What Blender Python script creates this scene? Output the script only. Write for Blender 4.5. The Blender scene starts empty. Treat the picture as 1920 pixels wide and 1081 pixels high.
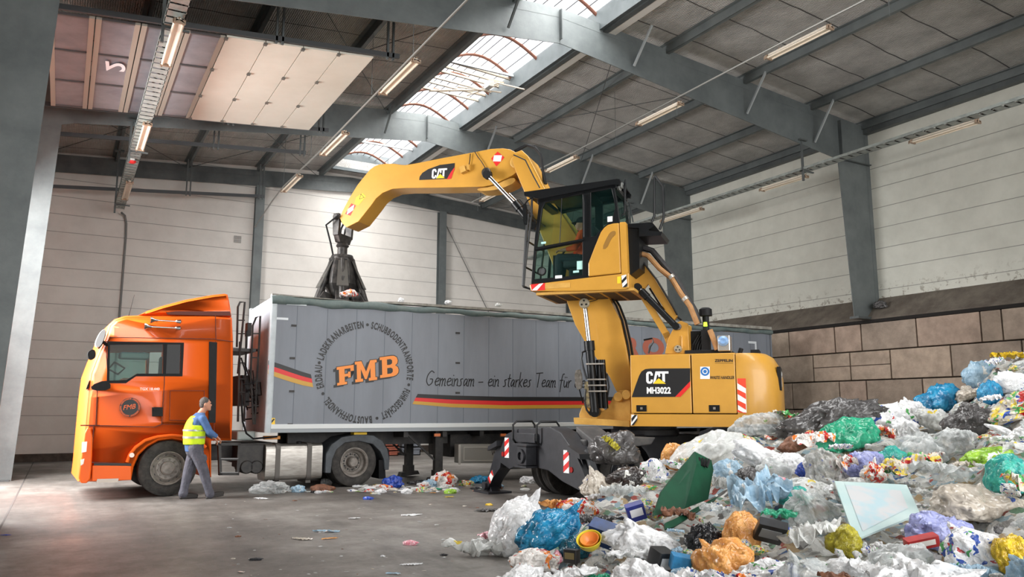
import bpy, bmesh, math, random
from mathutils import Vector, Matrix, noise
from mathutils.geometry import tessellate_polygon

# ------------------------------------------------------------------ camera, world, light
S = bpy.context.scene
FPX, PIT, YAW, ROLL, CH = 1470.0, math.radians(8.85), math.radians(29.67), math.radians(.08), 1.55
_fh = Vector((math.sin(YAW), math.cos(YAW), 0)); _r = Vector((math.cos(YAW), -math.sin(YAW), 0)); _z = Vector((0, 0, 1))
CF = _fh*math.cos(PIT) + _z*math.sin(PIT); _u = -_fh*math.sin(PIT) + _z*math.cos(PIT)
CR = _r*math.cos(ROLL) + _u*math.sin(ROLL); CU = _u*math.cos(ROLL) - _r*math.sin(ROLL)
CO = Vector((0, 0, CH))
cam_data = bpy.data.cameras.new('camera'); cam = bpy.data.objects.new('camera', cam_data)
S.collection.objects.link(cam); S.camera = cam
cam_data.sensor_fit = 'HORIZONTAL'; cam_data.sensor_width = 36; cam_data.lens = FPX/1920*36
cam_data.clip_start = .05; cam_data.clip_end = 400
cam.matrix_world = Matrix((CR, CU, -CF)).transposed().to_4x4(); cam.location = CO

world = bpy.data.worlds.new('overcast_sky'); S.world = world; world.use_nodes = True
bg = world.node_tree.nodes['Background']; bg.inputs['Color'].default_value = (.97, .98, 1, 1); bg.inputs['Strength'].default_value = 1.5
S.view_settings.view_transform = 'Standard'; S.view_settings.look = 'None'
S.view_settings.exposure = 0.5; S.view_settings.gamma = 1; S.view_settings.use_curve_mapping = False

def area(name, loc, rot, sx, sy, power, col=(1, 1, 1)):
    l = bpy.data.lights.new(name, 'AREA'); l.shape = 'RECTANGLE'; l.size = sx; l.size_y = sy; l.energy = power; l.color = col
    o = bpy.data.objects.new(name, l); S.collection.objects.link(o); o.location = loc; o.rotation_euler = rot; return o
area('skylight_daylight', (9.03, 14, 11.35), (0, 0, 0), 2.9, 30, 3300, (1, .99, .97))
area('doorway_daylight', (-3.4, 17.4, 4.6), (0, math.radians(-48), 0), 6, 4.8, 2100, (1, .99, .98))
area('entrance_daylight', (8, -9.5, 4.5), (math.radians(83), 0, 0), 16, 8, 1700, (1, .985, .96))

# ------------------------------------------------------------------ helpers
RND = random.Random(7)
def ray(x, y): return CF + CR*((x-960)/FPX) + CU*((540.5-y)/FPX)
def onplane(x, y, p0, n):
    d = ray(x, y); return CO + d*((Vector(p0)-CO).dot(Vector(n))/d.dot(Vector(n)))
def ground(x, y, z=0): return onplane(x, y, (0, 0, z), (0, 0, 1))
def lin(r, g, b): return tuple((c/255/12.92 if c/255 <= .04045 else ((c/255+.055)/1.055)**2.4) for c in (r, g, b))

MATS = {}
def mat(name, col, rough=.5, metal=0, var=None, vscale=3, bump=0, bscale=30, spec=.5, coat=0, trans=None, vlo=.35, vhi=.65, detail=6, stretch=None):
    """procedural surface: base colour, optional second colour through noise, optional bump"""
    if name in MATS: return MATS[name]
    m = bpy.data.materials.new(name); m.use_nodes = True; nt = m.node_tree; N = nt.nodes; L = nt.links
    b = N['Principled BSDF']; b.inputs['Base Color'].default_value = (*col, 1); b.inputs['Roughness'].default_value = rough
    b.inputs['Metallic'].default_value = metal; b.inputs['Specular IOR Level'].default_value = spec
    if coat: b.inputs['Coat Weight'].default_value = coat; b.inputs['Coat Roughness'].default_value = .08
    tc = N.new('ShaderNodeTexCoord'); src = tc.outputs['Object']
    if stretch:
        mp = N.new('ShaderNodeMapping'); mp.inputs['Scale'].default_value = stretch; L.new(src, mp.inputs[0]); src = mp.outputs[0]
    if var:
        n = N.new('ShaderNodeTexNoise'); n.inputs['Scale'].default_value = vscale; n.inputs['Detail'].default_value = detail; n.inputs['Roughness'].default_value = .65
        L.new(src, n.inputs['Vector']); r = N.new('ShaderNodeValToRGB')
        r.color_ramp.elements[0].position = vlo; r.color_ramp.elements[1].position = vhi
        r.color_ramp.elements[0].color = (*col, 1); r.color_ramp.elements[1].color = (*var, 1)
        L.new(n.outputs[0], r.inputs[0]); L.new(r.outputs[0], b.inputs['Base Color'])
    if bump:
        n2 = N.new('ShaderNodeTexNoise'); n2.inputs['Scale'].default_value = bscale; n2.inputs['Detail'].default_value = 5
        L.new(src, n2.inputs['Vector']); bp = N.new('ShaderNodeBump'); bp.inputs['Strength'].default_value = bump; bp.inputs['Distance'].default_value = .02
        L.new(n2.outputs[0], bp.inputs['Height']); L.new(bp.outputs[0], b.inputs['Normal'])
    if trans:   # thin film: let part of the light straight through
        t = N.new('ShaderNodeBsdfTransparent'); t.inputs[0].default_value = (*trans[1], 1); mx = N.new('ShaderNodeMixShader'); mx.inputs[0].default_value = trans[0]
        L.new(b.outputs[0], mx.inputs[1]); L.new(t.outputs[0], mx.inputs[2]); L.new(mx.outputs[0], N['Material Output'].inputs[0])
    MATS[name] = m; return m

class MB:
    """collects shapes into one mesh"""
    def __init__(s): s.v = []; s.f = []; s.mi = []; s.cur = 0
    def add(s, vs, fs):
        o = len(s.v); s.v += [tuple(v) for v in vs]; s.f += [tuple(i+o for i in f) for f in fs]; s.mi += [s.cur]*len(fs); return s
    def box(s, c, d, rot=None):
        vs = [Vector((sx*d[0]/2, sy*d[1]/2, sz*d[2]/2)) for sx in (-1, 1) for sy in (-1, 1) for sz in (-1, 1)]
        if rot is not None: vs = [rot @ v for v in vs]
        return s.add([v+Vector(c) for v in vs], [(0, 1, 3, 2), (4, 6, 7, 5), (0, 4, 5, 1), (2, 3, 7, 6), (0, 2, 6, 4), (1, 5, 7, 3)])
    def bx(s, a, b): # box by corners
        return s.box([(a[i]+b[i])/2 for i in range(3)], [abs(b[i]-a[i]) for i in range(3)])
    def bar(s, p, q, w, h, up=(0, 0, 1)):
        p = Vector(p); q = Vector(q); x = (q-p); l = x.length; x.normalize(); y = Vector(up).cross(x)
        if y.length < 1e-4: y = Vector((1, 0, 0)).cross(x)
        y.normalize(); z = x.cross(y); return s.box((p+q)/2, (l, w, h), Matrix((x, y, z)).transposed())
    def tube(s, pts, r, n=8, closed=False, cap=True):
        pts = [Vector(p) for p in pts]; m = len(pts); rs = r if isinstance(r, (list, tuple)) else [r]*m
        t0 = (pts[1]-pts[0]).normalized(); u = t0.cross(Vector((0, 0, 1)));
        if u.length < .05: u = t0.cross(Vector((1, 0, 0)))
        u.normalize(); vs = []; o = 0
        for i in range(m):
            if closed: t = (pts[(i+1) % m]-pts[i-1])
            else: t = pts[min(i+1, m-1)]-pts[max(i-1, 0)]
            t.normalize(); u = (u-t*u.dot(t)); u.normalize(); w = t.cross(u)
            for k in range(n):
                a = 2*math.pi*k/n; vs.append(pts[i]+(u*math.cos(a)+w*math.sin(a))*rs[i])
        fs = []
        for i in range(m if closed else m-1):
            j = (i+1) % m
            for k in range(n): fs.append((i*n+k, i*n+(k+1) % n, j*n+(k+1) % n, j*n+k))
        if cap and not closed: fs.append(tuple(range(n))[::-1]); fs.append(tuple((m-1)*n+k for k in range(n)))
        return s.add(vs, fs)
    def cyl(s, p, q, r, n=20, r2=None): return s.tube([p, q], [r, r if r2 is None else r2], n)
    def lathe(s, prof, o=(0, 0, 0), axis=(0, 1, 0), n=40, closed=True):
        """prof: (radius, along-axis)"""
        a = Vector(axis).normalized(); u = a.orthogonal().normalized(); w = a.cross(u); o = Vector(o); m = len(prof); vs = []
        for k in range(n):
            c, d = math.cos(2*math.pi*k/n), math.sin(2*math.pi*k/n)
            for r, h in prof: vs.append(o+a*h+(u*c+w*d)*r)
        fs = []
        for k in range(n):
            k2 = (k+1) % n
            for i in range(m if closed else m-1): j = (i+1) % m; fs.append((k*m+i, k*m+j, k2*m+j, k2*m+i))
        return s.add(vs, fs)
    def prism(s, poly, to3, d0, d1, holes=()):
        """polygon (2D) with holes between depth d0 and d1; to3(x, y, depth)"""
        loops = [list(poly)]+[list(h) for h in holes]; flat = [p for l in loops for p in l]
        tri = tessellate_polygon([[Vector((p[0], p[1], 0)) for p in l] for l in loops]); n = len(flat)
        vs = [to3(p[0], p[1], d0) for p in flat]+[to3(p[0], p[1], d1) for p in flat]
        fs = [tuple(t) for t in tri]+[tuple(i+n for i in t)[::-1] for t in tri]; k = 0
        for l in loops:
            m = len(l)
            for i in range(m): a = k+i; b = k+(i+1) % m; fs.append((a, b, b+n, a+n))
            k += m
        return s.add(vs, fs)
    def flat(s, poly, to3, d, holes=()):
        loops = [list(poly)]+[list(h) for h in holes]; flat = [p for l in loops for p in l]
        tri = tessellate_polygon([[Vector((p[0], p[1], 0)) for p in l] for l in loops])
        return s.add([to3(p[0], p[1], d) for p in flat], [tuple(t) for t in tri])
    def ball(s, c, r, n=12, m=8):
        r = r if isinstance(r, (list, tuple)) else (r, r, r); vs = []; fs = []
        for i in range(m+1):
            th = math.pi*i/m
            for k in range(n): a = 2*math.pi*k/n; vs.append((c[0]+r[0]*math.sin(th)*math.cos(a), c[1]+r[1]*math.sin(th)*math.sin(a), c[2]+r[2]*math.cos(th)))
        for i in range(m):
            for k in range(n): fs.append((i*n+k, (i+1)*n+k, (i+1)*n+(k+1) % n, i*n+(k+1) % n))
        return s.add(vs, fs)
    def mesh(s, name, mats, smooth=None, bevel=0, merge=True):
        me = bpy.data.meshes.new(name); me.from_pydata(s.v, [], s.f)
        for m in (mats if isinstance(mats, (list, tuple)) else [mats]): me.materials.append(m)
        if len(set(s.mi)) > 1: me.polygons.foreach_set('material_index', s.mi)
        bm = bmesh.new(); bm.from_mesh(me)
        if merge: bmesh.ops.remove_doubles(bm, verts=bm.verts, dist=1e-5)
        bmesh.ops.recalc_face_normals(bm, faces=bm.faces)
        if smooth is not None:
            for f in bm.faces: f.smooth = True
            for e in bm.edges:
                if len(e.link_faces) == 2 and e.calc_face_angle(0) > math.radians(smooth): e.smooth = False
        bm.to_mesh(me); bm.free(); me.update(); return me
    def build(s, name, mats, parent=None, smooth=35, bevel=0, mat4=None, segs=2):
        if mat4 is not None: s.v = [tuple(mat4 @ Vector(v)) for v in s.v]
        o = bpy.data.objects.new(name, s.mesh(name, mats, smooth)); S.collection.objects.link(o)
        if parent: o.parent = parent
        if bevel:
            b = o.modifiers.new('edge', 'BEVEL'); b.width = bevel; b.segments = segs; b.limit_method = 'ANGLE'; b.angle_limit = math.radians(40); b.harden_normals = False
        return o
def root(name, label, cat, loc=(0, 0, 0), rz=0, group=None):
    o = bpy.data.objects.new(name, None); S.collection.objects.link(o); o.location = loc; o.rotation_euler = (0, 0, rz)
    o.empty_display_size = .2; o['label'] = label; o['category'] = cat
    if group: o['group'] = group
    return o
def tag(o, label, cat, group=None, kind=None):
    o['label'] = label; o['category'] = cat
    if group: o['group'] = group
    if kind: o['kind'] = kind
    return o
def struct(o): o['kind'] = 'structure'; return o
def text_poly(txt, shear=0, bold=0):
    """outline mesh of built-in lettering: verts (x, y), faces, bbox"""
    c = bpy.data.curves.new('t', 'FONT'); c.body = txt; c.size = 1; c.shear = shear; c.offset = bold; c.resolution_u = 4
    o = bpy.data.objects.new('t', c); me = o.to_mesh(); vs = [(v.co.x, v.co.y) for v in me.vertices]; fs = [tuple(p.vertices) for p in me.polygons]
    o.to_mesh_clear(); bpy.data.objects.remove(o); bpy.data.curves.remove(c)
    xs = [v[0] for v in vs]; ys = [v[1] for v in vs]; return vs, fs, (min(xs), min(ys), max(xs), max(ys))
def text_on(mb, txt, a, b, h, to3, d, shear=0, bold=0, circ=None):
    """lettering fitted from point a to b (2D, baseline) with letter height h"""
    vs, fs, (x0, y0, x1, y1) = text_poly(txt, shear, bold); a = Vector(a); b = Vector(b); u = b-a; L = u.length; u.normalize(); n = Vector((-u.y, u.x)); n = -n if n.y < -.2 else n
    sx = L/(x1-x0); sy = h/.70
    o = []
    for x, y in vs:
        p = a+u*((x-x0)*sx)+n*(y*sy); o.append(to3(p.x, p.y, d))
    mb.add(o, fs)
def circle_text(mb, items, c, r, h, to3, d):
    """items: (text, start angle, end angle) clockwise from the top, in degrees; letters stand outwards"""
    for txt, a0, a1 in items:
        G_ = [(None, None, (0, 0, .3, 0)) if ch == ' ' else text_poly(ch, 0, .038) for ch in txt]; W_ = [g_[2][2]-g_[2][0]+.13 for g_ in G_]; tot_ = sum(W_); acc = 0
        s = h/.70; kx = min(1.1, math.radians(abs(a1-a0))*(r+h*.4)/(tot_*s))
        for i, ch in enumerate(txt):
            th = math.radians(a0+(a1-a0)*((acc+W_[i]/2)/tot_)); acc += W_[i]
            if ch == ' ': continue
            vs, fs, (x0, y0, x1, y1) = G_[i]; w = (x1+x0)/2; o = []
            for x, y in vs:
                lx = (x-w)*s*kx; ly = y*s; rr = r+ly; px = c[0]+rr*math.sin(th)+lx*math.cos(th); py = c[1]+rr*math.cos(th)-lx*math.sin(th); o.append(to3(px, py, d))
            mb.add(o, fs)
def circ(cx, cy, r, n=28, r2=None): return [(cx+r*math.cos(2*math.pi*i/n), cy+(r2 or r)*math.sin(2*math.pi*i/n)) for i in range(n)]
def smooth_poly(pts, it=2):
    for _ in range(it):
        q = []
        for i in range(len(pts)):
            a = pts[i]; b = pts[(i+1) % len(pts)]; q += [(a[0]*.75+b[0]*.25, a[1]*.75+b[1]*.25), (a[0]*.25+b[0]*.75, a[1]*.25+b[1]*.75)]
        pts = q
    return pts
def remesh(mb, name, m, parent, voxel=.012, it=3):
    """fuse overlapping shapes into one continuous skin"""
    o = bpy.data.objects.new(name, mb.mesh(name, m, None, merge=False)); S.collection.objects.link(o)
    r = o.modifiers.new('fuse', 'REMESH'); r.mode = 'VOXEL'; r.voxel_size = voxel; r.use_smooth_shade = True
    if it: sm = o.modifiers.new('soft', 'SMOOTH'); sm.factor = .5; sm.iterations = it
    dg = bpy.context.evaluated_depsgraph_get(); me = bpy.data.meshes.new_from_object(o.evaluated_get(dg)); o.modifiers.clear(); o.data = me
    me.materials.clear(); me.materials.append(m)
    for p in me.polygons: p.use_smooth = True
    o.parent = parent; return o

# ------------------------------------------------------------------ the hall
WL, WR, RX, GY = -1.75, 19.4, 8.95, 28.2
FRAMES = [-.95, 6.3, 13.6, 20.93]; YB = -8.0
def ztop(x): return 10.27-.083*abs(x-RX)       # top of rafters
def zbot(x): return 9.66-.127*abs(x-RX)        # underside of rafters
steel = mat('galvanised_steel', lin(88, 94, 95), .5, .15, lin(108, 114, 114), 1.2, .05, 40)
steel_d = mat('weathered_steel', lin(72, 77, 78), .5, .15, lin(92, 97, 97), 2, .05, 40)

def panel_wall(name, col, dirt, z0, pitch, grime=0.0, gz0=4.6):
    m = bpy.data.materials.new(name); m.use_nodes = True; nt = m.node_tree; N = nt.nodes; L = nt.links; b = N['Principled BSDF']
    b.inputs['Roughness'].default_value = .55
    tc = N.new('ShaderNodeTexCoord'); sp = N.new('ShaderNodeSeparateXYZ'); L.new(tc.outputs['Object'], sp.inputs[0])
    def M(op, a, bb=None, c=None):
        n = N.new('ShaderNodeMath'); n.operation = op
        for i, v in enumerate((a, bb, c)):
            if v is None: continue
            if isinstance(v, (int, float)): n.inputs[i].default_value = v
            else: L.new(v, n.inputs[i])
        return n.outputs[0]
    fr = M('FRACT', M('DIVIDE', M('SUBTRACT', sp.outputs[2], z0), pitch)); d = M('MINIMUM', fr, M('SUBTRACT', 1, fr))
    groove = M('LESS_THAN', d, .016)
    n = N.new('ShaderNodeTexNoise'); n.inputs['Scale'].default_value = .9; n.inputs['Detail'].default_value = 8; n.inputs['Roughness'].default_value = .7; L.new(tc.outputs['Object'], n.inputs[0])
    r = N.new('ShaderNodeValToRGB'); r.color_ramp.elements[0].position = .3; r.color_ramp.elements[1].position = .62
    r.color_ramp.elements[0].color = (*dirt, 1); r.color_ramp.elements[1].color = (*col, 1); L.new(n.outputs[0], r.inputs[0])
    mx = N.new('ShaderNodeMixRGB'); mx.inputs[2].default_value = (*[c*.42 for c in col], 1); L.new(groove, mx.inputs[0]); L.new(r.outputs[0], mx.inputs[1]); out = mx.outputs[0]
    if grime:   # splashes of dirt just above the concrete
        n3 = N.new('ShaderNodeTexNoise'); n3.inputs['Scale'].default_value = 5; n3.inputs['Detail'].default_value = 9; n3.inputs['Roughness'].default_value = .75; L.new(tc.outputs['Object'], n3.inputs[0])
        hgt = M('MAXIMUM', M('SUBTRACT', 1, M('DIVIDE', M('SUBTRACT', sp.outputs[2], gz0), grime)), 0)
        g = M('MULTIPLY', hgt, M('GREATER_THAN', n3.outputs[0], .56)); mx2 = N.new('ShaderNodeMixRGB'); mx2.inputs[2].default_value = (*lin(120, 110, 95), 1)
        L.new(M('MULTIPLY', g, .75), mx2.inputs[0]); L.new(out, mx2.inputs[1]); out = mx2.outputs[0]
    L.new(out, b.inputs['Base Color'])
    bp = N.new('ShaderNodeBump'); bp.inputs['Strength'].default_value = .5; bp.inputs['Distance'].default_value = .01; L.new(M('SUBTRACT', 1, groove), bp.inputs['Height']); L.new(bp.outputs[0], b.inputs['Normal'])
    return m
m_gable = panel_wall('gable_panels', lin(214, 210, 204), lin(200, 196, 190), 7.13, .575)
m_rwall = panel_wall('side_wall_panels', lin(212, 212, 202), lin(196, 196, 186), 7.15, .575, .55, 4.62)

def concrete_floor():
    m = bpy.data.materials.new('worn_concrete_floor'); m.use_nodes = True; nt = m.node_tree; N = nt.nodes; L = nt.links; b = N['Principled BSDF']
    tc = N.new('ShaderNodeTexCoord')
    def NZ(sc, det, rg, st=None):
        src = tc.outputs['Object']
        if st: mp = N.new('ShaderNodeMapping'); mp.inputs['Scale'].default_value = st; mp.inputs['Rotation'].default_value = (0, 0, .5); L.new(src, mp.inputs[0]); src = mp.outputs[0]
        n = N.new('ShaderNodeTexNoise'); n.inputs['Scale'].default_value = sc; n.inputs['Detail'].default_value = det; n.inputs['Roughness'].default_value = rg; L.new(src, n.inputs[0]); return n.outputs[0]
    def RP(s, stops):
        r = N.new('ShaderNodeValToRGB'); e = r.color_ramp.elements
        while len(e) < len(stops): e.new(.5)
        for i, (p, c) in enumerate(stops): e[i].position = p; e[i].color = (*c, 1) if not isinstance(c, float) else (c, c, c, 1)
        L.new(s, r.inputs[0]); return r.outputs[0]
    def MX(f, a, c, t='MIX'):
        n = N.new('ShaderNodeMixRGB'); n.blend_type = t
        for i, v in enumerate((f, a, c)):
            if isinstance(v, float): n.inputs[i].default_value = v if i == 0 else (v, v, v, 1)
            elif isinstance(v, tuple): n.inputs[i].default_value = (*v, 1)
            else: L.new(v, n.inputs[i])
        return n.outputs[0]
    big = NZ(.35, 9, .68); c = RP(big, [(.3, lin(70, 65, 61)), (.48, lin(102, 97, 92)), (.62, lin(134, 130, 125))])
    drag = NZ(1.1, 10, .72, (1.0, .22, 1)); c = MX(.75, c, RP(drag, [(.36, .34), (.45, .72), (.58, 1.0)]), 'MULTIPLY')
    fine = NZ(9, 10, .75); c = MX(.55, c, RP(fine, [(.38, .5), (.5, 1.0)]), 'MULTIPLY')
    spots = NZ(38, 3, .6); c = MX(RP(spots, [(.68, 0.0), (.72, .7)]), c, lin(190, 186, 178))
    L.new(c, b.inputs['Base Color'])
    L.new(RP(big, [(.35, .62), (.6, .42)]), b.inputs['Roughness'])
    bp = N.new('ShaderNodeBump'); bp.inputs['Strength'].default_value = .25; bp.inputs['Distance'].default_value = .01; L.new(fine, bp.inputs['Height']); L.new(bp.outputs[0], b.inputs['Normal'])
    return m
fl = MB(); fl.add([(-14, -14, 0), (24, -14, 0), (24, GY+.3, 0), (-14, GY+.3, 0)], [(0, 1, 2, 3)])
struct(fl.build('floor', concrete_floor(), smooth=None))
j = MB(); j.bx((-.58, -5, .0005), (-.555, GY-.2, .003)); struct(j.build('trim_1', mat('joint_sealant', lin(70, 68, 66), .8), smooth=None))

g = MB(); g.bx((WL-.3, GY, 0), (WR+.3, GY+.2, 10.6)); struct(g.build('wall_back', m_gable, smooth=None))
g = MB(); g.bx((WL, GY-.06, 0), (WR, GY, .24)); struct(g.build('baseboard_back', mat('dirty_plinth', lin(86, 76, 68), .9, 0, lin(60, 52, 46), 4, .3), smooth=None))
# right wall: panels above, concrete ledge, big sandstone-coloured blocks
g = MB(); g.bx((WR, YB, 4.62), (WR+.2, GY+.2, 9.75)); struct(g.build('wall_right', m_rwall, smooth=None))
conc = mat('dusty_concrete_ledge', lin(116, 108, 98), .95, 0, lin(88, 80, 72), 2.2, .5, 14)
g = MB(); g.prism([(18.8, 4.02), (19.42, 4.64), (19.7, 4.64), (19.7, 0), (18.98, 0), (18.98, 3.9), (18.8, 3.98)], lambda a, b, d: (a, d, b), YB, GY+.1)
struct(g.build('wall_right_ledge', conc, smooth=None))
g = MB(); g.bx((18.79, YB, 3.9), (19, GY, 3.985)); struct(g.build('trim_2', mat('black_bitumen_strip', lin(28, 24, 22), .9), smooth=None))
rows = [(3.16, 3.9, [-6, -3.4, -1.8, 0, 2.6, 4.3, 6, 8.5, 10.08, 10.57, 12.19, 13.8, 14.65, 16.26, 17.9, 19.5, 20.4, 22, 23.6, 25.3, 28.1]),
        (2.38, 3.15, [-6, -4.4, -1.6, .4, 2, 4.5, 6.6, 9.7, 11.35, 12.98, 14.2, 15.43, 17.05, 18.7, 20.3, 21.9, 23.5, 25.1, 26.7, 28.1]),
        (1.6, 2.37, [-6, -2.5, 0, 2.5, 5, 7.4, 8.9, 10.5, 12.14, 13.74, 14.59, 16.23, 17.8, 19.5, 21.1, 22.8, 24.4, 26, 28.1]),
        (.8, 1.59, [-6, -3, 0, 3, 6, 9, 11.3, 13, 14.6, 16.2, 17.8, 19.4, 21, 22.6, 24.2, 25.8, 28.1]), (0, .79, [-6, -2, 1, 4, 7, 10, 12, 14, 15.6, 17.2, 18.8, 20.4, 22, 23.6, 25.2, 28.1])]
blk = [mat('sandstone_block_%d' % i, lin(*c), .9, 0, lin(*[int(v*.82) for v in c]), 2.5, .5, 22) for i, c in enumerate([(178, 160, 143), (168, 151, 136), (186, 166, 148), (160, 143, 128), (178, 156, 140)])]
g = MB()
for z0, z1, ys in rows:
    for a, b in zip(ys, ys[1:]):
        g.cur = RND.randrange(5); g.bx((18.8+RND.uniform(-.006, .006), a+.02, z0+.012), (18.99, b-.02, z1-.012))
struct(g.build('wall_right_base', blk, smooth=None, bevel=.012))
g = MB(); g.bx((18.795, 12.98, 2.765), (18.81, 15.43, 2.785)); struct(g.build('trim_3', mat('block_joint', lin(70, 56, 48), .9), smooth=None))
# left wall with two doorways (the nearer one stands open)
g = MB(); g.bx((WL-.2, YB, 0), (WL, 14.9, 9.6)); g.bx((WL-.2, 19.9, 0), (WL, 21.7, 9.6)); g.bx((WL-.2, 27.2, 0), (WL, GY+.2, 9.6)); g.bx((WL-.2, 14.9, 7.4), (WL, 19.9, 9.6)); g.bx((WL-.2, 21.7, 7.4), (WL, 27.2, 9.6))
struct(g.build('wall_left', m_gable, smooth=None))

def roof_mat():
    m = bpy.data.materials.new('foil_insulation_under_mesh'); m.use_nodes = True; nt = m.node_tree; N = nt.nodes; L = nt.links; b = N['Principled BSDF']
    b.inputs['Metallic'].default_value = .05; b.inputs['Roughness'].default_value = .5
    tc = N.new('ShaderNodeTexCoord'); mp = N.new('ShaderNodeMapping'); mp.inputs['Scale'].default_value = (1, .7, 1); L.new(tc.outputs['Object'], mp.inputs[0])
    n = N.new('ShaderNodeTexNoise'); n.inputs['Scale'].default_value = 1.4; n.inputs['Detail'].default_value = 9; n.inputs['Roughness'].default_value = .72; L.new(mp.outputs[0], n.inputs[0])
    r = N.new('ShaderNodeValToRGB'); r.color_ramp.elements[0].position = .32; r.color_ramp.elements[1].position = .68; r.color_ramp.elements[0].color = (*lin(152, 150, 146), 1); r.color_ramp.elements[1].color = (*lin(200, 197, 192), 1); L.new(n.outputs[0], r.inputs[0])
    w = N.new('ShaderNodeTexWave'); w.bands_direction = 'X'; w.inputs['Scale'].default_value = 7; w.inputs['Distortion'].default_value = 2.5; w.inputs['Detail Scale'].default_value = 3; L.new(tc.outputs['Object'], w.inputs[0])
    n2 = N.new('ShaderNodeTexNoise'); n2.inputs['Scale'].default_value = 26; n2.inputs['Detail'].default_value = 4; L.new(mp.outputs[0], n2.inputs[0])
    ad = N.new('ShaderNodeMath'); ad.operation = 'MULTIPLY_ADD'; L.new(w.outputs[0], ad.inputs[0]); ad.inputs[1].default_value = .5; L.new(n2.outputs[0], ad.inputs[2])
    bp = N.new('ShaderNodeBump'); bp.inputs['Strength'].default_value = 1; bp.inputs['Distance'].default_value = .035; L.new(ad.outputs[0], bp.inputs['Height']); L.new(bp.outputs[0], b.inputs['Normal'])
    sp = N.new('ShaderNodeSeparateXYZ'); L.new(tc.outputs['Object'], sp.inputs[0])
    def M(op, a, bb):
        q = N.new('ShaderNodeMath'); q.operation = op
        for i, v in enumerate((a, bb)):
            if isinstance(v, (int, float)): q.inputs[i].default_value = v
            else: L.new(v, q.inputs[i])
        return q.outputs[0]
    n4 = N.new('ShaderNodeTexNoise'); n4.inputs['Scale'].default_value = .6; L.new(tc.outputs['Object'], n4.inputs[0])
    yy = M('ADD', sp.outputs[1], M('MULTIPLY', n4.outputs[0], .25)); fr = M('FRACT', M('DIVIDE', yy, 1.2), 0); seam = M('LESS_THAN', fr, .028)
    mx = N.new('ShaderNodeMixRGB'); mx.inputs[2].default_value = (*lin(52, 50, 48), 1); L.new(seam, mx.inputs[0]); L.new(r.outputs[0], mx.inputs[1]); L.new(mx.outputs[0], b.inputs['Base Color'])
    return m
rm = roof_mat()
SL, SR = 7.9, 10.15
def deck(x): return ztop(x)+.23
g = MB()
for a, b in ((WL-.3, SL), (SR, WR+.3)):
    g.prism([(a, deck(a)), (b, deck(b)), (b, deck(b)+.12), (a, deck(a)+.12)], lambda x, z, d: (x, d, z), YB, GY+.2)
g.prism([(SL, deck(SL)), (SR, deck(SR)), (SR, 10.72), (SL, 10.72)], lambda x, z, d: (x, d, z), 27.3, GY+.2)
struct(g.build('ceiling', rm, smooth=None))
# portal frames
nT = 10
for k, y in enumerate(FRAMES):
    e = struct(root('trim_%d' % nT, 'x', 'x', (0, y, 0))); del e['label'], e['category']; nT += 1
    w = MB(); tf = MB()
    R_in = [(18.42, 4.05), (18.14, 8.62)]; L_in = [(-.93, 0), (-.62, 8.42 if y < 15 else 8.35)]
    xk = 17.9
    outl = [(19.36, 4.05), (19.36, ztop(19.36)), (RX, ztop(RX)), (WL+.05, ztop(WL)), (WL+.05, 0), (-.93 if y > 15 else -.93, 0), (-.60, 8.38), (-.25, zbot(-.25)), (RX, zbot(RX)), (xk, zbot(xk)), (18.16, 8.42), (18.42, 4.05)]
    w.prism(outl, lambda a, b, d: (a, d, b), -.006, .006); w.build('web', steel, e, None)
    fw = .115
    for a, b in zip(outl, outl[1:]):
        if a[1] < .5 and b[1] < .5: continue
        tf.bar((a[0], 0, a[1]), (b[0], 0, b[1]), 2*fw, .02, (0, 1, 0) if False else (0, 1, 0.0001))
    tf.v = tf.v; tf.build('flange', steel, e, None)
    st = MB()
    for x in (RX, 18.14):
        st.bx((x-.012, -.11, zbot(x)-.04 if x == RX else 8.4), (x+.012, .11, ztop(x)+.05 if x == RX else ztop(x)))
    st.bx((18.16, -.11, 8.38), (19.34, .11, 8.41)); st.bx((18.3, -.14, 4.0), (19.36, .14, 4.06)); st.bx((-1.7, -.14, 0), (-.85, .14, .03))
    st.build('stiffener_plate', steel_d, e, None)
PUR = [.95, 3.15, 5.5, 12.0, 14.55, 17.05, 19.15]
for x in PUR+[7.75, -1.2]:
    g = MB(); z = ztop(x)
    g.bx((x-.008, YB, z+.01), (x+.008, GY, z+.22)); g.bx((x-.09, YB, z+.205), (x+.005, GY, z+.22)); g.bx((x-.005, YB, z+.01), (x+.09, GY, z+.025))
    struct(g.build('trim_%d' % nT, steel, None, None)); nT += 1
# skylight kerbs
g = MB(); g.bx((SR-.12, YB, 10.14), (SR-.02, 27.4, 10.64)); struct(g.build('trim_%d' % nT, mat('kerb_sheet', lin(84, 90, 92), .7, 0, lin(70, 76, 78), 1.5, spec=.2), None, None)); nT += 1
g = MB(); g.bx((SR+.14, YB, 10.12), (SR+.34, 27.4, 10.24)); struct(g.build('trim_%d' % nT, mat('white_gutter', lin(206, 204, 198), .5), None, None)); nT += 1
g = MB(); g.bx((SR-.02, YB, 10.10), (SR+.10, 27.4, 10.32)); struct(g.build('trim_%d' % nT, steel_d, None, None)); nT += 1
g = MB(); g.bx((SL-.05, YB, 10.33), (SL+.1, 27.4, 10.64)); struct(g.build('trim_%d' % nT, steel_d, None, None)); nT += 1
g = MB(); g.bx((SL, 27.3, 10.3), (SR, 27.4, 11.05)); g.bx((SL, YB-.1, 10.3), (SR, YB, 11.05)); struct(g.build('trim_%d' % nT, mat('kerb_sheet', (1, 1, 1)), None, None)); nT += 1
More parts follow.
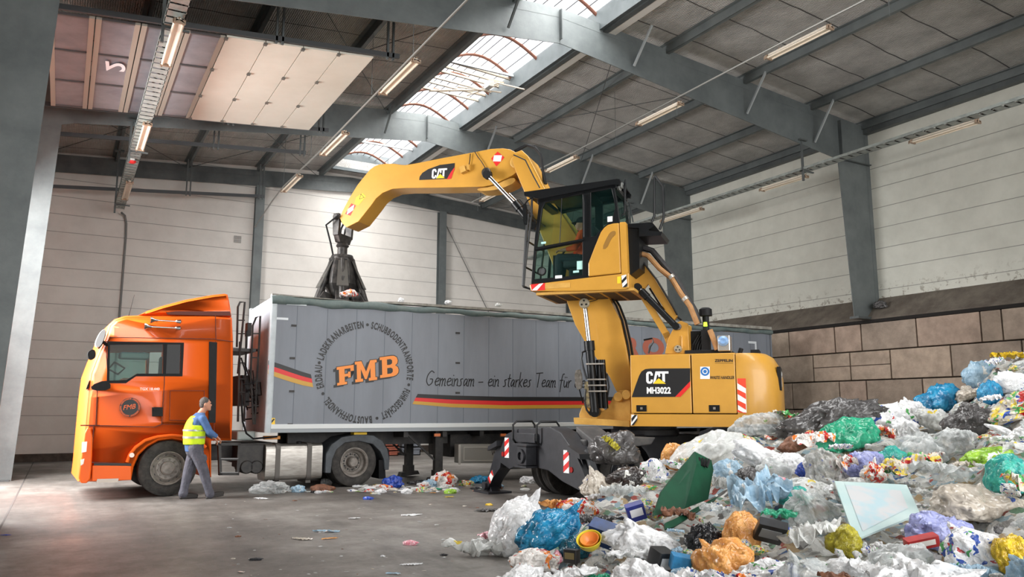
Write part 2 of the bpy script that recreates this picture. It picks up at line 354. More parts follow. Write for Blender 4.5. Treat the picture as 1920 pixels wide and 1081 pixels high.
# vault glazing
sk = struct(root('window_1', 'x', 'x')); del sk['label'], sk['category']
def arc(t, r=0.0): a = SL+.05; b = SR-.07; return (a+(b-a)*t, 10.60+.42*math.sin(math.pi*t)+r)
g = MB(); n = 14; vs = [(arc(i/n)[0], y, arc(i/n)[1]) for y in (YB, 27.35) for i in range(n+1)]; g.add(vs, [(i, i+1, n+2+i, n+1+i) for i in range(n)])
gm = mat('opal_skylight_sheet', (.9, .92, .94), .4, trans=(.82, (1, 1, 1))); g.build('glazing', gm, sk, 60)
rib = mat('reddish_rib', lin(112, 72, 58), .7); g = MB(); y = YB+.6; ribs = []
while y < 27.2:
    g.tube([(arc(i/12, -.05)[0], y, arc(i/12, -.05)[1]) for i in range(13)], .045, 6); y += 1.32
g.build('vault_ribs', rib, sk, 60)
g = MB()
for i in range(1, 9): a = arc(i/9, -.02); g.bx((a[0]-.014, YB, a[1]-.006), (a[0]+.014, 27.3, a[1]+.006))
g.build('sheet_joints', mat('sheet_joint_grey', lin(110, 114, 118), .7), sk, None)
g = MB()
for y in (11.0, 15.2, 17.5, 21.9, 24.6): g.bar((SL, y, 10.52), (SR-.1, y+.05, 10.55), .06, .06)
g.build('tie_bars', mat('tie_bar_zinc', lin(150, 154, 156), .5, .4), sk, None)
# smoke vent opener in the middle of the skylight
vo = root('vent_opener', 'pale metal opener linkage spanning the skylight vault', 'vent opener', (0, 18.6, 10.52))
g = MB()
for dy in (-1.1, -.75, -.45, 0, .35, .8): g.bar((SL, dy, .0), (SR-.1, dy+.25, .05+.03*dy), .055, .055)
g.build('frame_bars', mat('cream_bar', lin(150, 138, 122), .6), vo, None)
g = MB(); g.tube([(SL+.5, .9, -.02), (SR-.7, -.1, -.15), (SR-.35, -.75, -.1)], .03); g.tube([(SR-.75, .5, -.1), (SR-.5, -.9, -.25)], .02); g.tube([(SR-1.2, .2, -.05), (SR-.3, -.7, -.35)], .02); g.tube([(SR-.45, -.5, .0), (SR-.15, -1.7, -.6)], .018)
g.build('lever', mat('cream_bar', (1, 1, 1)), vo)
g = MB(); g.box((SR-.6, -.55, -.15), (.16, .3, .16)); g.build('motor_box', mat('motor_grey', lin(170, 170, 165), .5), vo, bevel=.01)
# knee braces from rafters to purlins, wind bracing
for y in FRAMES[1:]:
    for x in (7.6, 10.95, 14.55, 17.05, 3.15):
        g = MB(); s = -1
        g.bar((x, y+s*.08, zbot(x)+.04), (x, y+s*.75, ztop(x)+.05), .045, .045); struct(g.build('trim_%d' % nT, steel_d if x < 9 else mat('bright_brace', lin(176, 182, 184), .4, .5), None, None)); nT += 1
g = MB()
def rod(x0, y0, x1, y1): g.tube([(x0, y0, ztop(x0)-.02), ((x0+x1)/2, (y0+y1)/2, (ztop(x0)+ztop(x1))/2-.04), (x1, y1, ztop(x1)-.02)], .011, 5)
for x0, x1 in ((-1.4, 3.15), (3.15, 7.7), (10.6, 14.55), (14.55, 19)):
    rod(x0, 20.93, x1, 28.1); rod(x1, 20.93, x0, 28.1)
for x0, x1 in ((3.15, 7.7), (10.6, 14.55)): rod(x0, 13.6, x1, 20.9); rod(x1, 13.6, x0, 20.9)
g.tube([(12.75, 28.12, 9.3), (17.4, 28.12, 1.2)], .014, 5); struct(g.build('trim_%d' % nT, mat('bracing_rod', lin(90, 92, 92), .5, .5))); nT += 1
# gable posts and rafter
for x in (-1.35, 5.62, 12.75, 18.9):
    g = MB(); zt = 9.7-.07*abs(x-RX)
    g.bx((x-.15, GY-.26, 0), (x+.15, GY-.24, zt)); g.bx((x-.15, GY-.03, 0), (x+.15, GY-.01, zt)); g.bx((x-.008, GY-.25, 0), (x+.008, GY-.02, zt)); g.bx((x-.2, GY-.3, 0), (x+.2, GY-.01, .03)); struct(g.build('trim_%d' % nT, steel, None, None)); nT += 1
def gb(x): return 10.18-.072*abs(x-RX)
g = MB(); g.prism([(WL, gb(WL)-.36), (RX, gb(RX)-.36), (WR, gb(WR)-.36), (WR, gb(WR)), (RX, gb(RX)), (WL, gb(WL))], lambda a, b, d: (a, d, b), GY-.15, GY-.13)
for dz in (0, -.36): 
    for a, b in ((WL, RX), (RX, WR)): g.bar((a, GY-.15, gb(a)+dz), (b, GY-.15, gb(b)+dz), .22, .02, (0, 1, .0001))
struct(g.build('trim_%d' % nT, steel_d, None, None)); nT += 1
# eaves beam along the right wall
g = MB(); g.bx((19.2, YB, 9.3), (19.38, GY, 9.5)); struct(g.build('trim_%d' % nT, steel_d, None, None)); nT += 1

# raised sectional door under the roof of the middle bay
def dz_(x): return 8.36+.088*(x+.6)
dr = struct(root('door_1', 'x', 'x')); del dr['label'], dr['category']
cream = mat('cream_door_panel', lin(222, 218, 206), .5, 0, lin(212, 207, 194), .8); alu = mat('anodised_frame', lin(178, 170, 158), .45, .3)
glz = mat('smoky_acrylic', lin(152, 149, 154), .2, 0, lin(130, 127, 134), 1.3, trans=(.12, (.7, .7, .75)))
XS = [-.72+i*.735 for i in range(9)]
for i in range(8):
    a, b = XS[i], XS[i+1]
    if i < 4:
        g = MB()
        for q0, q1 in ((a+.01, a+.10), (b-.10, b-.01)): g.prism([(q0, dz_(q0)), (q1, dz_(q1)), (q1, dz_(q1)+.05), (q0, dz_(q0)+.05)], lambda x, z, d: (x, d, z), 15.0, 19.85)
        f = g.build('glazed_section', alu, dr, None)
        for y in (15.0, 16.6, 18.22, 19.8):
            pass
        g = MB()
        for y in (15.0, 16.58, 18.19, 19.8): g.prism([(a+.1, dz_(a+.1)), (b-.1, dz_(b-.1)), (b-.1, dz_(b-.1)+.05), (a+.1, dz_(a+.1)+.05)], lambda x, z, d: (x, d, z), y, y+.05)
        g.build('glazing_bar', mat('dark_bar', lin(84, 78, 78), .5), f, None)
        g = MB(); g.prism([(a+.1, dz_(a+.1)+.03), (b-.1, dz_(b-.1)+.03), (b-.1, dz_(b-.1)+.035), (a+.1, dz_(a+.1)+.035)], lambda x, z, d: (x, d, z), 15.05, 19.8); g.build('pane', glz, f, None)
    else:
        g = MB(); g.prism([(a+.008, dz_(a)), (b-.008, dz_(b)), (b-.008, dz_(b)+.04), (a+.008, dz_(a)+.04)], lambda x, z, d: (x, d, z), 14.95, 19.9); g.build('solid_section', cream, dr, None)
        g = MB()
        for y in (15.0, 16.6, 18.2, 19.8): g.box((a, y, dz_(a)-.02), (.07, .09, .03))
        g.build('hinge', mat('hinge_zinc', lin(120, 116, 110), .4, .6), dr, None)
g = MB(); text_on(g, '2', (.42, 17.35), (.38, 16.85), .34, lambda x, y, d: (x-.12, y, dz_(x-.12)-.006), 0, bold=.02); g.build('painted_number', mat('white_number', lin(225, 225, 228), .6), dr, None)
def rails(y0, y1, x1, dzr, hang):
    global nT
    for y in (y0, y1):
        g = MB(); g.prism([(WL, dz_(WL)+dzr), (x1, dz_(x1)+dzr), (x1, dz_(x1)+dzr+.1), (WL, dz_(WL)+dzr+.1)], lambda a, b, d: (a, d, b), y-.03, y+.03); struct(g.build('trim_%d' % nT, mat('track_steel', lin(78, 80, 82), .5, .5), None, None)); nT += 1
    for x in hang:
        g = MB(); zt = ztop(x)+.05
        for s in (-.06, .06):
            g.bx((x+s-.02, y0-.03, dz_(x)-.05+dzr), (x+s+.02, y0+.03, zt))
            g.bx((x+s-.02, y1-.03, dz_(x)-.05+dzr), (x+s+.02, y1+.03, zt))
        struct(g.build('trim_%d' % nT, steel_d, None, None)); nT += 1
rails(14.88, 20.0, 5.7, .03, (3.2, 5.5))
rails(21.9, 27.3, 5.6, -.05, (3.15, 5.5))
g = MB(); 
for k in range(10): g.bx((WL-.1, 21.7, k*.74), (WL-.04, 27.2, k*.74+.73))
d2 = struct(g.build('door_2', cream, None, None))
g = MB(); g.tube([(-1.2, 15, 8.75), (-1.2, 19.9, 8.75)], .06, 12); struct(g.build('trim_%d' % nT, steel_d)); nT += 1
# conduit and small vent on the gable
g = MB(); g.tube([(1.25, 27.9, 7.9), (1.36, 28.05, 7.85), (1.42, 28.12, 7.6), (1.44, 28.14, 7.2), (1.44, 28.14, 0.3)], .035, 8); tag(g.build('cable_conduit', mat('conduit_grey', lin(120, 120, 118), .5, .3)), 'thin grey vertical conduit on the white gable wall behind the orange cab', 'conduit')
g = MB()
for a in (0, 1):
    for b in (0, 1): g.bx((4.84+a*.13, 28.17, 7.36+b*.13), (4.95+a*.13, 28.2, 7.47+b*.13))
tag(g.build('wall_vent', mat('vent_grey', lin(150, 148, 144), .6), smooth=None), 'small grey four-part vent on the white gable panels left of the first steel post', 'vent')

# cable trays
def tray(name, label, x0, x1, z, y0, y1, hangers):
    r = root(name, label, 'cable tray', ((x0+x1)/2, y0, z)); w = (x1-x0)/2; L_ = y1-y0
    zinc = mat('tray_zinc', lin(168, 174, 170), .45, .2, lin(136, 142, 138), 6)
    g = MB(); g.bx((-w, 0, 0), (-w+.012, L_, .075)); g.bx((w-.012, 0, 0), (w, L_, .075)); g.build('side_rail', zinc, r, None)
    g = MB(); y = 0
    while y < L_: g.bx((-w, y, 0), (w, y+.19, .006)); y += .25
    g.build('perforated_base', zinc, r, None)
    g = MB(); y = 0
    while y < L_-.3: g.tube([(-w*.4, y, .03), (w*.3, y+.15, .035), (-w*.3, y+.3, .03)], .014, 5); y += .3
    g.tube([(w*.5, 0, .03), (w*.5, L_, .03)], .018, 6); g.build('cables', mat('tray_cable', lin(60, 52, 46), .6), r)
    for yh in hangers:
        g = MB(); x = (x0+x1)/2; hz = zbot(x)-z if any(abs(yh-f) < .1 for f in FRAMES) else ztop(x)-z
        g.bx((-w-.02, yh-y0-.03, -.3), (-w+.03, yh-y0+.02, hz)); g.bx((-w-.02, yh-y0-.02, -.04), (w+.12, yh-y0+.02, -.005)); g.bx((-w-.12, yh-y0-.1, hz-.02), (-w+.14, yh-y0+.1, hz+.02))
        g.build('hanger', steel_d, r, None)
    return r
t_ = tray('cable_tray', 'long perforated cable tray with two-tube lamps hanging above the orange cab', 1.0, 1.3, 7.92, 4, 27.5, (6.3, 13.6, 20.93, 26.8))
bell = root('alarm_bell', 'small red alarm bell under the left cable tray behind the middle lamp', 'bell', (1.12, 21.6, 7.84)); g = MB(); g.lathe([(.001, -.07), (.05, -.065), (.09, -.03), (.095, .0), (.001, .0)], (0, 0, 0), (0, 0, 1), 20); g.build('gong', mat('alarm_red', lin(200, 40, 40), .35), bell); g = MB(); g.box((0, 0, .03), (.1, .1, .06)); g.build('mount', mat('alarm_white', lin(200, 200, 196), .5), bell, None)
tray('cable_tray', 'long zinc cable tray running along the right white side wall', 16.6, 16.9, 7.86, 3, 27.8, (6.3, 13.6, 20.93))
# fluorescent battens
shell = mat('lamp_batten_white', lin(226, 216, 200), .5); tubem = mat('unlit_tube', lin(236, 222, 200), .3)
def batten(loc, ln, label, group):
    r = root('fluorescent_lamp', label, 'lamp', loc, 0, group)
    g = MB(); g.box((0, 0, .03), (.06, ln*.96, .05)); g.prism([(-.09, -.035), (-.03, .02), (.03, .02), (.09, -.035), (.085, -.04), (0, .0), (-.085, -.04)], lambda a, b, d: (a, d, b), -ln/2, ln/2); g.build('housing', shell, r, None)
    for s in (-1, 1): g = MB(); g.cyl((s*.065, -ln/2+.06, -.035), (s*.065, ln/2-.06, -.035), .019, 10); g.build('tube', tubem, r)
    for s in (-1, 1): g = MB(); g.box((0, s*(ln/2-.02), -.02), (.2, .04, .07)); g.tube([(0, s*(ln/2-.3), .03), (0, s*(ln/2-.3), .10)], .012, 6); g.box((0, s*(ln/2-.15), .045), (.03, .32, .015)); g.tube([(-.07, s*(ln/2-.05), .03), (-.07, s*(ln/2+.03), .0), (-.07, s*(ln/2+.03), -.06)], .015, 6); g.build('end_cap', mat('lamp_cap', lin(150, 128, 108), .5), r, bevel=.005)
    return r
lamps = [((12.35, 10.05, 8.97), 1.57, 'fluorescent lamp on the right conduit, nearest the camera'), ((12.25, 14.2, 8.86), 1.6, 'fluorescent lamp on the right conduit, hanging below the near rafter, second from the camera'), ((12.3, 18.65, 8.83), 1.6, 'fluorescent lamp on the right conduit just right of the excavator elbow'), ((12.25, 22.8, 8.9), 1.7, 'fluorescent lamp on the right conduit farthest away, seen under the yellow arm'),
         ((5.5, 14.35, 8.38), 1.85, 'fluorescent lamp on the left conduit beside the end of the cream door panels'), ((5.5, 18.75, 8.3), 1.9, 'fluorescent lamp on the left conduit, middle one left of the yellow arm'), ((5.5, 23.0, 8.35), 1.9, 'fluorescent lamp on the left conduit, farthest, in front of the gable wall'),
         ((1.2, 14.0, 7.82), 1.9, 'fluorescent lamp under the left cable tray, nearest, over the glazed door sections'), ((1.2, 19.4, 7.82), 2.0, 'fluorescent lamp under the left cable tray, middle one below the door track'), ((1.2, 24.6, 7.82), 2.0, 'fluorescent lamp under the left cable tray, farthest, against the gable wall'),
         ((16.95, 9.95, 7.82), 1.57, 'fluorescent lamp under the right wall cable tray near the picture edge'), ((16.95, 14.55, 7.8), 1.57, 'fluorescent lamp under the right wall cable tray left of the near column'), ((16.95, 18.7, 7.8), 1.9, 'fluorescent lamp under the right wall cable tray behind the cab handrails')]
for l, n_, t in lamps: batten((l[0], l[1], l[2]-(.09 if l[2] > 8 else 0)), n_, t, 'fluorescent battens under the roof')
for i, (pts, side) in enumerate([([(12.28, -3, 9.03), (12.3, 10, 9.03), (12.28, 18, 8.9), (12.28, 24.5, 8.95)], 'right'), ([(5.5, -3, 8.6), (5.5, 13, 8.46), (5.5, 20, 8.38), (5.5, 24.0, 8.42), (5.5, 25.5, 8.3), (5.45, 27.8, 7.9)], 'left')]):
    g = MB(); g.tube(pts, .022, 8); o = g.build('lamp_conduit', mat('conduit_light', lin(150, 150, 146), .45, .4)); tag(o, 'thin straight conduit carrying the %s row of hanging lamps' % side, 'conduit')
    hg = MB()
    for y in (8, 13.6, 16, 20.93, 24): x = pts[0][0]; hg.tube([(x, y, 8.5), (x, y, ztop(x))], .006, 4)
    hg.build('suspension_wires', steel_d, o)
# crates by the gable
def crate_stack(name, label, x, y, w, n_, h, col, nm):
    r = root(name, label, 'crate stack', (x, y, 0)); m = mat(nm, col, .5, 0, tuple(c*.7 for c in col), 5)
    for k in range(n_):
        g = MB(); z = k*h; t = .03
        g.bx((-w/2, -w/2, z), (w/2, -w/2+t, z+h*.93)); g.bx((-w/2, w/2-t, z), (w/2, w/2, z+h*.93)); g.bx((-w/2, -w/2, z), (-w/2+t, w/2, z+h*.93)); g.bx((w/2-t, -w/2, z), (w/2, w/2, z+h*.93)); g.bx((-w/2, -w/2, z), (w/2, w/2, z+t))
        g.bx((-w/2-.03, -w/2-.03, z+h*.72), (w/2+.03, w/2+.03, z+h*.86)); g.build('crate', m, r, None)
    return r
for i, (x, wd, n_, h, c, nm, lb) in enumerate([(10.1, .5, 7, .16, lin(168, 96, 76), 'terracotta_plastic', 'stack of reddish brown plastic crates by the back wall seen under the trailer'), (10.85, .62, 4, .28, lin(120, 124, 132), 'grey_plastic', 'stack of round-shouldered grey bins beside the reddish crates under the trailer')]):
    crate_stack('crate_stack', lb, x, 26.4, wd, n_, h, c, nm)

# ------------------------------------------------------------------ shared vehicle materials
orange = mat('orange_lacquer', lin(246, 104, 28), .45, 0, coat=.12, spec=.25)
black = mat('black_plastic', lin(16, 17, 18), .6, 0, lin(28, 28, 30), 6, spec=.25)
chas = mat('chassis_black', lin(34, 34, 36), .6, 0, lin(60, 57, 54), 5)
rubber = mat('tyre_rubber', lin(44, 43, 42), .85, 0, lin(74, 71, 68), 7, .2, 60)
chrome = mat('chrome', (.5, .5, .51), .15, 1); alum = mat('brushed_tank_aluminium', lin(176, 172, 166), .35, .7, lin(140, 136, 130), 3, stretch=(1, 1, 6))
glass = mat('cab_glass', (.01, .03, .028), .03, spec=.5, trans=(.86, (.80, .93, .90)))
dglass = mat('dark_glass', (.006, .007, .008), .15, spec=.12)
white_d = mat('white_decal', lin(238, 238, 236), .5); black_d = mat('black_decal', lin(18, 18, 20), .5); red_d = mat('red_decal', lin(214, 34, 32), .5); gold_d = mat('gold_decal', lin(196, 150, 50), .5)
yel_d = mat('yellow_decal', lin(244, 200, 40), .5)

def wheel(parent, c, R, w, rimr, near=-1, name='wheel', dished=False, tread=True, rimcol=None, axis=(0, 1, 0), mat4=None, dual=None):
    """tyre part with a rim sub-part; the outer face looks along axis*near"""
    c = Vector(c); g = MB(); hw = w/2
    pr = [(rimr, -hw*.82), (rimr+.03, -hw*.95), (R*.80, -hw*1.02), (R*.93, -hw*.96), (R*.985, -hw*.84), (R, -hw*.7), (R, hw*.7), (R*.985, hw*.84), (R*.93, hw*.96), (R*.80, hw*1.02), (rimr+.03, hw*.95), (rimr, hw*.82)]
    if tread:
        pr = pr[:5]+[(R, -hw*.72), (R, -hw*.40), (R-.014, -hw*.38), (R-.014, -hw*.33), (R, -hw*.31), (R, -hw*.04), (R-.014, -hw*.03), (R-.014, hw*.03), (R, hw*.04), (R, hw*.31), (R-.014, hw*.33), (R-.014, hw*.38), (R, hw*.40), (R, hw*.72)]+pr[7:]
    g.lathe(pr, c, axis, 48)
    t = g.build(name, rubber, parent, 30, mat4=mat4)
    ax = Vector(axis)*near; o = c+ax*hw*.8; g = MB(); s = 1
    rc = rimcol or mat('dusty_rim', lin(158, 152, 145), .6, .15, lin(112, 106, 100), 8)
    if dished: pf = [(rimr+.012, .03), (rimr-.0, .035), (rimr-.03, .01), (rimr-.045, -.10), (rimr*.70, -.13), (rimr*.66, -.16), (rimr*.40, -.16), (rimr*.36, -.03), (rimr*.28, .0), (0.001, .005), (.001, -.2), (rimr+.012, -.2)]
    else: pf = [(rimr+.012, .03), (rimr-.0, .035), (rimr-.025, .0), (rimr-.05, -.05), (rimr*.80, -.045), (rimr*.68, -.005), (rimr*.45, -.005), (rimr*.42, .03), (rimr*.33, .05), (.001, .055), (.001, -.2), (rimr+.012, -.2)]
    g.lathe(pf, o, ax, 40); rim = g.build('rim', rc, t, 25, mat4=mat4)
    u = ax.orthogonal().normalized(); v = ax.cross(u); g = MB(); h = MB()
    for k in range(10):
        a = 2*math.pi*k/10; d = u*math.cos(a)+v*math.sin(a); q = o+d*(rimr*.55)+ax*(-.165 if dished else -.01); g.cyl(q, q+ax*.035, .02, 6)
        if k % 1 == 0: a += math.pi/10; d = u*math.cos(a)+v*math.sin(a); q = o+d*(rimr*(.84 if not dished else .55))+ax*(-.047 if not dished else -.162); h.cyl(q, q+ax*.006, rimr*.07, 12)
    g.build('wheel_nut', mat('nut_steel', lin(110, 104, 98), .5, .5), rim, 30, mat4=mat4); h.build('hand_hole', black_d, rim, 30, mat4=mat4); return t

# ------------------------------------------------------------------ tractor unit
TA = math.radians(2.0); T0 = ground(315, 930)
truck = root('truck_tractor', 'orange cab-over truck tractor unit with roof spoiler, coupled to the grey trailer', 'truck', T0, TA)
_tx = Vector((math.cos(TA), math.sin(TA), 0)); _ty = Vector((-math.sin(TA), math.cos(TA), 0))
def tp(x, y, dep=0.0):
    p = onplane(x, y, T0+_ty*dep, _ty)-T0; return (p.dot(_tx), p.z)
def TP(pts, dep=0.0): return [tp(x, y, dep) for x, y in pts]
def t3(a, b, d): return Vector((a, d, b))
CW = 2.44
prof = TP([(147, 903), (150, 880), (153, 845), (157, 800), (162, 745), (168, 700), (180, 668), (190, 645), (197, 628), (204, 608), (216, 597), (235, 591), (262, 590), (330, 590), (400, 590), (437, 594), (439, 640), (439, 720), (438, 780), (436, 826), (398, 826), (398, 895), (385, 895), (384, 868), (376, 852), (363, 838), (345, 828), (322, 824), (298, 827), (278, 838), (262, 853), (252, 875), (247, 900), (200, 903)])
win1 = TP([(206, 646), (306, 645), (305, 700), (257, 700), (237, 712), (205, 713)]); win2 = TP([(313.5, 645), (339, 645), (337.5, 700), (311, 700)])
def inset(poly, d):
    n = len(poly); out = []
    ar = sum(poly[i][0]*poly[(i+1) % n][1]-poly[(i+1) % n][0]*poly[i][1] for i in range(n)); sg = 1 if ar > 0 else -1
    for i in range(n):
        a = Vector(poly[i-1]); b = Vector(poly[i]); c = Vector(poly[(i+1) % n]); e = (c-b).normalized()+(b-a).normalized(); e = e.normalized() if e.length > 1e-6 else (c-b).normalized()
        nn = Vector((-e.y, e.x))*sg; out.append(tuple(b+nn*d))
    return out
def shell(mb, poly, holes, y0, y1, to3=t3, ins=(.075, .03), wall=.05):
    """hollow body: outline swept across the width with softened sides and holes through both sides"""
    p0 = inset(poly, ins[0]); p1 = inset(poly, ins[1]); n = len(poly); rings = []
    for d, p in ((0, p0), (.025, p1), (.10, poly)): rings.append([to3(x, z, y0+d) for x, z in p])
    for d, p in ((.10, poly), (.025, p1), (0, p0)): rings.append([to3(x, z, y1-d) for x, z in p])
    vs = [v for r in rings for v in r]; fs = []
    for k in range(len(rings)-1):
        for i in range(n): j = (i+1) % n; fs.append((k*n+i, k*n+j, (k+1)*n+j, (k+1)*n+i))
    mb.add(vs, fs); mb.prism(p0, to3, y0, y0+wall, holes); mb.prism(p0, to3, y1-wall, y1, holes)
g = MB(); shell(g, prof, [win1, win2], 0, CW); g.build('cab_body', orange, truck, 38)
# door seams and stamped panel lines, thin dark joints on the skin
seam = mat('panel_gap', lin(96, 32, 10), .6)
def strip(mb, pts, w, to3, d0, d1, closed=False):
    n = len(pts)
    for i in range(n if closed else n-1):
        a = Vector(pts[i]); b = Vector(pts[(i+1) % n]); e = (b-a).normalized(); q = Vector((-e.y, e.x))*w/2; a2 = a-e*w/2; b2 = b+e*w/2
        mb.prism([tuple(a2-q), tuple(b2-q), tuple(b2+q), tuple(a2+q)], to3, d0, d1)
g = MB()
door_edge = TP([(198, 640), (309, 642), (308, 720), (303, 795), (290, 800), (180, 797), (183, 718), (203, 716)])
strip(g, door_edge, .014, t3, -.004, .002, True); strip(g, TP([(319, 732), (383, 732), (382, 788), (318, 787), (319, 732)]), .008, t3, -.003, .002); strip(g, TP([(206, 632), (404, 635)]), .012, t3, -.004, .002); strip(g, TP([(404, 592), (405, 636), (437, 640)]), .012, t3, -.004, .002); strip(g, TP([(303, 795), (392, 795)]), .008, t3, -.003, .002); strip(g, TP([(404, 640), (401, 826)]), .01, t3, -.004, .002)
strip(g, TP([(152, 797), (186, 797)]), .02, t3, -.004, .002); strip(g, TP([(176, 797), (170, 866), (245, 869)]), .014, t3, -.004, .002)
g.build('panel_gap', seam, truck, None)
g = MB(); g.prism(TP([(392, 640), (407, 641.5), (404, 792), (391.5, 792)]), t3, -.012, .01); g.build('side_fairing_strip', black, truck, None)
g = MB(); fr_o = TP([(202, 640), (345, 642), (342, 705), (255, 705), (236, 718), (200, 718)]); g.prism(fr_o, t3, -.008, .004, [win1, win2]); g.build('window_surround', mat('trim_black', (.006, .006, .007), .5, spec=.15), truck, None)
g = MB(); g.prism(win1, t3, .015, .022); o = g.build('side_window', glass, truck, None); g = MB(); g.prism(win1, t3, CW-.022, CW-.015); g.build('side_window', glass, truck, None)
g = MB(); g.prism(win2, t3, .015, .022); g.build('sleeper_window', dglass, truck, None)
# interior glimpsed through the side glass
g = MB(); a = tp(214, 690); g.tube([(a[0]+.12, .55, a[1]-.08), (a[0]+.2, .3, a[1]+.02), (a[0]+.05, .55, a[1]+.14), (a[0]-.03, .78, a[1]+.02)], .02, 8, True); g.build('steering_wheel', mat('brown_wheel', lin(120, 90, 84), .5), truck)
x0 = tp(345, 700); g = MB(); g.bx((x0[0]-.35, .25, x0[1]-.4), (x0[0]-.15, .8, x0[1]+.35)); g.bx((x0[0]-.6, .25, x0[1]-.5), (x0[0]-.15, .8, x0[1]-.35)); g.build('driver_seat', black, truck, bevel=.05)
g = MB(); b = tp(200, 720); g.bx((b[0]-.0, .1, b[1]-.35), (b[0]+.35, CW-.1, b[1]+.05)); g.build('dashboard', black, truck, bevel=.05)
g = MB(); b = tp(262, 646); g.bx((b[0]-.25, .6, b[1]-.22), (b[0]+.25, 1.0, b[1]-.1)); g.build('sun_visor', mat('pale_visor', lin(170, 176, 174), .6), truck, bevel=.03)
# roof spoiler
sp_o = TP([(262, 589), (278, 581), (305, 572), (350, 560), (400, 551), (424, 548.5), (430, 550), (433, 562), (436, 580), (437, 592), (404, 591), (300, 590)])
g = MB(); shell(g, sp_o, [], .06, CW-.06, ins=(.05, .02)); g.build('roof_spoiler', orange, truck, 38)
g = MB(); g.prism(TP([(312, 585), (330, 583), (432, 583), (434, 591), (404, 591), (315, 589)]), t3, .03, .07); g.build('spoiler_slot', seam, truck, None)
# wheel arch lip, bumper, headlight, step
g = MB()
arc_p = TP([(238, 866), (243, 852), (254, 838), (272, 825), (295, 818), (322, 815.5), (350, 818), (372, 826), (386, 838)]); g.tube([(x, -.005, z) for x, z in arc_p], .028, 8); g.build('wheel_arch_lip', orange, truck)
g = MB(); g.prism(TP([(253, 880), (262, 853), (278, 838), (298, 827), (322, 824), (345, 828), (363, 838), (376, 852), (384, 868), (384, 895), (380, 812), (300, 800), (240, 830)]), t3, .35, .38); g.build('wheel_well', chas, truck, None)
g = MB(); g.prism(smooth_poly(TP([(146, 905), (150, 868), (154, 846), (160, 800), (174, 803), (172, 870), (168, 905)]), 1), t3, -.045, .2); g.build('bumper_corner', orange, truck, bevel=.02)
g = MB(); g.prism(TP([(173, 872), (246, 873), (246, 899), (172, 901)]), t3, -.03, .14); s_ = g.build('entry_step', orange, truck, None, bevel=.012); g = MB(); g.prism(TP([(182, 897), (222, 896), (220, 903), (180, 904)]), t3, -.06, .06); g.build('step_tread', mat('step_metal', lin(170, 160, 150), .4, .6), s_, None)
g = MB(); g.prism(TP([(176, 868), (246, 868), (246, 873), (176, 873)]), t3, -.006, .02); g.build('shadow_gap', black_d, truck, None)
g = MB(); g.prism(TP([(153.5, 828), (163, 827), (161.5, 846), (152.5, 848)]), t3, -.055, -.02); g.prism(TP([(151, 861), (158, 859), (156, 869), (151, 872)]), t3, -.055, -.02); g.build('headlamp', mat('lamp_clear', lin(228, 226, 220), .15, .2), truck, None)
g = MB(); c_ = tp(246.6, 852.5); g.cyl((c_[0], -.04, c_[1]), (c_[0], .01, c_[1]), .042, 18); g.build('side_marker', mat('marker_clear', lin(210, 190, 180), .3, .3), truck)
g = MB(); g.prism(TP([(285, 763), (305.5, 763), (305.5, 780), (285, 780)]), t3, -.012, .01); dh = g.build('door_handle', black, truck, None, bevel=.006)
g = MB(); g.prism(TP([(287, 766), (304, 766), (304, 769), (287, 769)]), t3, -.04, -.01); g.build('handle_grip', black, dh, None)
# badge and model lettering on the door
bc = tp(243.5, 763); br = abs(tp(263, 763)[0]-bc[0]); g = MB(); g.flat(circ(bc[0], bc[1], br, 40), t3, -.006); bd = g.build('door_badge', black_d, truck, None)
g = MB(); circle_text(g, [('ERDBAU . LADEKRANARBEITEN .', -110, 10), (' SCHUBBODENTRANSPORTE .', 10, 110), (' FUHRGESCHAEFT . BAUSTOFFHANDEL', 110, 250)], bc, br*.82, .026, t3, -.009); g.build('badge_ring_text', orange, bd, None)
g = MB(); text_on(g, 'FMB', (bc[0]-br*.62, bc[1]-.05), (bc[0]+br*.58, bc[1]-.02), .085, t3, -.010, .3, .0); g.build('badge_letters', orange, bd, None)
g = MB(); text_on(g, 'TGX 18.440', tp(262, 731), tp(299, 731), .045, t3, -.006, 0, .02); g.build('model_lettering', mat('silver_letter', lin(220, 200, 190), .4, .3), truck, None)
# mirrors, horns, aerial, sun visor
g = MB(); a = tp(186, 636); 
g.prism(smooth_poly(TP([(174, 648), (186, 622), (196, 618), (194, 634), (184, 655)]), 2), t3, -.30, -.10); g.build('wing_mirror', mat('mirror_cover', lin(190, 192, 194), .3), truck, bevel=.02)
g = MB(); g.prism(smooth_poly(TP([(161, 662), (172, 655), (178, 660), (177, 673), (165, 677)]), 2), t3, -.25, -.15); g.build('ramp_mirror', black, truck, bevel=.02)
g = MB(); g.prism(smooth_poly(TP([(178, 648), (192, 620), (200, 622), (188, 656)]), 1), t3, -.1, .03); g.tube([(tp(190, 640)[0], -.12, tp(190, 640)[1]), (tp(203, 648)[0], .05, tp(203, 648)[1])], .03); g.build('mirror_arm', black, truck)
g = MB(); g.prism(smooth_poly(TP([(170, 722), (196, 712), (207, 718), (206, 731), (172, 732)]), 1), t3, -.07, .0); g.build('mirror_foot', black, truck, None)
g = MB(); g.prism(TP([(161, 730), (168, 712), (166, 728)]), t3, .02, .1); g.build('front_lamp', black, truck)
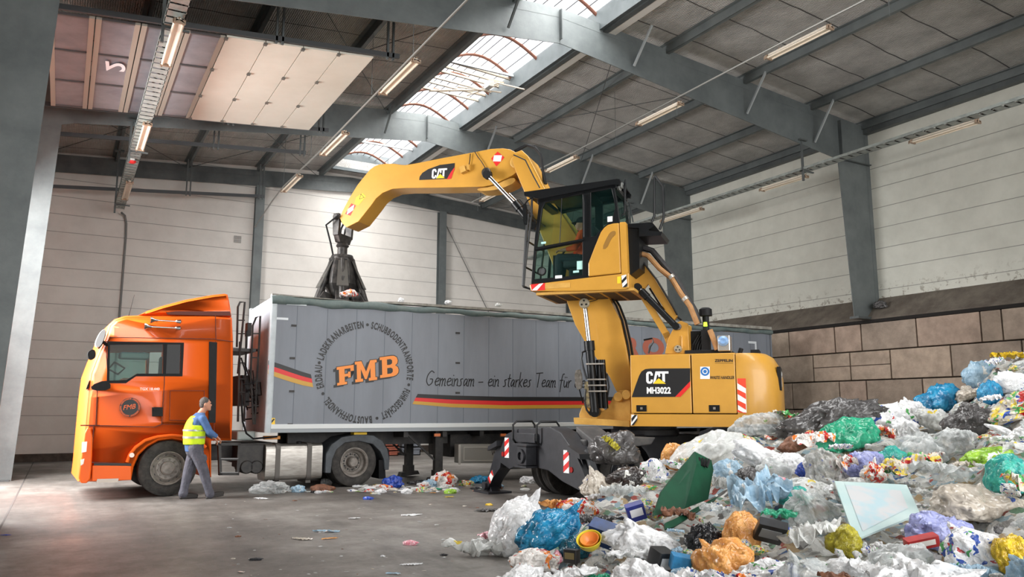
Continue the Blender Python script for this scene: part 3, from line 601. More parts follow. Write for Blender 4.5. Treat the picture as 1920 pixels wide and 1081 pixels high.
for i, (xa, xb, y) in enumerate([(281, 341, 600), (269.5, 340, 612)]):
    a = tp(xa, y); b = tp(xb, y); g = MB(); n_ = 14
    g.lathe([(.001, 0), (.07, 0), (.062, .02), (.03, .07), (.014, .15), (.011, b[0]-a[0]-.12), (.03, b[0]-a[0]-.1), (.04, b[0]-a[0]-.03), (.001, b[0]-a[0])], (a[0], -.06, a[1]), (1, 0, 0), 16); g.cyl((a[0]+.12, -.06, a[1]), (a[0]+.12, .03, a[1]-.03), .012); g.cyl((b[0]-.06, -.06, a[1]), (b[0]-.06, .03, a[1]-.02), .012); g.build('air_horn', chrome, truck)
a = tp(246, 590); b = tp(258, 546); g = MB(); g.tube([(a[0], .5, a[1]-.02), (b[0], .5, b[1])], [.008, .003], 6); g.lathe([(.001, 0), (.03, 0), (.02, .05), (.001, .06)], (a[0], .5, a[1]-.02), (0, 0, 1), 10); g.build('aerial', black, truck)
# chassis, steps, air tanks, fuel tank, mudguards, wheels
g = MB(); za = tp(420, 838)[1]
g.bx((-1.2, .75, za-.28), (4.35, .83, za)); g.bx((-1.2, 1.6, za-.28), (4.35, 1.68, za)); g.bx((1.25, .3, za-.33), (2.0, 1.9, za+.05)); g.bx((3.0, .83, za-.2), (4.2, 1.6, za+.08)); g.bx((3.5, .2, .45), (3.7, 2.2, .6)); g.bx((-.1, .2, .45), (.1, 2.2, .6))
g.build('chassis_frame', chas, truck, None)
st_ = MB(); A = tp(411, 833); B = tp(448, 889)
strip(st_, TP([(409, 832), (449, 832), (446, 888), (414, 888), (412, 832)]), .05, t3, .0, .12); strip(st_, TP([(414, 860), (446, 860)]), .045, t3, -.01, .14); st_.build('side_steps', chas, truck, None)
g = MB(); strip(g, TP([(414, 859), (446, 859)]), .012, t3, -.014, -.01); strip(g, TP([(414, 885), (446, 885)]), .012, t3, -.014, -.004); g.build('step_edge', mat('worn_step_edge', lin(120, 120, 120), .4, .5), truck, None)
g = MB(); a = tp(452, 835); b = tp(496, 876); g.bx((a[0], .15, b[1]), (b[0], .7, a[1]))
for xx in (466, 484): c_ = tp(xx, 876); g.lathe([(.001, 0), (.11, 0), (.13, .03), (.13, .5), (.11, .55), (.001, .55)], (c_[0], .12, c_[1]), (0, 1, 0), 18)
g.build('air_system_box', chas, truck)
a = tp(500, 833); b = tp(604, 897); g = MB(); cxm = (a[0]+b[0])/2
def rrect(x0, z0, x1, z1, r, n=5):
    out = []
    for cx, cz, s0 in ((x1-r, z1-r, 0), (x0+r, z1-r, 90), (x0+r, z0+r, 180), (x1-r, z0+r, 270)):
        for k in range(n+1): t = math.radians(s0+90*k/n); out.append((cx+r*math.cos(t), cz+r*math.sin(t)))
    return out
rr = rrect(.02, b[1], .62, a[1], .1); g.prism(rr, lambda y, z, d: Vector((d, y, z)), a[0], b[0]); ft = g.build('fuel_tank', alum, truck, 40, bevel=.012)
for xx in (521.5, 580.5):
    c_ = tp(xx, 860)[0]; g = MB(); q = [(y, z) for y, z in rrect(0, b[1]-.025, .64, a[1]+.02, .11)]; g.prism(q, lambda y, z, d: Vector((d, y, z)), c_-.045, c_+.045); g.bx((c_-.05, .05, b[1]-.07), (c_+.05, .6, b[1]-.02)); g.build('tank_strap', mat('tank_strap', lin(98, 94, 90), .6, .3), ft, None)
g = MB(); c_ = tp(567, 830); g.lathe([(.001, 0), (.055, 0), (.055, .05), (.001, .06)], (c_[0], .22, a[1]-.01), (0, 0, 1), 16); g.build('filler_cap', black, ft)
rx = tp(665, 866)[0]
for cx, dd, nm in ((tp(315, 883)[0], False, 'front'), (rx, True, 'rear')):
    Rw = .50 if not dd else .49
    wheel(truck, (cx, .16, Rw), Rw, .30, .29, -1, dished=dd); wheel(truck, (cx, CW-.16, Rw), Rw, .30, .29, 1, dished=dd)
    if dd: wheel(truck, (cx, .50, Rw), Rw, .28, .29, -1, dished=True); wheel(truck, (cx, CW-.5, Rw), Rw, .28, .29, 1, dished=True)
mg = TP([(609, 886), (611, 850), (620, 833), (640, 819), (668, 814), (700, 816), (716, 826), (725, 842), (729, 862), (728, 880), (720, 880), (719, 862), (712, 846), (698, 832), (672, 826), (646, 829), (630, 842), (622, 860), (619, 886)])
for y0, y1 in ((-.04, .62), (CW-.62, CW+.02)): g = MB(); g.prism(mg, t3, y0, y1); g.build('rear_mudguard', mat('mudguard_grey', lin(84, 90, 96), .6, 0, lin(64, 68, 72), 4), truck, 40, bevel=.01)
g = MB(); g.prism(TP([(711, 862), (722, 862), (724, 897), (711, 897)]), t3, .02, .45); g.build('mud_flap', black, truck, None)
g = MB(); g.prism(TP([(719, 832), (730, 842), (731, 862), (722, 858)]), t3, .02, .3); g.build('tail_bracket', black, truck, None); g = MB(); c_ = tp(730, 850); g.lathe([(.001, 0), (.05, 0), (.05, .04), (.001, .045)], (c_[0]-.01, .1, c_[1]), (1, 0, 0), 14); g.build('tail_lamp', mat('red_lamp', lin(150, 30, 28), .3), truck)
g = MB(); g.cyl((rx+.1, 1.22, za+.05), (rx+.1, 1.22, za+.13), .5, 24); g.build('fifth_wheel', chas, truck)
# ladders, hoses and catwalk behind the cab
g = MB()
def V3(pts, dep): return [(tp(x, y, dep)[0], dep, tp(x, y, dep)[1]) for x, y in pts]
g.tube(V3([(444, 650), (446, 575), (450, 566), (459, 566), (456, 600), (450, 660), (446, 700)], .4), .022, 6); g.tube(V3([(441, 655), (486, 656)], .35), .03, 6)
g.tube(V3([(475, 795), (470, 700), (474, 610), (480, 595), (488, 592), (486, 640), (481, 720), (478, 795)], .25), .02, 6); g.tube(V3([(450, 640), (446, 790)], .3), .022, 6); g.tube(V3([(462, 620), (458, 790)], .5), .02, 6)
for yy in (600, 625, 680, 710, 735, 760): g.tube(V3([(446, yy), (459, yy)], .4), .014, 6)
for yy in (625, 670, 715, 760): g.tube(V3([(473, yy), (485, yy)], .25), .014, 6)
g.build('catwalk_ladder', chas, truck)
g = MB(); g.bx((tp(443, 650)[0], .3, tp(443, 650)[1]-.06), (tp(487, 650)[0], 1.6, tp(443, 650)[1])); g.bx((1.32, .6, tp(443, 760)[1]), (1.5, 1.9, tp(443, 700)[1])); g.bx((tp(476, 600)[0], .5, tp(476, 625)[1]), (tp(484, 600)[0], .7, tp(476, 600)[1])); g.build('equipment_rack', chas, truck, None)
g = MB()
for k in range(7):
    yy = 690+k*11; d_ = .2+.12*k; xx = 452+(k*7) % 20
    g.tube(V3([(xx, yy-20), (xx+10, yy+12), (xx+22, yy+4), (xx+24, yy+28), (xx+4, yy+30)], d_), .016, 6)
g.tube(V3([(452, 740), (455, 790), (462, 812), (475, 822), (520, 818)], .15), .02, 6)
g.build('air_hose', black, truck)
g = MB(); a = tp(456, 815); g.bx((a[0], .5, a[1]-.12), (a[0]+.35, 1.4, a[1]+.06)); g.build('rear_tank', mat('pale_tank', lin(170, 184, 180), .5), truck, bevel=.03)
g = MB(); a = tp(505, 818); b = tp(535, 824); g.bx((a[0], .35, b[1]), (b[0], .5, a[1])); g.build('amber_lamp', mat('amber_lens', lin(236, 150, 40), .35), truck, bevel=.01)
g = MB(); a = tp(664, 810); b = tp(688, 814); g.bx((a[0], .0, b[1]), (b[0], .2, a[1])); g.build('yellow_reflector', yel_d, truck, None)

# ------------------------------------------------------------------ trailer
RA = math.radians(-1.6); p_ = tp(497, 810); R0 = T0+_tx*p_[0]+_ty*(-.02); R0 = Vector((R0.x, R0.y, 0))
trailer = root('moving_floor_trailer', 'long grey high-sided walking floor semi-trailer with ring lettering, behind the yellow machine', 'trailer', R0, RA)
_rx = Vector((math.cos(RA), math.sin(RA), 0)); _ry = Vector((-math.sin(RA), math.cos(RA), 0))
def rp(x, y, dep=0.0): p = onplane(x, y, R0+_ry*dep, _ry)-R0; return (p.dot(_rx), p.z)
def RP_(pts, dep=0.0): return [rp(x, y, dep) for x, y in pts]
zb = rp(497, 811)[1]; zr = rp(500, 797)[1]; zt = rp(500, 569)[1]; zc = rp(503, 552)[1]; TL = rp(1447, 640)[0]; TW = 2.5
grey = mat('trailer_grey_paint', lin(128, 134, 143), .55, 0, lin(116, 121, 129), .9, detail=9, stretch=(1.6, 1, .35))
pale = mat('trailer_pale_rail', lin(196, 204, 208), .5, 0, lin(170, 178, 182), 2)
def r3(a, b, d): return Vector((a, d, b))
g = MB(); g.bx((.1, 0, zr-.02), (TL-.05, .03, zt+.02)); sw = g.build('side_panel', grey, trailer, None)
g = MB(); g.bx((.1, TW-.03, zr-.02), (TL-.05, TW, zt+.02)); g.build('side_panel', grey, trailer, None)
g = MB(); g.bx((.0, .12, zb), (.05, TW-.12, zt+.14)); fp = g.build('front_panel', mat('trailer_front_pale', lin(204, 212, 220), .8, 0, lin(170, 180, 190), 1), trailer, None)
g = MB(); g.bx((TL-.08, 0, zb), (TL, TW, zt+.1)); g.build('rear_door', grey, trailer, None)
g = MB(); g.bx((.05, 0, zb+.02), (TL, TW, zb+.12)); g.build('load_floor', chas, trailer, None)
for y0 in (-.02, TW-.12): g = MB(); g.prism(rrect(-.01, y0, .12, y0+.14, .04), lambda x, y, d: Vector((x, y, d)), zb, zc+.0); g.build('corner_post', pale, trailer, 40)
g = MB(); g.bx((.1, -.025, zr-.07), (TL, .02, zr+.02)); g.build('white_rail', mat('white_side_rail', lin(214, 218, 218), .5), trailer, None, bevel=.006)
g = MB(); g.bx((.1, -.02, zb), (TL, .1, zr-.07)); g.bx((.1, TW-.1, zb), (TL, TW, zr-.07)); g.build('floor_rail', mat('rail_grey', lin(142, 148, 152), .5, .1), trailer, None)
# seams of the side planking, dirt streaks stay in the paint
sm = mat('plank_seam', lin(96, 104, 114), .6); g = MB(); xs = []; x = rp(552.6, 700)[0]
while x < TL: xs.append(x); g.bx((x-.006, -.003, zr+.02), (x+.006, .001, zt)); x += .62
g.build('plank_seam', sm, trailer, None)
g = MB()
for q in ((551, 610), (548, 671), (547, 733), (544, 795), (858, 624), (858, 680), (858, 736), (858, 795)): a = rp(*q); g.bx((a[0]-.05, -.02, a[1]-.02), (a[0]+.05, 0, a[1]+.02))
g.build('hinge', chas, trailer, None)
g = MB()
for q in ((556, 571), (832, 584), (1030, 597)): a = rp(*q); g.bx((a[0]-.2, -.02, a[1]-.015), (a[0]+.2, 0, a[1]+.01))
g.build('top_latch', pale, trailer, None)
# rolled tarpaulin on the top rail
tarp = mat('green_grey_tarp', lin(86, 102, 102), .6, 0, lin(112, 124, 120), 3, .4, 12)
g = MB(); N_ = 90; pts = []; rs = []
for i in range(N_+1):
    t = i/N_; pts.append((t*TL, .01+.01*math.sin(t*37), zt+.085+.012*math.sin(t*51)+.008*math.sin(t*131))); rs.append((.085 if t < .16 else max(.06, .085-(t-.16)*.25))+.010*math.sin(t*83)+.008*noise.noise(Vector((t*40, 0, 0))))
g.tube(pts, rs, 12); g.build('rolled_tarpaulin', tarp, trailer, 50)
g = MB(); g.prism([(0, zc-.01), (.0, zc+.03), (1.8, zt+.17), (2.6, zt+.22), (TL, zt+.24), (TL, zt+.16)], lambda a, b, d: Vector((a, d, b)), -.02, .14); g.build('top_rail', mat('dusty_top_rail', lin(168, 166, 158), .7, 0, lin(120, 116, 108), 5), trailer, None)
g = MB(); g.bx((0, TW-.12, zt), (TL, TW, zt+.17)); g.build('top_rail', mat('dusty_top_rail', (1, 1, 1)), trailer, None)
g = MB(); a = rp(512, 594); g.prism([(a[0], a[1]-.28), (a[0]+.05, a[1]-.28), (a[0]+.05, a[1]-.045), (a[0]+.3, a[1]-.045), (a[0]+.3, a[1]), (a[0], a[1])], r3, -.004, .0); a = rp(1418, 640); g.prism([(a[0]-.3, a[1]), (a[0], a[1]), (a[0], a[1]-.3), (a[0]-.06, a[1]-.3), (a[0]-.06, a[1]-.06), (a[0]-.3, a[1]-.06)], r3, -.004, 0); g.build('reflex_corner', mat('pale_reflex', lin(212, 218, 222), .4), trailer, None)
def band(name, top, bot, m):   # curved stripes between two px polylines
    g = MB(); T_ = RP_(top); B_ = RP_(bot); n = len(T_); g.add([r3(a, b, -.006) for a, b in T_+B_], [(i, i+1, n+i+1, n+i) for i in range(n-1)]); g.build(name, m, trailer, None)
def mixp(a, b, t): return [(p[0]+(q[0]-p[0])*t, p[1]+(q[1]-p[1])*t) for p, q in zip(a, b)]
T_ = [(503, 675), (525, 682), (545, 689), (565, 696), (583, 701.5)]; B_ = [(502, 701), (525, 709), (547, 716), (568, 722), (587, 725.5)]
for i, m_ in enumerate((black_d, red_d, gold_d)): band('flag_stripe', mixp(T_, B_, i/3), mixp(T_, B_, (i+1)/3), m_)
T_ = [(783, 738), (850, 741), (950, 743.5), (1100, 744), (1250, 743), (1440, 742)]; B_ = [(773, 757), (845, 763), (945, 766), (1100, 764.5), (1250, 762), (1440, 760)]
for i, m_ in enumerate((black_d, red_d, gold_d)): band('flag_stripe', mixp(T_, B_, i*.36 if i < 2 else .7), mixp(T_, B_, (.36, .7, 1)[i]), m_)
# ring lettering
rc = rp(685.5, 697); rr_ = abs(rp(770, 697)[0]-rp(601, 697)[0])/2
g = MB()
circle_text(g, [('LADEKRANARBEITEN', -77, -4), ('SCHUBBODENTRANSPORTE', 5, 99), ('FUHRGESCHAEFT'.replace('AE', '\u00c4'), 110, 158), ('BAUSTOFFHANDEL', 170, 236), ('ERDBAU', 249, 277)], rc, rr_-.05, .14, r3, -.006)
for a in (0.5, 104.5, 164, 242.5, 279.5): t = math.radians(a); g.flat(circ(rc[0]+(rr_+.02)*math.sin(t), rc[1]+(rr_+.02)*math.cos(t), .032, 12), r3, -.006)
g.build('ring_lettering', black_d, trailer, None)
# FMB in slab letters
GL = {'F': [(0, 0), (.46, 0), (.46, .14), (.36, .14), (.36, .42), (.52, .42), (.52, .34), (.64, .34), (.64, .66), (.52, .66), (.52, .57), (.36, .57), (.36, .84), (.64, .84), (.64, .68), (.80, .68), (.80, 1), (0, 1), (0, .85), (.10, .85), (.10, .14), (0, .14)],
      'M': [(0, 0), (.40, 0), (.40, .14), (.30, .14), (.30, .62), (.50, .10), (.60, .10), (.80, .62), (.80, .14), (.70, .14), (.70, 0), (1.14, 0), (1.14, .14), (1.05, .14), (1.05, .86), (1.14, .86), (1.14, 1), (.80, 1), (.57, .46), (.34, 1), (0, 1), (0, .86), (.09, .86), (.09, .14), (0, .14)],
      'B': [(0, 0), (.62, 0), (.76, .04), (.86, .14), (.88, .28), (.84, .42), (.72, .52), (.82, .60), (.85, .74), (.80, .90), (.68, .98), (.56, 1), (0, 1), (0, .86), (.10, .86), (.10, .14), (0, .14)]}
BH = [[(.34, .15), (.52, .15), (.60, .22), (.60, .36), (.52, .43), (.34, .43)], [(.34, .58), (.50, .58), (.58, .64), (.58, .78), (.50, .85), (.34, .85)]]
def fmb(mb, shift, d, grow=0):
    for ch, xa, xb, yb, yt, in (('F', 632, 664, 722.5, 688), ('M', 666, 707, 716.5, 678), ('B', 712.5, 747.5, 708.5, 669.5)):
        a = Vector(rp(xa, yb)); b = Vector(rp(xb, yb-5.0)); t = Vector(rp(xa-1, yt)); w = max(p[0] for p in GL[ch]); ux = (b-a); uy = t-a
        f = lambda p: tuple(a+ux*(p[0]/w)+uy*p[1]+Vector(shift))
        hs = [[f(p) for p in h] for h in BH] if ch == 'B' and not grow else []
        pl = [f(p) for p in GL[ch]]
        if grow: pl = inset(pl, -grow)
        mb.flat(pl, r3, d, hs)
g = MB(); fmb(g, (-.07, -.045), -.006, .0); fmb(g, (-.035, -.022), -.0062, 0); fmb(g, (0, 0), -.0065, .018); g.build('letter_shadow', black_d, trailer, None)
g = MB(); fmb(g, (0, 0), -.010); g.build('company_letters', mat('orange_decal', lin(238, 140, 50), .5), trailer, None)
# handwritten slogan: each letter is a set of pen strokes
HW = {'G': [[(.8, .85), (.5, 1), (.15, .7), (.1, .3), (.4, 0), (.75, .2), (.75, .45), (.45, .45)]], 'e': [[(.05, .25), (.5, .35), (.45, .52), (.2, .5), (.08, .25), (.2, .02), (.55, .12)]],
      'm': [[(.0, .5), (.08, .45), (.05, 0)], [(.06, .3), (.25, .52), (.33, .4), (.3, 0)], [(.31, .3), (.5, .52), (.6, .4), (.56, .02), (.68, .05)]], 'i': [[(.1, .5), (.08, .05), (.2, .02)], [(.13, .68), (.15, .72)]],
      'n': [[(.02, .5), (.08, .45), (.06, 0)], [(.07, .3), (.3, .52), (.42, .4), (.38, .03), (.5, .06)]], 's': [[(.4, .5), (.15, .45), (.3, .25), (.3, .05), (.05, .02)]], 'a': [[(.42, .45), (.2, .5), (.05, .2), (.15, 0), (.4, .3), (.43, .45), (.4, .05), (.52, .04)]],
      '-': [[(0, .28), (.5, .3)]], 't': [[(.2, .85), (.12, .1), (.28, .0)], [(.0, .55), (.38, .58)]], 'r': [[(.05, .5), (.08, 0)], [(.08, .3), (.25, .5), (.38, .48)]], 'k': [[(.1, 1), (.06, 0)], [(.4, .55), (.1, .25), (.42, 0)]],
      'T': [[(0, .95), (.8, 1)], [(.4, .97), (.33, 0)]], 'f': [[(.5, .95), (.3, .95), (.2, .6), (.15, -.3)], [(0, .5), (.4, .52)]], 'u': [[(.05, .5), (.05, .15), (.2, .0), (.38, .2), (.42, .5), (.4, .05), (.5, .03)]], 'U': [[(.05, .5), (.05, .15), (.2, .0), (.38, .2), (.42, .5), (.4, .05), (.5, .03)], [(.12, .7), (.13, .74)], [(.32, .7), (.33, .74)]],
      'd': [[(.42, .42), (.2, .5), (.05, .2), (.18, 0), (.42, .25)], [(.5, 1), (.42, .05), (.55, .03)]]}
wd_ = {'G': .95, 'e': .55, 'm': .72, 'i': .25, 'n': .52, 's': .5, 'a': .55, '-': .6, 't': .38, 'r': .4, 'k': .48, 'T': .75, 'f': .5, 'u': .55, 'U': .55, 'd': .6, ' ': .42}
txt = 'Gemeinsam - ein starkes Team fUr die s'; tot = sum(wd_[c] for c in txt); a = Vector(rp(796, 723)); b = Vector(rp(1110, 727)); sx = (b.x-a.x)/tot; hh = .34; x = 0; g = MB()
for ch in txt:
    for stx in HW.get(ch, []):
        pts = []
        for i in range(len(stx)-1):
            for k in range(4): t = k/4; pts.append((stx[i][0]+(stx[i+1][0]-stx[i][0])*t, stx[i][1]+(stx[i+1][1]-stx[i][1])*t))
        pts.append(stx[-1])
        for _ in range(2): pts = [pts[0]]+[((pts[i-1][0]+pts[i][0]*2+pts[i+1][0])/4, (pts[i-1][1]+pts[i][1]*2+pts[i+1][1])/4) for i in range(1, len(pts)-1)]+[pts[-1]]
        t_ = x/tot; P = [(a.x+(x+q[0]+q[1]*.22)*sx, a.y+(b.y-a.y)*t_+q[1]*hh) for q in pts]
        for i in range(len(P)-1):
            A_ = Vector(P[i]); B_ = Vector(P[i+1]); e = (B_-A_); 
            if e.length < 1e-5: continue
            e.normalize(); q = Vector((-e.y, e.x))*.011; A2 = A_-e*.004; B2 = B_+e*.004; g.add([r3(*v, -.006) for v in (A2-q, B2-q, B2+q, A2+q)], [(0, 1, 2, 3)])
    x += wd_[ch]
g.build('handwritten_slogan', black_d, trailer, None)
g = MB()
for ch, x0, x1 in (('R', 1176, 1200), ('O', 1205, 1246), ('L', 1250, 1290)): text_on(g, ch, rp(x0, 666), rp(x1, 667), abs(rp(x0, 634)[1]-rp(x0, 666)[1]), r3, -.006, 0, .06)
g.build('orange_lettering', mat('faded_orange_letters', lin(166, 92, 72), .6), trailer, None)
g = MB(); g.prism(RP_([(499, 783), (515.5, 783), (515.5, 796), (499, 796)]), r3, -.006, 0); o = g.build('warning_label', yel_d, trailer, None); g = MB(); text_on(g, 'MAN', rp(501, 793), rp(514, 793), .06, r3, -.008, .2, .03) if False else strip(g, RP_([(501, 786), (507, 793), (513, 786)]), .03, r3, -.008, -.007); g.build('label_print', black_d, o, None)
# under the trailer: legs, cross beams, side box, side lamps, wheels at the rear
for dep, xa, xb, yb_ in ((.35, 824, 842, 886), (TW-.35, 784, 799, 879)):
    x0 = rp(833 if dep < 1 else 833, 840)[0]
    for_x = x0; g = MB(); g.bx((for_x-.09, dep-.07, .22), (for_x+.09, dep+.07, zb)); lg = g.build('landing_leg', chas, trailer, None)
    g = MB(); g.bx((for_x-.11, dep-.1, .1), (for_x+.11, dep+.1, .26)); g.prism([(for_x-.24, .0), (for_x+.24, .05), (for_x+.2, .13), (for_x-.2, .1)], r3, dep-.12, dep+.12); g.build('leg_foot', chas, lg, None)
    g = MB(); g.bar((for_x-.05, dep, .45), (for_x-.75, dep, zb-.05), .04, .04); g.build('leg_brace', chas, trailer, None)
g = MB()
for x in [rp(760, 820)[0]+k*.9 for k in range(12)]: g.bx((x, .1, zb-.13), (x+.1, TW-.1, zb))
g.bx((.6, .75, zb-.3), (TL-.3, .85, zb)); g.bx((.6, 1.65, zb-.3), (TL-.3, 1.75, zb)); g.bx((rp(865, 830)[0], .6, zb-.6), (TL-.5, 1.9, zb-.1)); g.build('trailer_frame', chas, trailer, None)
g = MB(); bxp = RP_([(862, 832), (1060, 832), (1060, 868), (862, 868)]); g.prism(bxp, r3, .02, .3); pb = g.build('pallet_box', mat('box_alu', lin(140, 138, 132), .5, .3), trailer, None, bevel=.01)
g = MB(); strip(g, RP_([(870, 838), (1058, 838), (1058, 863), (870, 863), (870, 838)]), .02, r3, .005, .02); strip(g, RP_([(862, 835), (862, 868)]), .05, r3, .005, .02); g.build('box_frame', mat('box_frame_light', lin(172, 168, 160), .5, .3), pb, None)
g = MB(); text_on(g, 'WWW.', rp(922, 853), rp(950, 853), .10, r3, .012, .1, .01); g.build('web_lettering', black_d, pb, None)
g = MB()
for q in ((820, 815), (944, 815), (820+247, 815)): a = rp(*q); g.bx((a[0]-.07, -.01, a[1]-.03), (a[0]+.07, .03, a[1]+.03))
g.build('side_lamp', mat('amber_side', lin(200, 110, 60), .4), trailer, None)
for cx in (TL-4.6, TL-3.3, TL-2.0):
    for y_, nr in ((.18, -1), (TW-.18, 1)): wheel(trailer, (cx, y_, .5), .5, .36, .29, nr, dished=True, tread=False)
g = MB(); g.bx((TL-5.3, .0, .95), (TL-1.3, .4, 1.02)); g.build('mudguard', chas, trailer, None)

# ------------------------------------------------------------------ material handler
cat_y = mat('machine_yellow', lin(202, 149, 57), .42, 0, lin(190, 139, 50), 1.1, coat=.25)
cat_w = mat('worn_machine_yellow', lin(206, 160, 78), .5, 0, lin(186, 140, 62), 3.5)
dk = mat('undercarriage_black', lin(24, 26, 32), .5, 0, lin(42, 43, 48), 5, coat=.1)
gb_ = mat('cab_gloss_black', (.007, .008, .009), .35, spec=.25)
EA = math.radians(-50); _ef = Vector((-math.cos(EA), -math.sin(EA), 0)); _el = Vector((-_ef.y, _ef.x, 0))
EA0 = CO+ray(1183, 798)*13.8; E0 = EA0-_el*1.27; E0 = Vector((E0.x, E0.y, 0))
ex = root('material_handler', 'yellow wheeled material handler with raised cab and long arm, loading the grey trailer', 'excavator', E0, math.atan2(_ef.y, _ef.x))
def ep(x, y, l=1.27): p = onplane(x, y, E0+_el*l, _el)-E0; return (p.dot(_ef), p.z)
def EP(pts, l=1.27): return [ep(x, y, l) for x, y in pts]
def e3(a, b, d): return Vector((a, d, b))
NS = 1.27
# undercarriage has its own heading (front end towards -X of the hall)
def uc(u, v, w): # u forward, v towards the camera side, w up  (hall axes -> machine axes)
    p = Vector((-u, -v, 0)); return Vector((p.dot(_ef), p.dot(_el), w))
UM = Matrix((( Vector((-1, 0, 0)).dot(_ef), Vector((0, -1, 0)).dot(_ef), 0, 0), (Vector((-1, 0, 0)).dot(_el), Vector((0, -1, 0)).dot(_el), 0, 0), (0, 0, 1, 0), (0, 0, 0, 1)))
g = MB(); g.prism([(-2.2, .62), (-2.2, .95), (-.7, 1.12), (.7, 1.12), (1.9, .98), (1.9, .62), (.8, .55), (-.8, .55)], lambda a, b, d: Vector((a, d, b)), -.5, .5); g.build('undercarriage_frame', dk, ex, 30, mat4=UM, bevel=.02)
for u in (1.38, -1.38):
    g = MB(); g.cyl((u, -1.0, .5), (u, 1.0, .5), .14, 16); g.box((u, 0, .55), (.5, .7, .4)); g.build('axle', dk, ex, 35, mat4=UM)
    for v in (1, -1):
        for o_ in (.98, .64): wheel(ex, (u, v*o_, .5), .50, .27, .27, v, axis=(0, 1, 0), mat4=UM, rimcol=dk)
    for v in (.8, -.8):
        g = MB(); q = [(u+.62*math.cos(math.radians(t)), .5+.60*math.sin(math.radians(t))) for t in range(20, 165, 12)]; q += [(u+.58*math.cos(math.radians(t)), .5+.56*math.sin(math.radians(t))) for t in range(164, 19, -12)]
        g.prism(q, lambda a, b, d: Vector((a, d, b)), v-.36, v+.36); g.build('mudguard', dk, ex, 40, mat4=UM)
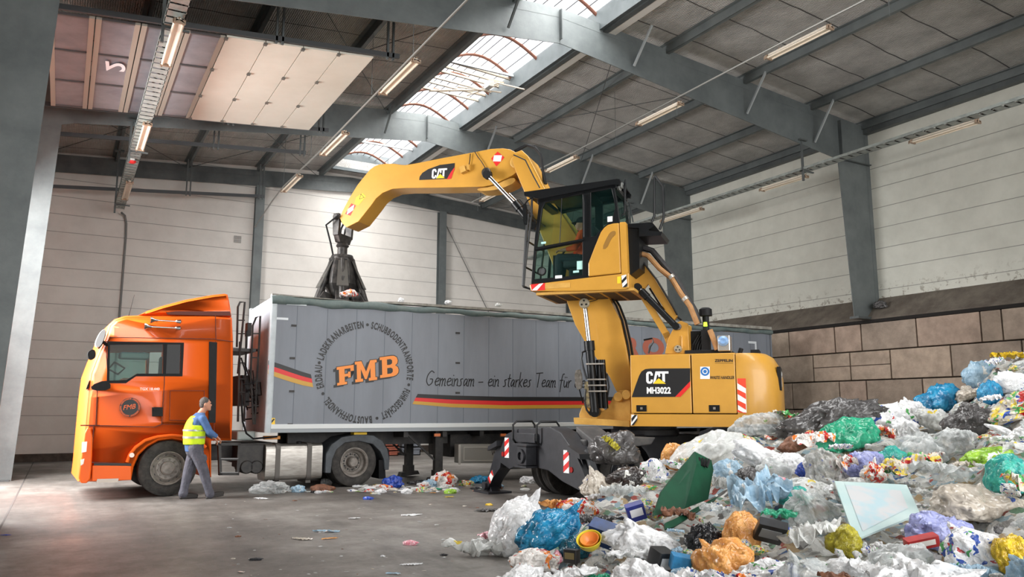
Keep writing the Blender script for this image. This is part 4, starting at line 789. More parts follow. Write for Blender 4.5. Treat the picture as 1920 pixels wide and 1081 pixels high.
# end housing with the stabiliser legs: profile seen from the end (v, w)
hs = [(-1.30, .86), (-1.10, 1.12), (-.72, 1.22), (.40, 1.28), (.75, 1.20), (1.15, .90), (1.55, .40), (1.42, .28), (.75, .42), (.35, .56), (-.55, .62), (-.95, .50), (-1.30, .60)]
for u0 in (2.22, -2.55):
    g = MB(); g.prism([(v+.24, w) for v, w in hs], lambda a, b, d: Vector((d, a, b)), u0, u0+.34); hb = g.build('stabiliser_housing', dk, ex, 30, mat4=UM, bevel=.015)
    if u0 < 0: continue
    for v, w in ((-.80, .88), (1.16, .74)):
        g = MB(); g.prism([(v-.08, w-.18), (v+.08, w-.18), (v+.08, w+.18), (v-.08, w+.18)], lambda a, b, d: Vector((d, a, b)), u0+.34, u0+.352); wb = g.build('warning_board', white_d, hb, None, mat4=UM); g = MB()
        for k in (-.1, .08): g.prism([(v-.08, w+k-.07), (v+.08, w+k+.03), (v+.08, w+k+.12 if k < 0 else w+.18), (v-.08, w+k+.02)], lambda a, b, d: Vector((d, a, b)), u0+.352, u0+.356)
        g.build('red_stripe', red_d, wb, None, mat4=UM)
    g = MB()
    for v in (-.95, 1.30): g.cyl((u0+.34, v, .76 if v < 0 else .62), (u0+.356, v, .76 if v < 0 else .62), .045, 16)
    g.build('red_reflector', mat('red_lamp', (1, 0, 0)), hb, mat4=UM)
    g = MB(); g.box((u0+.44, .06, .80), (.2, .3, .34)); g.lathe([(.07, 0), (.12, 0), (.12, .04), (.07, .04)], (u0+.54, .06, .78), (1, 0, 0), 20); g.box((u0+.42, .06, .97), (.34, .5, .03)); g.box((u0+.42, .06, .6), (.3, .4, .03)); g.build('towing_coupling', dk, hb, 35, mat4=UM)
    for v0 in (-.45, .36):
        g = MB(); g.tube([(u0+.36, v0, .98), (u0+.42, v0, 1.05), (u0+.42, v0, 1.30), (u0+.36, v0+.03, 1.36), (u0+.05, v0+.05, 1.36), (u0+.0, v0+.05, 1.30), (u0+.0, v0+.05, 1.12)], .02, 8); g.build('grab_handle', gb_, hb, mat4=UM)
    g = MB(); g.box((u0+.37, -.02, 1.08), (.1, .62, .16)); g.build('valve_cover', dk, hb, None, mat4=UM, bevel=.01)
    g = MB(); g.prism([(.95, 1.30), (1.85, .90), (1.85, .80), (1.3, .86), (.95, 1.1)], lambda a, b, d: Vector((d, a, b)), u0-.45, u0+.02); g.build('slanted_cover', mat('dusty_black_cover', lin(62, 62, 64), .6, 0, lin(88, 86, 84), 4), ex, None, mat4=UM, bevel=.02)
    # two outrigger legs, one each side
    for v, s in ((-1.2, -1), (1.36, 1)):
        k = .0 if s < 0 else .0
        leg = [(v-s*.05, .98), (v+s*.16, .78), (v+s*.30, .52), (v+s*.54, .12), (v+s*.44, .08), (v+s*.22, .30), (v-s*.06, .50), (v-s*.14, .8)]
        g = MB(); g.prism(leg, lambda a, b, d: Vector((d, a, b)), u0+.04, u0+.30); og = g.build('outrigger', dk, ex, 30, mat4=UM, bevel=.012)
        g = MB(); g.cyl((u0+.0, v+s*.50, .13), (u0+.36, v+s*.50, .13), .075, 18); g.prism([(v+s*.32, .03), (v+s*.68, .03), (v+s*.55, .16), (v+s*.44, .16)], lambda a, b, d: Vector((d, a, b)), u0+.08, u0+.26); g.box((u0+.17, v+s*.48, .02), (.5, .62, .035)); g.build('outrigger_foot', dk, og, 35, mat4=UM)
        g = MB(); g.bar((u0+.17, v+s*.12, .92), (u0+.17, v+s*.34, .50), .11, .11); g.build('leg_cover', mat('grey_cover', lin(74, 76, 80), .5), og, None, mat4=UM)
        g = MB(); q = [(v-s*.1, 1.0), (v+s*.24, .88), (v+s*.26, .80), (v-s*.1, .90)]; g.prism(q, lambda a, b, d: Vector((d, a, b)), u0-.02, u0+.40); g.build('leg_guard', dk, og, None, mat4=UM)
        g = MB(); g.prism([(v+s*.24, .44), (v+s*.40, .28), (v+s*.32, .18), (v+s*.18, .34)], lambda a, b, d: Vector((d, a, b)), u0+.302, u0+.31); wb = g.build('warning_board', white_d, og, None, mat4=UM)
        g = MB(); g.prism([(v+s*.24, .44), (v+s*.29, .39), (v+s*.20, .33), (v+s*.18, .34)], lambda a, b, d: Vector((d, a, b)), u0+.311, u0+.314); g.prism([(v+s*.36, .32), (v+s*.40, .28), (v+s*.32, .18), (v+s*.28, .22)], lambda a, b, d: Vector((d, a, b)), u0+.311, u0+.314); g.build('red_stripe', red_d, wb, None, mat4=UM)
# big box fender on the camera side in front of the wheel
g = MB(); g.prism([(1.95, 1.14), (2.3, 1.08), (2.3, .92), (1.9, .90), (.9, .98), (.8, 1.10)], lambda a, b, d: Vector((a, d, b)), .72, 1.28); g.build('step_cover', mat('dusty_black_cover', lin(62, 62, 64), .6, 0, lin(88, 86, 84), 4), ex, None, mat4=UM, bevel=.02)
g = MB(); g.lathe([(.3, 1.08), (.62, 1.08), (.64, 1.11), (.64, 1.20), (.60, 1.21), (.60, 1.27), (.3, 1.27)], (0, 0, 0), (0, 0, 1), 48)
for k in range(36): a = 2*math.pi*k/36; g.cyl((.62*math.cos(a), .62*math.sin(a), 1.12), (.62*math.cos(a), .62*math.sin(a), 1.17), .015, 6)
g.build('slew_ring', dk, ex, 30)
# upper structure
zs0, zs1 = ep(1250, 799)[1], ep(1250, 776)[1]; zd1 = ep(1250, 664)[1]; fF = ep(1183, 780)[0]; fD = ep(1297, 720)[0]; fE = ep(1381, 720)[0]
g = MB(); g.prism(rrect(-1.9, -NS, fF+.02, NS+.0, .06), lambda x, y, d: Vector((x, y, d)), zs0, zs1); g.build('deck_sill', cat_y, ex, 40)
for nm, a, b in (('pump_door', fD, fF), ('engine_door', fE, fD)):
    g = MB(); g.bx((a+.012, NS-.16, zs1+.015), (b-.008, NS+.005, zd1)); dr_ = g.build(nm, cat_y, ex, None, bevel=.014)
    g = MB(); c_ = ep(1203 if nm == 'pump_door' else 1339.5, 765); g.bx((c_[0]-.09, NS, c_[1]-.055), (c_[0]+.09, NS+.012, c_[1]+.055)); lk = g.build('door_latch', gb_, dr_, None); g = MB(); g.box((c_[0], NS+.014, c_[1]), (.04, .01, .04)); g.build('latch_button', alum, lk, None)
    if nm == 'pump_door': pd = dr_
    else: ed = dr_
g = MB(); g.bx((fE-.05, -NS, zs1), (fF-.02, NS-.17, zd1-.04)); g.bx((fE, -NS, zd1-.05), (fF-.9, NS-.05, zd1-.0)); g.build('engine_bay', gb_, ex, None)
g = MB(); g.bx((fF-.9, .25, zs1), (fF-.02, NS-.17, zd1-.002)); g.bx((fE, -NS+.02, zd1-.03), (fF-.02, NS-.02, zd1+.004)); g.build('hood', cat_y, ex, None, bevel=.02)
g = MB()
tail = [(fE+.0, NS), (fE-.30, NS), (fE-.52, NS-.12), (fE-.62, NS-.35), (fE-.70, 0), (fE-.62, -NS+.35), (fE-.52, -NS+.12), (fE-.30, -NS), (fE, -NS)]
tail = [(fE, NS)]+[(fE-.72*math.sin(math.radians(t))**.75, NS*(1 if math.cos(math.radians(t)) > 0 else -1)*abs(math.cos(math.radians(t)))**.42) for t in range(4, 180, 8)]+[(fE, -NS)]
z0_ = zs0+.05; rings = [(z0_, .10), (z0_+.08, .02), (z0_+.2, 0), (zd1-.42, 0), (zd1-.2, .05), (zd1-.06, .14), (zd1, .25)]
n = len(tail); vs = []
for z, ins_ in rings:
    for x, y in tail:
        k = 1-ins_/1.3; vs.append((fE+(x-fE)*(1-ins_/.72*.9) if x < fE else x, y*(1-ins_*.25), z))
fs = [(r*n+i, r*n+(i+1) % n, (r+1)*n+(i+1) % n, (r+1)*n+i) for r in range(len(rings)-1) for i in range(n)]; fs += [tuple(range(n))[::-1], tuple((len(rings)-1)*n+i for i in range(n))]
g.add(vs, fs); cw = g.build('counterweight', cat_y, ex, 40)
g = MB(); c_ = ep(1468, 702, .9); 
def tail3(a, b, d): return Vector((fE-.70-d, a, b))
g = MB(); g.prism([(.1, 1.9), (.85, 1.9), (.95, 2.3), (.1, 2.3)], tail3, -.05, .01); rp_ = g.build('rear_badge', black_d, cw, None); g = MB(); text_on(g, 'CAT', (.80, 1.98), (.2, 1.98), .24, tail3, .014, 0, .05); g.build('rear_badge_text', white_d, rp_, None)
# side decal
dc = EP([(1184.7, 744), (1192, 722), (1199, 703), (1203, 696), (1210, 691.5), (1220, 690.5), (1294.5, 690), (1294.5, 714), (1266, 743.5)])
g = MB(); g.flat(dc, e3, NS+.010); de = g.build('side_decal', black_d, pd, None)
g = MB(); g.flat(EP([(1294.5, 714), (1294.5, 724), (1276, 743.5), (1266, 743.5)]), e3, NS+.0105); g.build('decal_red', red_d, de, None)
def cat_logo(parent, P, to3, d, h):
    """P: baseline left, baseline right (2D)"""
    a, b = Vector(P[0]), Vector(P[1]); u = (b-a); n_ = Vector((-u.y, u.x)).normalized(); n_ = n_ if n_.y > 0 else -n_
    f = lambda x, y: tuple(a+u*x+n_*(y*h))
    g = MB(); C_ = [(.30, .66), (.30, .80), (.24, .97), (.15, 1), (.06, .97), (.0, .82), (.0, .18), (.06, .03), (.15, 0), (.24, .03), (.30, .2), (.30, .34), (.20, .34), (.20, .22), (.16, .17), (.11, .22), (.11, .78), (.16, .83), (.20, .78), (.20, .66)]
    A_ = [(.29, 0), (.42, 1), (.58, 1), (.64, .48), (.56, .40), (.50, .34), (.40, .2), (.38, 0)]
    T_ = [(.60, 1), (.60, .82), (.72, .82), (.72, .25), (.84, .12), (.84, .82), (1, .82), (1, 1)]
    for q in (C_, [(.30, 0), (.42, 1), (.60, 1), (.64, .60), (.56, .52), (.53, .72), (.49, .72), (.44, .30), (.36, .12), (.34, 0)], T_): g.flat([f(*p) for p in q], to3, d)
    w = g.build('logo_letters', white_d, parent, None); g = MB(); g.flat([f(.30, 0), f(.56, .45), f(.88, 0)], to3, d+.001 if d > 0 else d-.001); g.build('logo_triangle', yel_d, w if False else parent, None)
cat_logo(de, EP([(1212, 719), (1254, 719)]), e3, NS+.013, abs(ep(1212, 696)[1]-ep(1212, 719)[1]))
g = MB(); text_on(g, 'MH3022', ep(1213, 737), ep(1258, 737), .105, e3, NS+.013, 0, .04); g.build('model_number', white_d, de, None)
g = MB(); text_on(g, 'ZEPPELIN', ep(1340, 678), ep(1374, 678), .045, e3, NS+.010, 0, .03); strip(g, EP([(1341, 680.5), (1374, 680.5)]), .004, e3, NS+.009, NS+.010); text_on(g, 'WASTE HANDLER', ep(1332, 710), ep(1377, 710), .05, e3, NS+.010, .2, .02); g.build('dealer_lettering', black_d, ed, None)
g = MB(); g.flat(EP([(1313, 687), (1331, 687), (1331, 710), (1313, 710)]), e3, NS+.009); eb = g.build('eco_label', white_d, ed, None); c_ = ep(1322, 696); g = MB(); g.flat(circ(c_[0], c_[1], .075, 24), e3, NS+.011, [circ(c_[0], c_[1], .045, 24)]); g.flat(circ(c_[0], c_[1], .03, 16), e3, NS+.011); g.build('eco_emblem', mat('blue_print', lin(40, 110, 180), .5), eb, None)
g = MB(); wp = EP([(1382, 709), (1398, 709), (1400, 773), (1384, 773)]); g.flat(wp, e3, NS+.006); wb = g.build('warning_board', white_d, cw, None); g = MB()
for y in (709, 729, 749, 767): g.flat([p for p in EP([(1382.3, y), (1398.3, y+8 if y > 709 else 709), (1399, min(y+19, 773)), (1382.8, min(y+9, 772))])], e3, NS+.008)
g.build('red_stripe', mat('orange_red', lin(226, 70, 42), .5), wb, None)
g = MB(); hp = EP([(1184, 777), (1195, 777), (1195, 786), (1188, 797), (1183, 797)]); g.flat(hp, e3, NS+.006); hz = g.build('hazard_plate', white_d, ex, None); g = MB(); g.flat(EP([(1184, 784), (1190, 777), (1195, 777), (1184.5, 791)]), e3, NS+.008); g.flat(EP([(1184, 797), (1195, 783), (1195, 787), (1188, 797)]), e3, NS+.008); g.build('hazard_stripe', black_d, hz, None)
# swing frame with boom foot
bl = .38
g = MB(); fr = EP([(1086, 776), (1087, 793), (1183, 798), (1183, 742), (1174, 730), (1162, 731), (1152, 738), (1146, 752), (1140, 764), (1130, 771), (1118, 775), (1100, 762), (1092, 760)], .55)
for l0 in (.50, -.62): g.prism(fr, e3, l0, l0+.06)
g.prism(EP([(1086, 782), (1087, 794), (1190, 799), (1190, 788)], .55), e3, -.9, .95); g.build('swing_frame', cat_w, ex, 30, bevel=.012)
def pin(parent, x, y, l, r, m=None, nm='pin_cap', holes=True):
    c = ep(x, y, l); g = MB(); g.lathe([(.001, -.02), (r, -.02), (r, .03), (r*.85, .045), (.001, .045)], (c[0], l, c[1]), (0, 1, 0), 24); o = g.build(nm, m or mat('pin_cap_metal', lin(168, 160, 140), .45, .4), parent)
    if holes:
        h = MB()
        for k in range(3): a = math.radians(90+120*k); h.cyl((c[0]+r*.5*math.cos(a), l+.045, c[1]+r*.5*math.sin(a)), (c[0]+r*.5*math.cos(a), l+.05, c[1]+r*.5*math.sin(a)), r*.2, 10)
        h.build('pin_bolt', black_d, o)
    return o
pin(ex, 1160, 744, .57, .09, cat_w, holes=False); pin(ex, 1175, 740, .57, .09, cat_w, holes=False); pin(ex, 1115, 777, .57, .1, cat_w, holes=False)
# main boom
boom_near = [(968, 324), (960, 300), (965, 286), (978, 281), (990, 292), (1002, 315), (1021, 352), (1080, 440), (1125, 520), (1141, 556), (1150, 575), (1163, 600), (1174, 650), (1182, 695), (1183, 738), (1168, 746), (1155, 732), (1143, 706), (1098, 643), (1078, 608), (1060, 558), (1030, 480), (984, 362)]
g = MB(); bp_ = EP(boom_near, bl); g.prism(bp_, e3, -.30, bl); bm_ = g.build('boom', cat_y, ex, 25, bevel=.012)
g = MB()
for k in range(2): g = MB(); P = [(965+k*4, 283), (985+k*3, 272), (1003, 274+k*3), (1014, 290), (1018, 320), (1020+k*4, 345)]; g.tube([(ep(x, y, .2+k*.12)[0], .2+k*.12, ep(x, y, .2+k*.12)[1]) for x, y in P], .028, 8); g.build('hydraulic_hose', black, bm_)
P = [(1140, 552), (1152, 572), (1163, 600), (1172, 640), (1180, 690)]
for k in range(2): g = MB(); g.tube([(ep(x+3+k*4, y, .33)[0], .30-.12*k, ep(x+3+k*4, y, .33)[1]) for x, y in P], .022, 8); g.build('hydraulic_hose', black, bm_)
P = [(963, 290), (985, 300), (1000, 330), (1012, 352)]; g = MB(); g.tube([(ep(x, y, .43)[0], .43, ep(x, y, .43)[1]) for x, y in P], .014, 6)
g.build('hydraulic_hose', black, bm_); P = [(1100, 567), (1118, 562), (1136, 552)]; g = MB(); g.tube([(ep(x, y, .42)[0], .42, ep(x, y, .42)[1]) for x, y in P], .008, 6)
g.build('hydraulic_hose', black, bm_)
def ram(name, pA, pB, pC, l, rr_, rb_, parent=ex, extra=True):
    """pA rod end, pB gland, pC barrel end, in px at lateral offset l"""
    a, b, c = [Vector(e3(*ep(*p, l), l)) for p in (pA, pB, pC)]
    g = MB(); g.cyl(b, c, rb_, 20); g.cyl(b-(c-b).normalized()*.06, b+(c-b).normalized()*.12, rb_*1.2, 20); g.lathe([(.001, -.07), (rb_*1.1, -.07), (rb_*1.1, .07), (.001, .07)], c, (0, 1, 0), 18); o = g.build(name, gb_, parent)
    g = MB(); g.cyl(a, b+(c-b).normalized()*.05, rr_, 16); g.build('piston_rod', chrome, o)
    g = MB(); g.lathe([(.001, -.06), (rr_*2, -.06), (rr_*2, .06), (.001, .06)], a, (0, 1, 0), 18); g.build('rod_eye', black, o)
    return o
o = ram('boom_cylinder', (1096, 568), (1105, 645), (1116, 772), .66, .045, .085)
g = MB(); A_ = ep(1107, 655, .66)
for k in range(4):
    for yy in (682+k*0, 711, 722, 733):
        pass
for yy, xx in ((682, 1110), (711, 1113), (722, 1114), (733, 1115)): c_ = ep(xx, yy, .72); g.box((c_[0]-.06, .72, c_[1]), (.34, .1, .025))
g.build('pipe_clamp', mat('clamp_zinc', lin(196, 192, 184), .35, .6), o, None)
g = MB()
for xs, l in (((1122, 1127), .62), ((1130, 1136), .60)): a = ep(xs[0], 674, l); b = ep(xs[1], 765, l); g.cyl((a[0], l, a[1]), (b[0], l, b[1]), .05, 14)
P = [(1104, 655), (1092, 660), (1090, 672), (1094, 690), (1100, 710)]; g.tube([(ep(x, y, .7)[0], .7, ep(x, y, .7)[1]) for x, y in P], .02, 8); P = [(1098, 730), (1096, 752), (1100, 768), (1108, 778)]; g.tube([(ep(x, y, .7)[0], .7, ep(x, y, .7)[1]) for x, y in P], .02, 8)
P = [(1138, 700), (1142, 725), (1138, 750), (1130, 762)]; g.tube([(ep(x, y, .6)[0], .6, ep(x, y, .6)[1]) for x, y in P], .016, 8)
g.build('accumulator', gb_, o)
g = MB(); P = [(1100, 712), (1102, 770)]; a = ep(1099, 715, .4); b = ep(1106, 770, .4); g.bx((a[0]-.12, .3, b[1]), (a[0]+.02, .45, a[1])); g.build('valve_block', mat('cream_valve', lin(196, 178, 130), .5, 0, lin(60, 60, 56), 14), ex, None)
pin(ex, 1096, 568.5, .72, .1); ram('boom_cylinder', (1096, 568), (1105, 645), (1116, 772), -.58, .045, .085)
g = MB(); g.prism(smooth_poly(EP([(1077, 694), (1090, 692), (1092, 728), (1080, 731)], .9), 1), e3, .86, .92); mr = g.build('side_mirror', mat('cracked_mirror', lin(130, 126, 120), .3, .3, lin(90, 84, 76), 20), ex, None); g = MB(); a = ep(1086, 728, .9); b = ep(1093, 755, .7); g.tube([(a[0], .9, a[1]), (b[0], .7, b[1])], .012); g.build('mirror_stalk', gb_, mr)
# stick (bent arm)
sl = .30
stick = [(637, 408), (641.5, 396.5), (655, 371), (670, 346.5), (684, 329), (693, 318), (702, 311.5), (711, 308), (726, 306.6), (740, 306.6), (752, 308.6), (760, 309), (776, 306.6), (826, 296.6), (880, 286.6), (919.5, 279), (943, 277.6), (957, 280), (968, 286), (977, 295), (981, 305), (980, 313), (973, 320), (959.5, 329), (936, 340), (921, 347), (905, 349.5), (893, 350), (820, 351.5), (760, 352), (735, 354), (718, 361), (705, 372), (695, 386), (672, 415), (650, 426), (641, 418)]
g = MB(); so = EP(stick, sl); g.prism(so, e3, -.20, sl); sk_ = g.build('stick', cat_y, ex, 22, bevel=.012)
g = MB(); g.prism(smooth_poly(EP([(893, 352), (921, 349), (936, 341), (962, 330), (966, 340), (940, 352), (920, 356), (895, 357)], sl), 1), e3, -.16, .26); g.build('stick_lug', cat_w, sk_, None)
g = MB(); g.flat(EP([(786, 337.5), (787, 331), (792, 324), (803, 317), (825, 309), (853, 305.5), (852, 318), (842, 335)], sl), e3, sl+.004); sd = g.build('arm_decal', black_d, sk_, None); g = MB(); g.flat(EP([(853, 313), (852, 318), (846, 335), (838, 336), (846, 322)], sl), e3, sl+.006); g.build('decal_red', red_d, sd, None)
cat_logo(sd, EP([(809.5, 335), (837.5, 333.5)], sl), e3, sl+.008, abs(ep(810, 317, sl)[1]-ep(810, 335, sl)[1]))
for q in ([(933, 284), (946, 295), (931, 312), (921, 297)], [(659, 381), (667, 385), (657, 404), (647, 401)]):
    g = MB(); Q = EP(q, sl); g.flat(Q, e3, sl+.004); dm = g.build('warning_diamond', red_d, sk_, None); c = [sum(p[i] for p in Q)/4 for i in (0, 1)]
    def lp(a, b, t): return (a[0]+(b[0]-a[0])*t, a[1]+(b[1]-a[1])*t)
    g = MB(); g.flat([lp(Q[0], Q[3], .55), lp(Q[0], Q[1], .65), lp(Q[2], Q[1], .55), lp(Q[2], Q[3], .65)], e3, sl+.006); g.build('diamond_band', white_d, dm, None)
g = MB(); g.flat(EP([(668, 370), (680, 362), (686, 368), (672, 385), (665, 381)], sl), e3, sl+.004); lb = g.build('yellow_label', yel_d, sk_, None); g = MB(); strip(g, EP([(674, 373), (683, 370), (677, 364), (674, 373)], sl), .012, e3, sl+.005, sl+.006); g.build('label_print', black_d, lb, None)
g = MB(); a = ep(869, 318, .36); g.box((a[0], .36, a[1]), (.12, .12, .14), Matrix.Rotation(.3, 3, 'Y')); g.box((a[0]-.1, .34, a[1]+.04), (.06, .1, .12)); g.build('work_light_bracket', cat_w, sk_, None)
g = MB()
for P in ([(882, 288), (881, 300), (879, 312), (872, 322)], [(890, 284), (896, 294), (903, 303), (912, 318)]): g.tube([(ep(x, y, .33)[0], .33, ep(x, y, .33)[1]) for x, y in P], .01, 6)
g.build('lamp_cable', black, sk_)
pin(sk_, 968, 304, .32, .13, cat_w, holes=False); pin(sk_, 912, 323, .36, .1, mat('dark_pin', lin(60, 56, 50), .5, .3)); g = MB(); c_ = ep(916, 325, .34); g.cyl((c_[0], .3, c_[1]), (c_[0], -.22, c_[1]), .07); g.build('pin_shaft', black, sk_)
ram('stick_cylinder', (914, 328), (968, 384), (1000, 424), .46, .045, .075); ram('stick_cylinder', (920, 330), (972, 382), (1004, 420), -.38, .045, .075)
# grapple
GP = e3(*ep(644, 412, .0), 0)
gr_m = mat('grapple_steel', lin(44, 43, 43), .45, .4, lin(78, 75, 72), 8)
g = MB(); gx, gz_ = GP.x, GP.z
for s in (-.27, .27):
    g.prism([(gx-.07, gz_+.09), (gx+.07, gz_+.09), (gx+.09, gz_-.1), (gx+.07, gz_-.42), (gx-.07, gz_-.42), (gx-.09, gz_-.1)], e3, s-.04, s+.04)
g.prism([(-.31, gz_-.36), (.31, gz_-.36), (.2, gz_-.56), (-.2, gz_-.56)], lambda a, b, d: Vector((d, a, b)), gx-.07, gx+.07)
g.cyl((gx, -.34, gz_), (gx, .34, gz_), .07, 16); g.build('grapple_link', gr_m, ex, 35, bevel=.01)
zg = gz_-.56
g = MB(); g.lathe([(.001, 0), (.12, 0), (.15, -.06), (.11, -.1), (.11, -.26), (.24, -.28), (.26, -.34), (.24, -.40), (.001, -.40)], (gx, 0, zg), (0, 0, 1), 28); g.build('rotator', gr_m, ex)
zg -= .36
g = MB(); n = 6; vs = []
for r, z in ((.26, 0), (.36, -.30), (.40, -.60), (.30, -.78), (.2, -.95)): vs += [(gx+r*math.cos(math.radians(60*k+30)), r*math.sin(math.radians(60*k+30)), zg+z) for k in range(n)]
g.add(vs, [(i*n+k, i*n+(k+1) % n, (i+1)*n+(k+1) % n, (i+1)*n+k) for i in range(4) for k in range(n)]+[tuple(range(n)), tuple(4*n+k for k in range(n))]); gbdy = g.build('grapple_body', gr_m, ex, 20, bevel=.015)
for k in range(5):
    a = math.radians(72*k+54); d = Vector((math.cos(a), math.sin(a), 0)); t = Vector((-d.y, d.x, 0)); c = Vector((gx, 0, zg))
    def T3(r, z, w, d=d, t=t, c=c): return c+d*(r*.72)+t*w+Vector((0, 0, z))
    g = MB(); tin = [(.34, -.86), (.62, -.78), (.80, -.98), (.92, -1.25), (.88, -1.5), (.70, -1.72), (.40, -1.86), (.56, -1.62), (.66, -1.42), (.66, -1.22), (.52, -1.06)]
    vs = [T3(r, z, -.09 if i in (0, 6) else -.15) for i, (r, z) in enumerate(tin)]+[T3(r, z, .09 if i in (0, 6) else .15) for i, (r, z) in enumerate(tin)]; m_ = len(tin)
    tri = tessellate_polygon([[Vector((r, z, 0)) for r, z in tin]]); g.add(vs, [tuple(q) for q in tri]+[tuple(i+m_ for i in q)[::-1] for q in tri]+[(i, (i+1) % m_, (i+1) % m_+m_, i+m_) for i in range(m_)])
    tn = g.build('tine', gr_m, ex, 25, bevel=.012)
    g = MB(); g.cyl(T3(.34, -.02, 0), T3(.56, -.52, 0), .045, 12); g.cyl(T3(.54, -.48, 0), T3(.78, -1.0, 0), .075, 14); g.cyl(T3(.78, -1.0, -.13), T3(.78, -1.0, .13), .06, 12); g.cyl(T3(.30, -.02, -.1), T3(.30, -.02, .1), .06, 12); g.build('tine_cylinder', gr_m, tn)
    g = MB(); vs = [T3(.30, .0, -.09), T3(.30, .0, .09), T3(.74, -.70, .13), T3(.74, -.70, -.13), T3(.30, .03, -.09), T3(.30, .03, .09), T3(.76, -.68, .13), T3(.76, -.68, -.13)]; g.add(vs, [(0, 1, 2, 3), (7, 6, 5, 4), (0, 4, 5, 1), (1, 5, 6, 2), (2, 6, 7, 3), (3, 7, 4, 0)]); g.build('cylinder_guard', mat('guard_grey', lin(96, 94, 90), .45, .4), tn, None)
g = MB()
for s in (-.36, -.2): g.tube([(gx+.05, s, gz_+.1), (gx+.2, s*1.1, gz_-.15), (gx+.22, s, gz_-.45), (gx+.1, s*.7, gz_-.75), (gx+.12, s*.6, gz_-.95)], .022, 8)
g.tube([(gx-.1, .36, gz_+.02), (gx+.18, .42, gz_-.2), (gx+.12, .3, gz_-.6), (gx+.1, .2, gz_-.9)], .022, 8); g.build('grapple_hose', black, ex)

# ---- cab
CBn, CBf = 1.27, .28
cab_o = EP([(996, 532), (998, 500), (1003, 440), (1009, 392), (1013, 374), (1040, 367), (1151, 346), (1156, 372), (1162, 417), (1150, 420), (1139, 423), (1128, 432), (1115, 464), (1103, 494), (1103, 521)])
dwin_u = EP([(1017, 389), (1022, 380), (1092, 362), (1092, 447), (1006, 463)]); dwin_l = EP([(1005, 470), (1092, 453), (1092, 515), (1001, 523)]); rwin = EP([(1108, 359), (1146, 352), (1151, 375), (1153, 390), (1147, 412), (1136, 421), (1124, 433), (1116, 442), (1108, 443)])
g = MB(); g.prism(cab_o, e3, CBn-.06, CBn, [dwin_u, dwin_l, rwin]); g.prism(cab_o, e3, CBf, CBf+.05, [dwin_u, dwin_l, rwin])
ct = EP([(1009, 392), (1013, 374), (1151, 346), (1156, 372)]); 
def bar2(mb, p, q, l0, l1, w): strip(mb, [p, q], w, e3, l0, l1)
bar2(g, ep(1012, 377), ep(1016, 376), CBf, CBn, .1); bar2(g, ep(1092, 361), ep(1106, 358), CBf, CBn, .05); bar2(g, ep(1150, 349), ep(1152, 349), CBf, CBn, .08); bar2(g, ep(1013, 376), ep(1151, 349), CBf, CBf+.1, .07); bar2(g, ep(1013, 376), ep(1151, 349), CBn-.1, CBn, .07)
cb = g.build('cab', gb_, ex, 30, bevel=.008)
for nm, w in (('door_window', dwin_u), ('door_window', dwin_l), ('rear_side_window', rwin)):
    g = MB(); g.prism(w, e3, CBn-.035, CBn-.028); g.build(nm, glass, cb, None); g = MB(); g.prism(w, e3, CBf+.015, CBf+.02); g.build(nm, glass, cb, None)
g = MB(); a0 = ep(1014, 376); a1 = ep(997, 530); g.add([(a0[0], CBn-.05, a0[1]), (a0[0], CBf+.05, a0[1]), (a1[0], CBf+.05, a1[1]), (a1[0], CBn-.05, a1[1])], [(0, 1, 2, 3)]); g.build('windscreen', glass, cb, None)
g = MB(); a0 = ep(1152, 352); a1 = ep(1163, 417); g.add([(a0[0], CBn-.05, a0[1]), (a0[0], CBf+.05, a0[1]), (a1[0], CBf+.05, a1[1]), (a1[0], CBn-.05, a1[1])], [(0, 1, 2, 3)]); g.build('rear_window', glass, cb, None)
g = MB(); bar2(g, ep(1004, 467), ep(1093, 449.5), CBn-.0, CBn+.03, .035); g.tube([(ep(x, y)[0], CBn+.03, ep(x, y)[1]) for x, y in ((1094, 366), (1096, 352+28), (1096, 445))], .014); g.tube([(ep(x, y)[0], CBn+.02, ep(x, y)[1]) for x, y in ((1054, 372), (1052, 420), (1050, 455))], .008); c_ = ep(1016.5, 508.5); g.lathe([(.07, 0), (.085, 0), (.085, .04), (.07, .04)], (c_[0], CBn-.0, c_[1]), (0, 1, 0), 24); g.build('door_trim', gb_, cb)
g = MB(); g.lathe([(.001, 0), (.06, .005), (.06, .01), (.001, .012)], (c_[0], CBn+.0, c_[1]), (0, 1, 0), 24); g.build('door_speaker', mat('speaker_grey', lin(90, 92, 94), .4), cb)
g = MB(); g.flat(EP([(1041, 516.5), (1054, 515.5), (1054, 521), (1041, 522)]), e3, CBn+.004); g.flat(EP([(1139, 406), (1148.5, 405), (1148.5, 415), (1139, 416)]), e3, CBn+.004); g.build('white_sticker', white_d, cb, None)
g = MB(); g.flat(EP([(1081, 489), (1092, 488), (1092, 504), (1081, 505)]), e3, CBn-.02); g.flat(EP([(1074, 507), (1085, 506), (1085, 510), (1074, 511)]), e3, CBn-.02); g.flat(EP([(1014, 453), (1023, 452), (1023, 456), (1014, 457)]), e3, CBn-.02); g.build('pale_sticker', mat('pale_green_sticker', lin(176, 222, 214), .5), cb, None)
g = MB(); strip(g, EP([(1056, 402), (1077, 440)]), .02, e3, CBf+.03, CBf+.05); g.build('wiper', mat('wiper_light', lin(190, 200, 190), .4), cb, None)
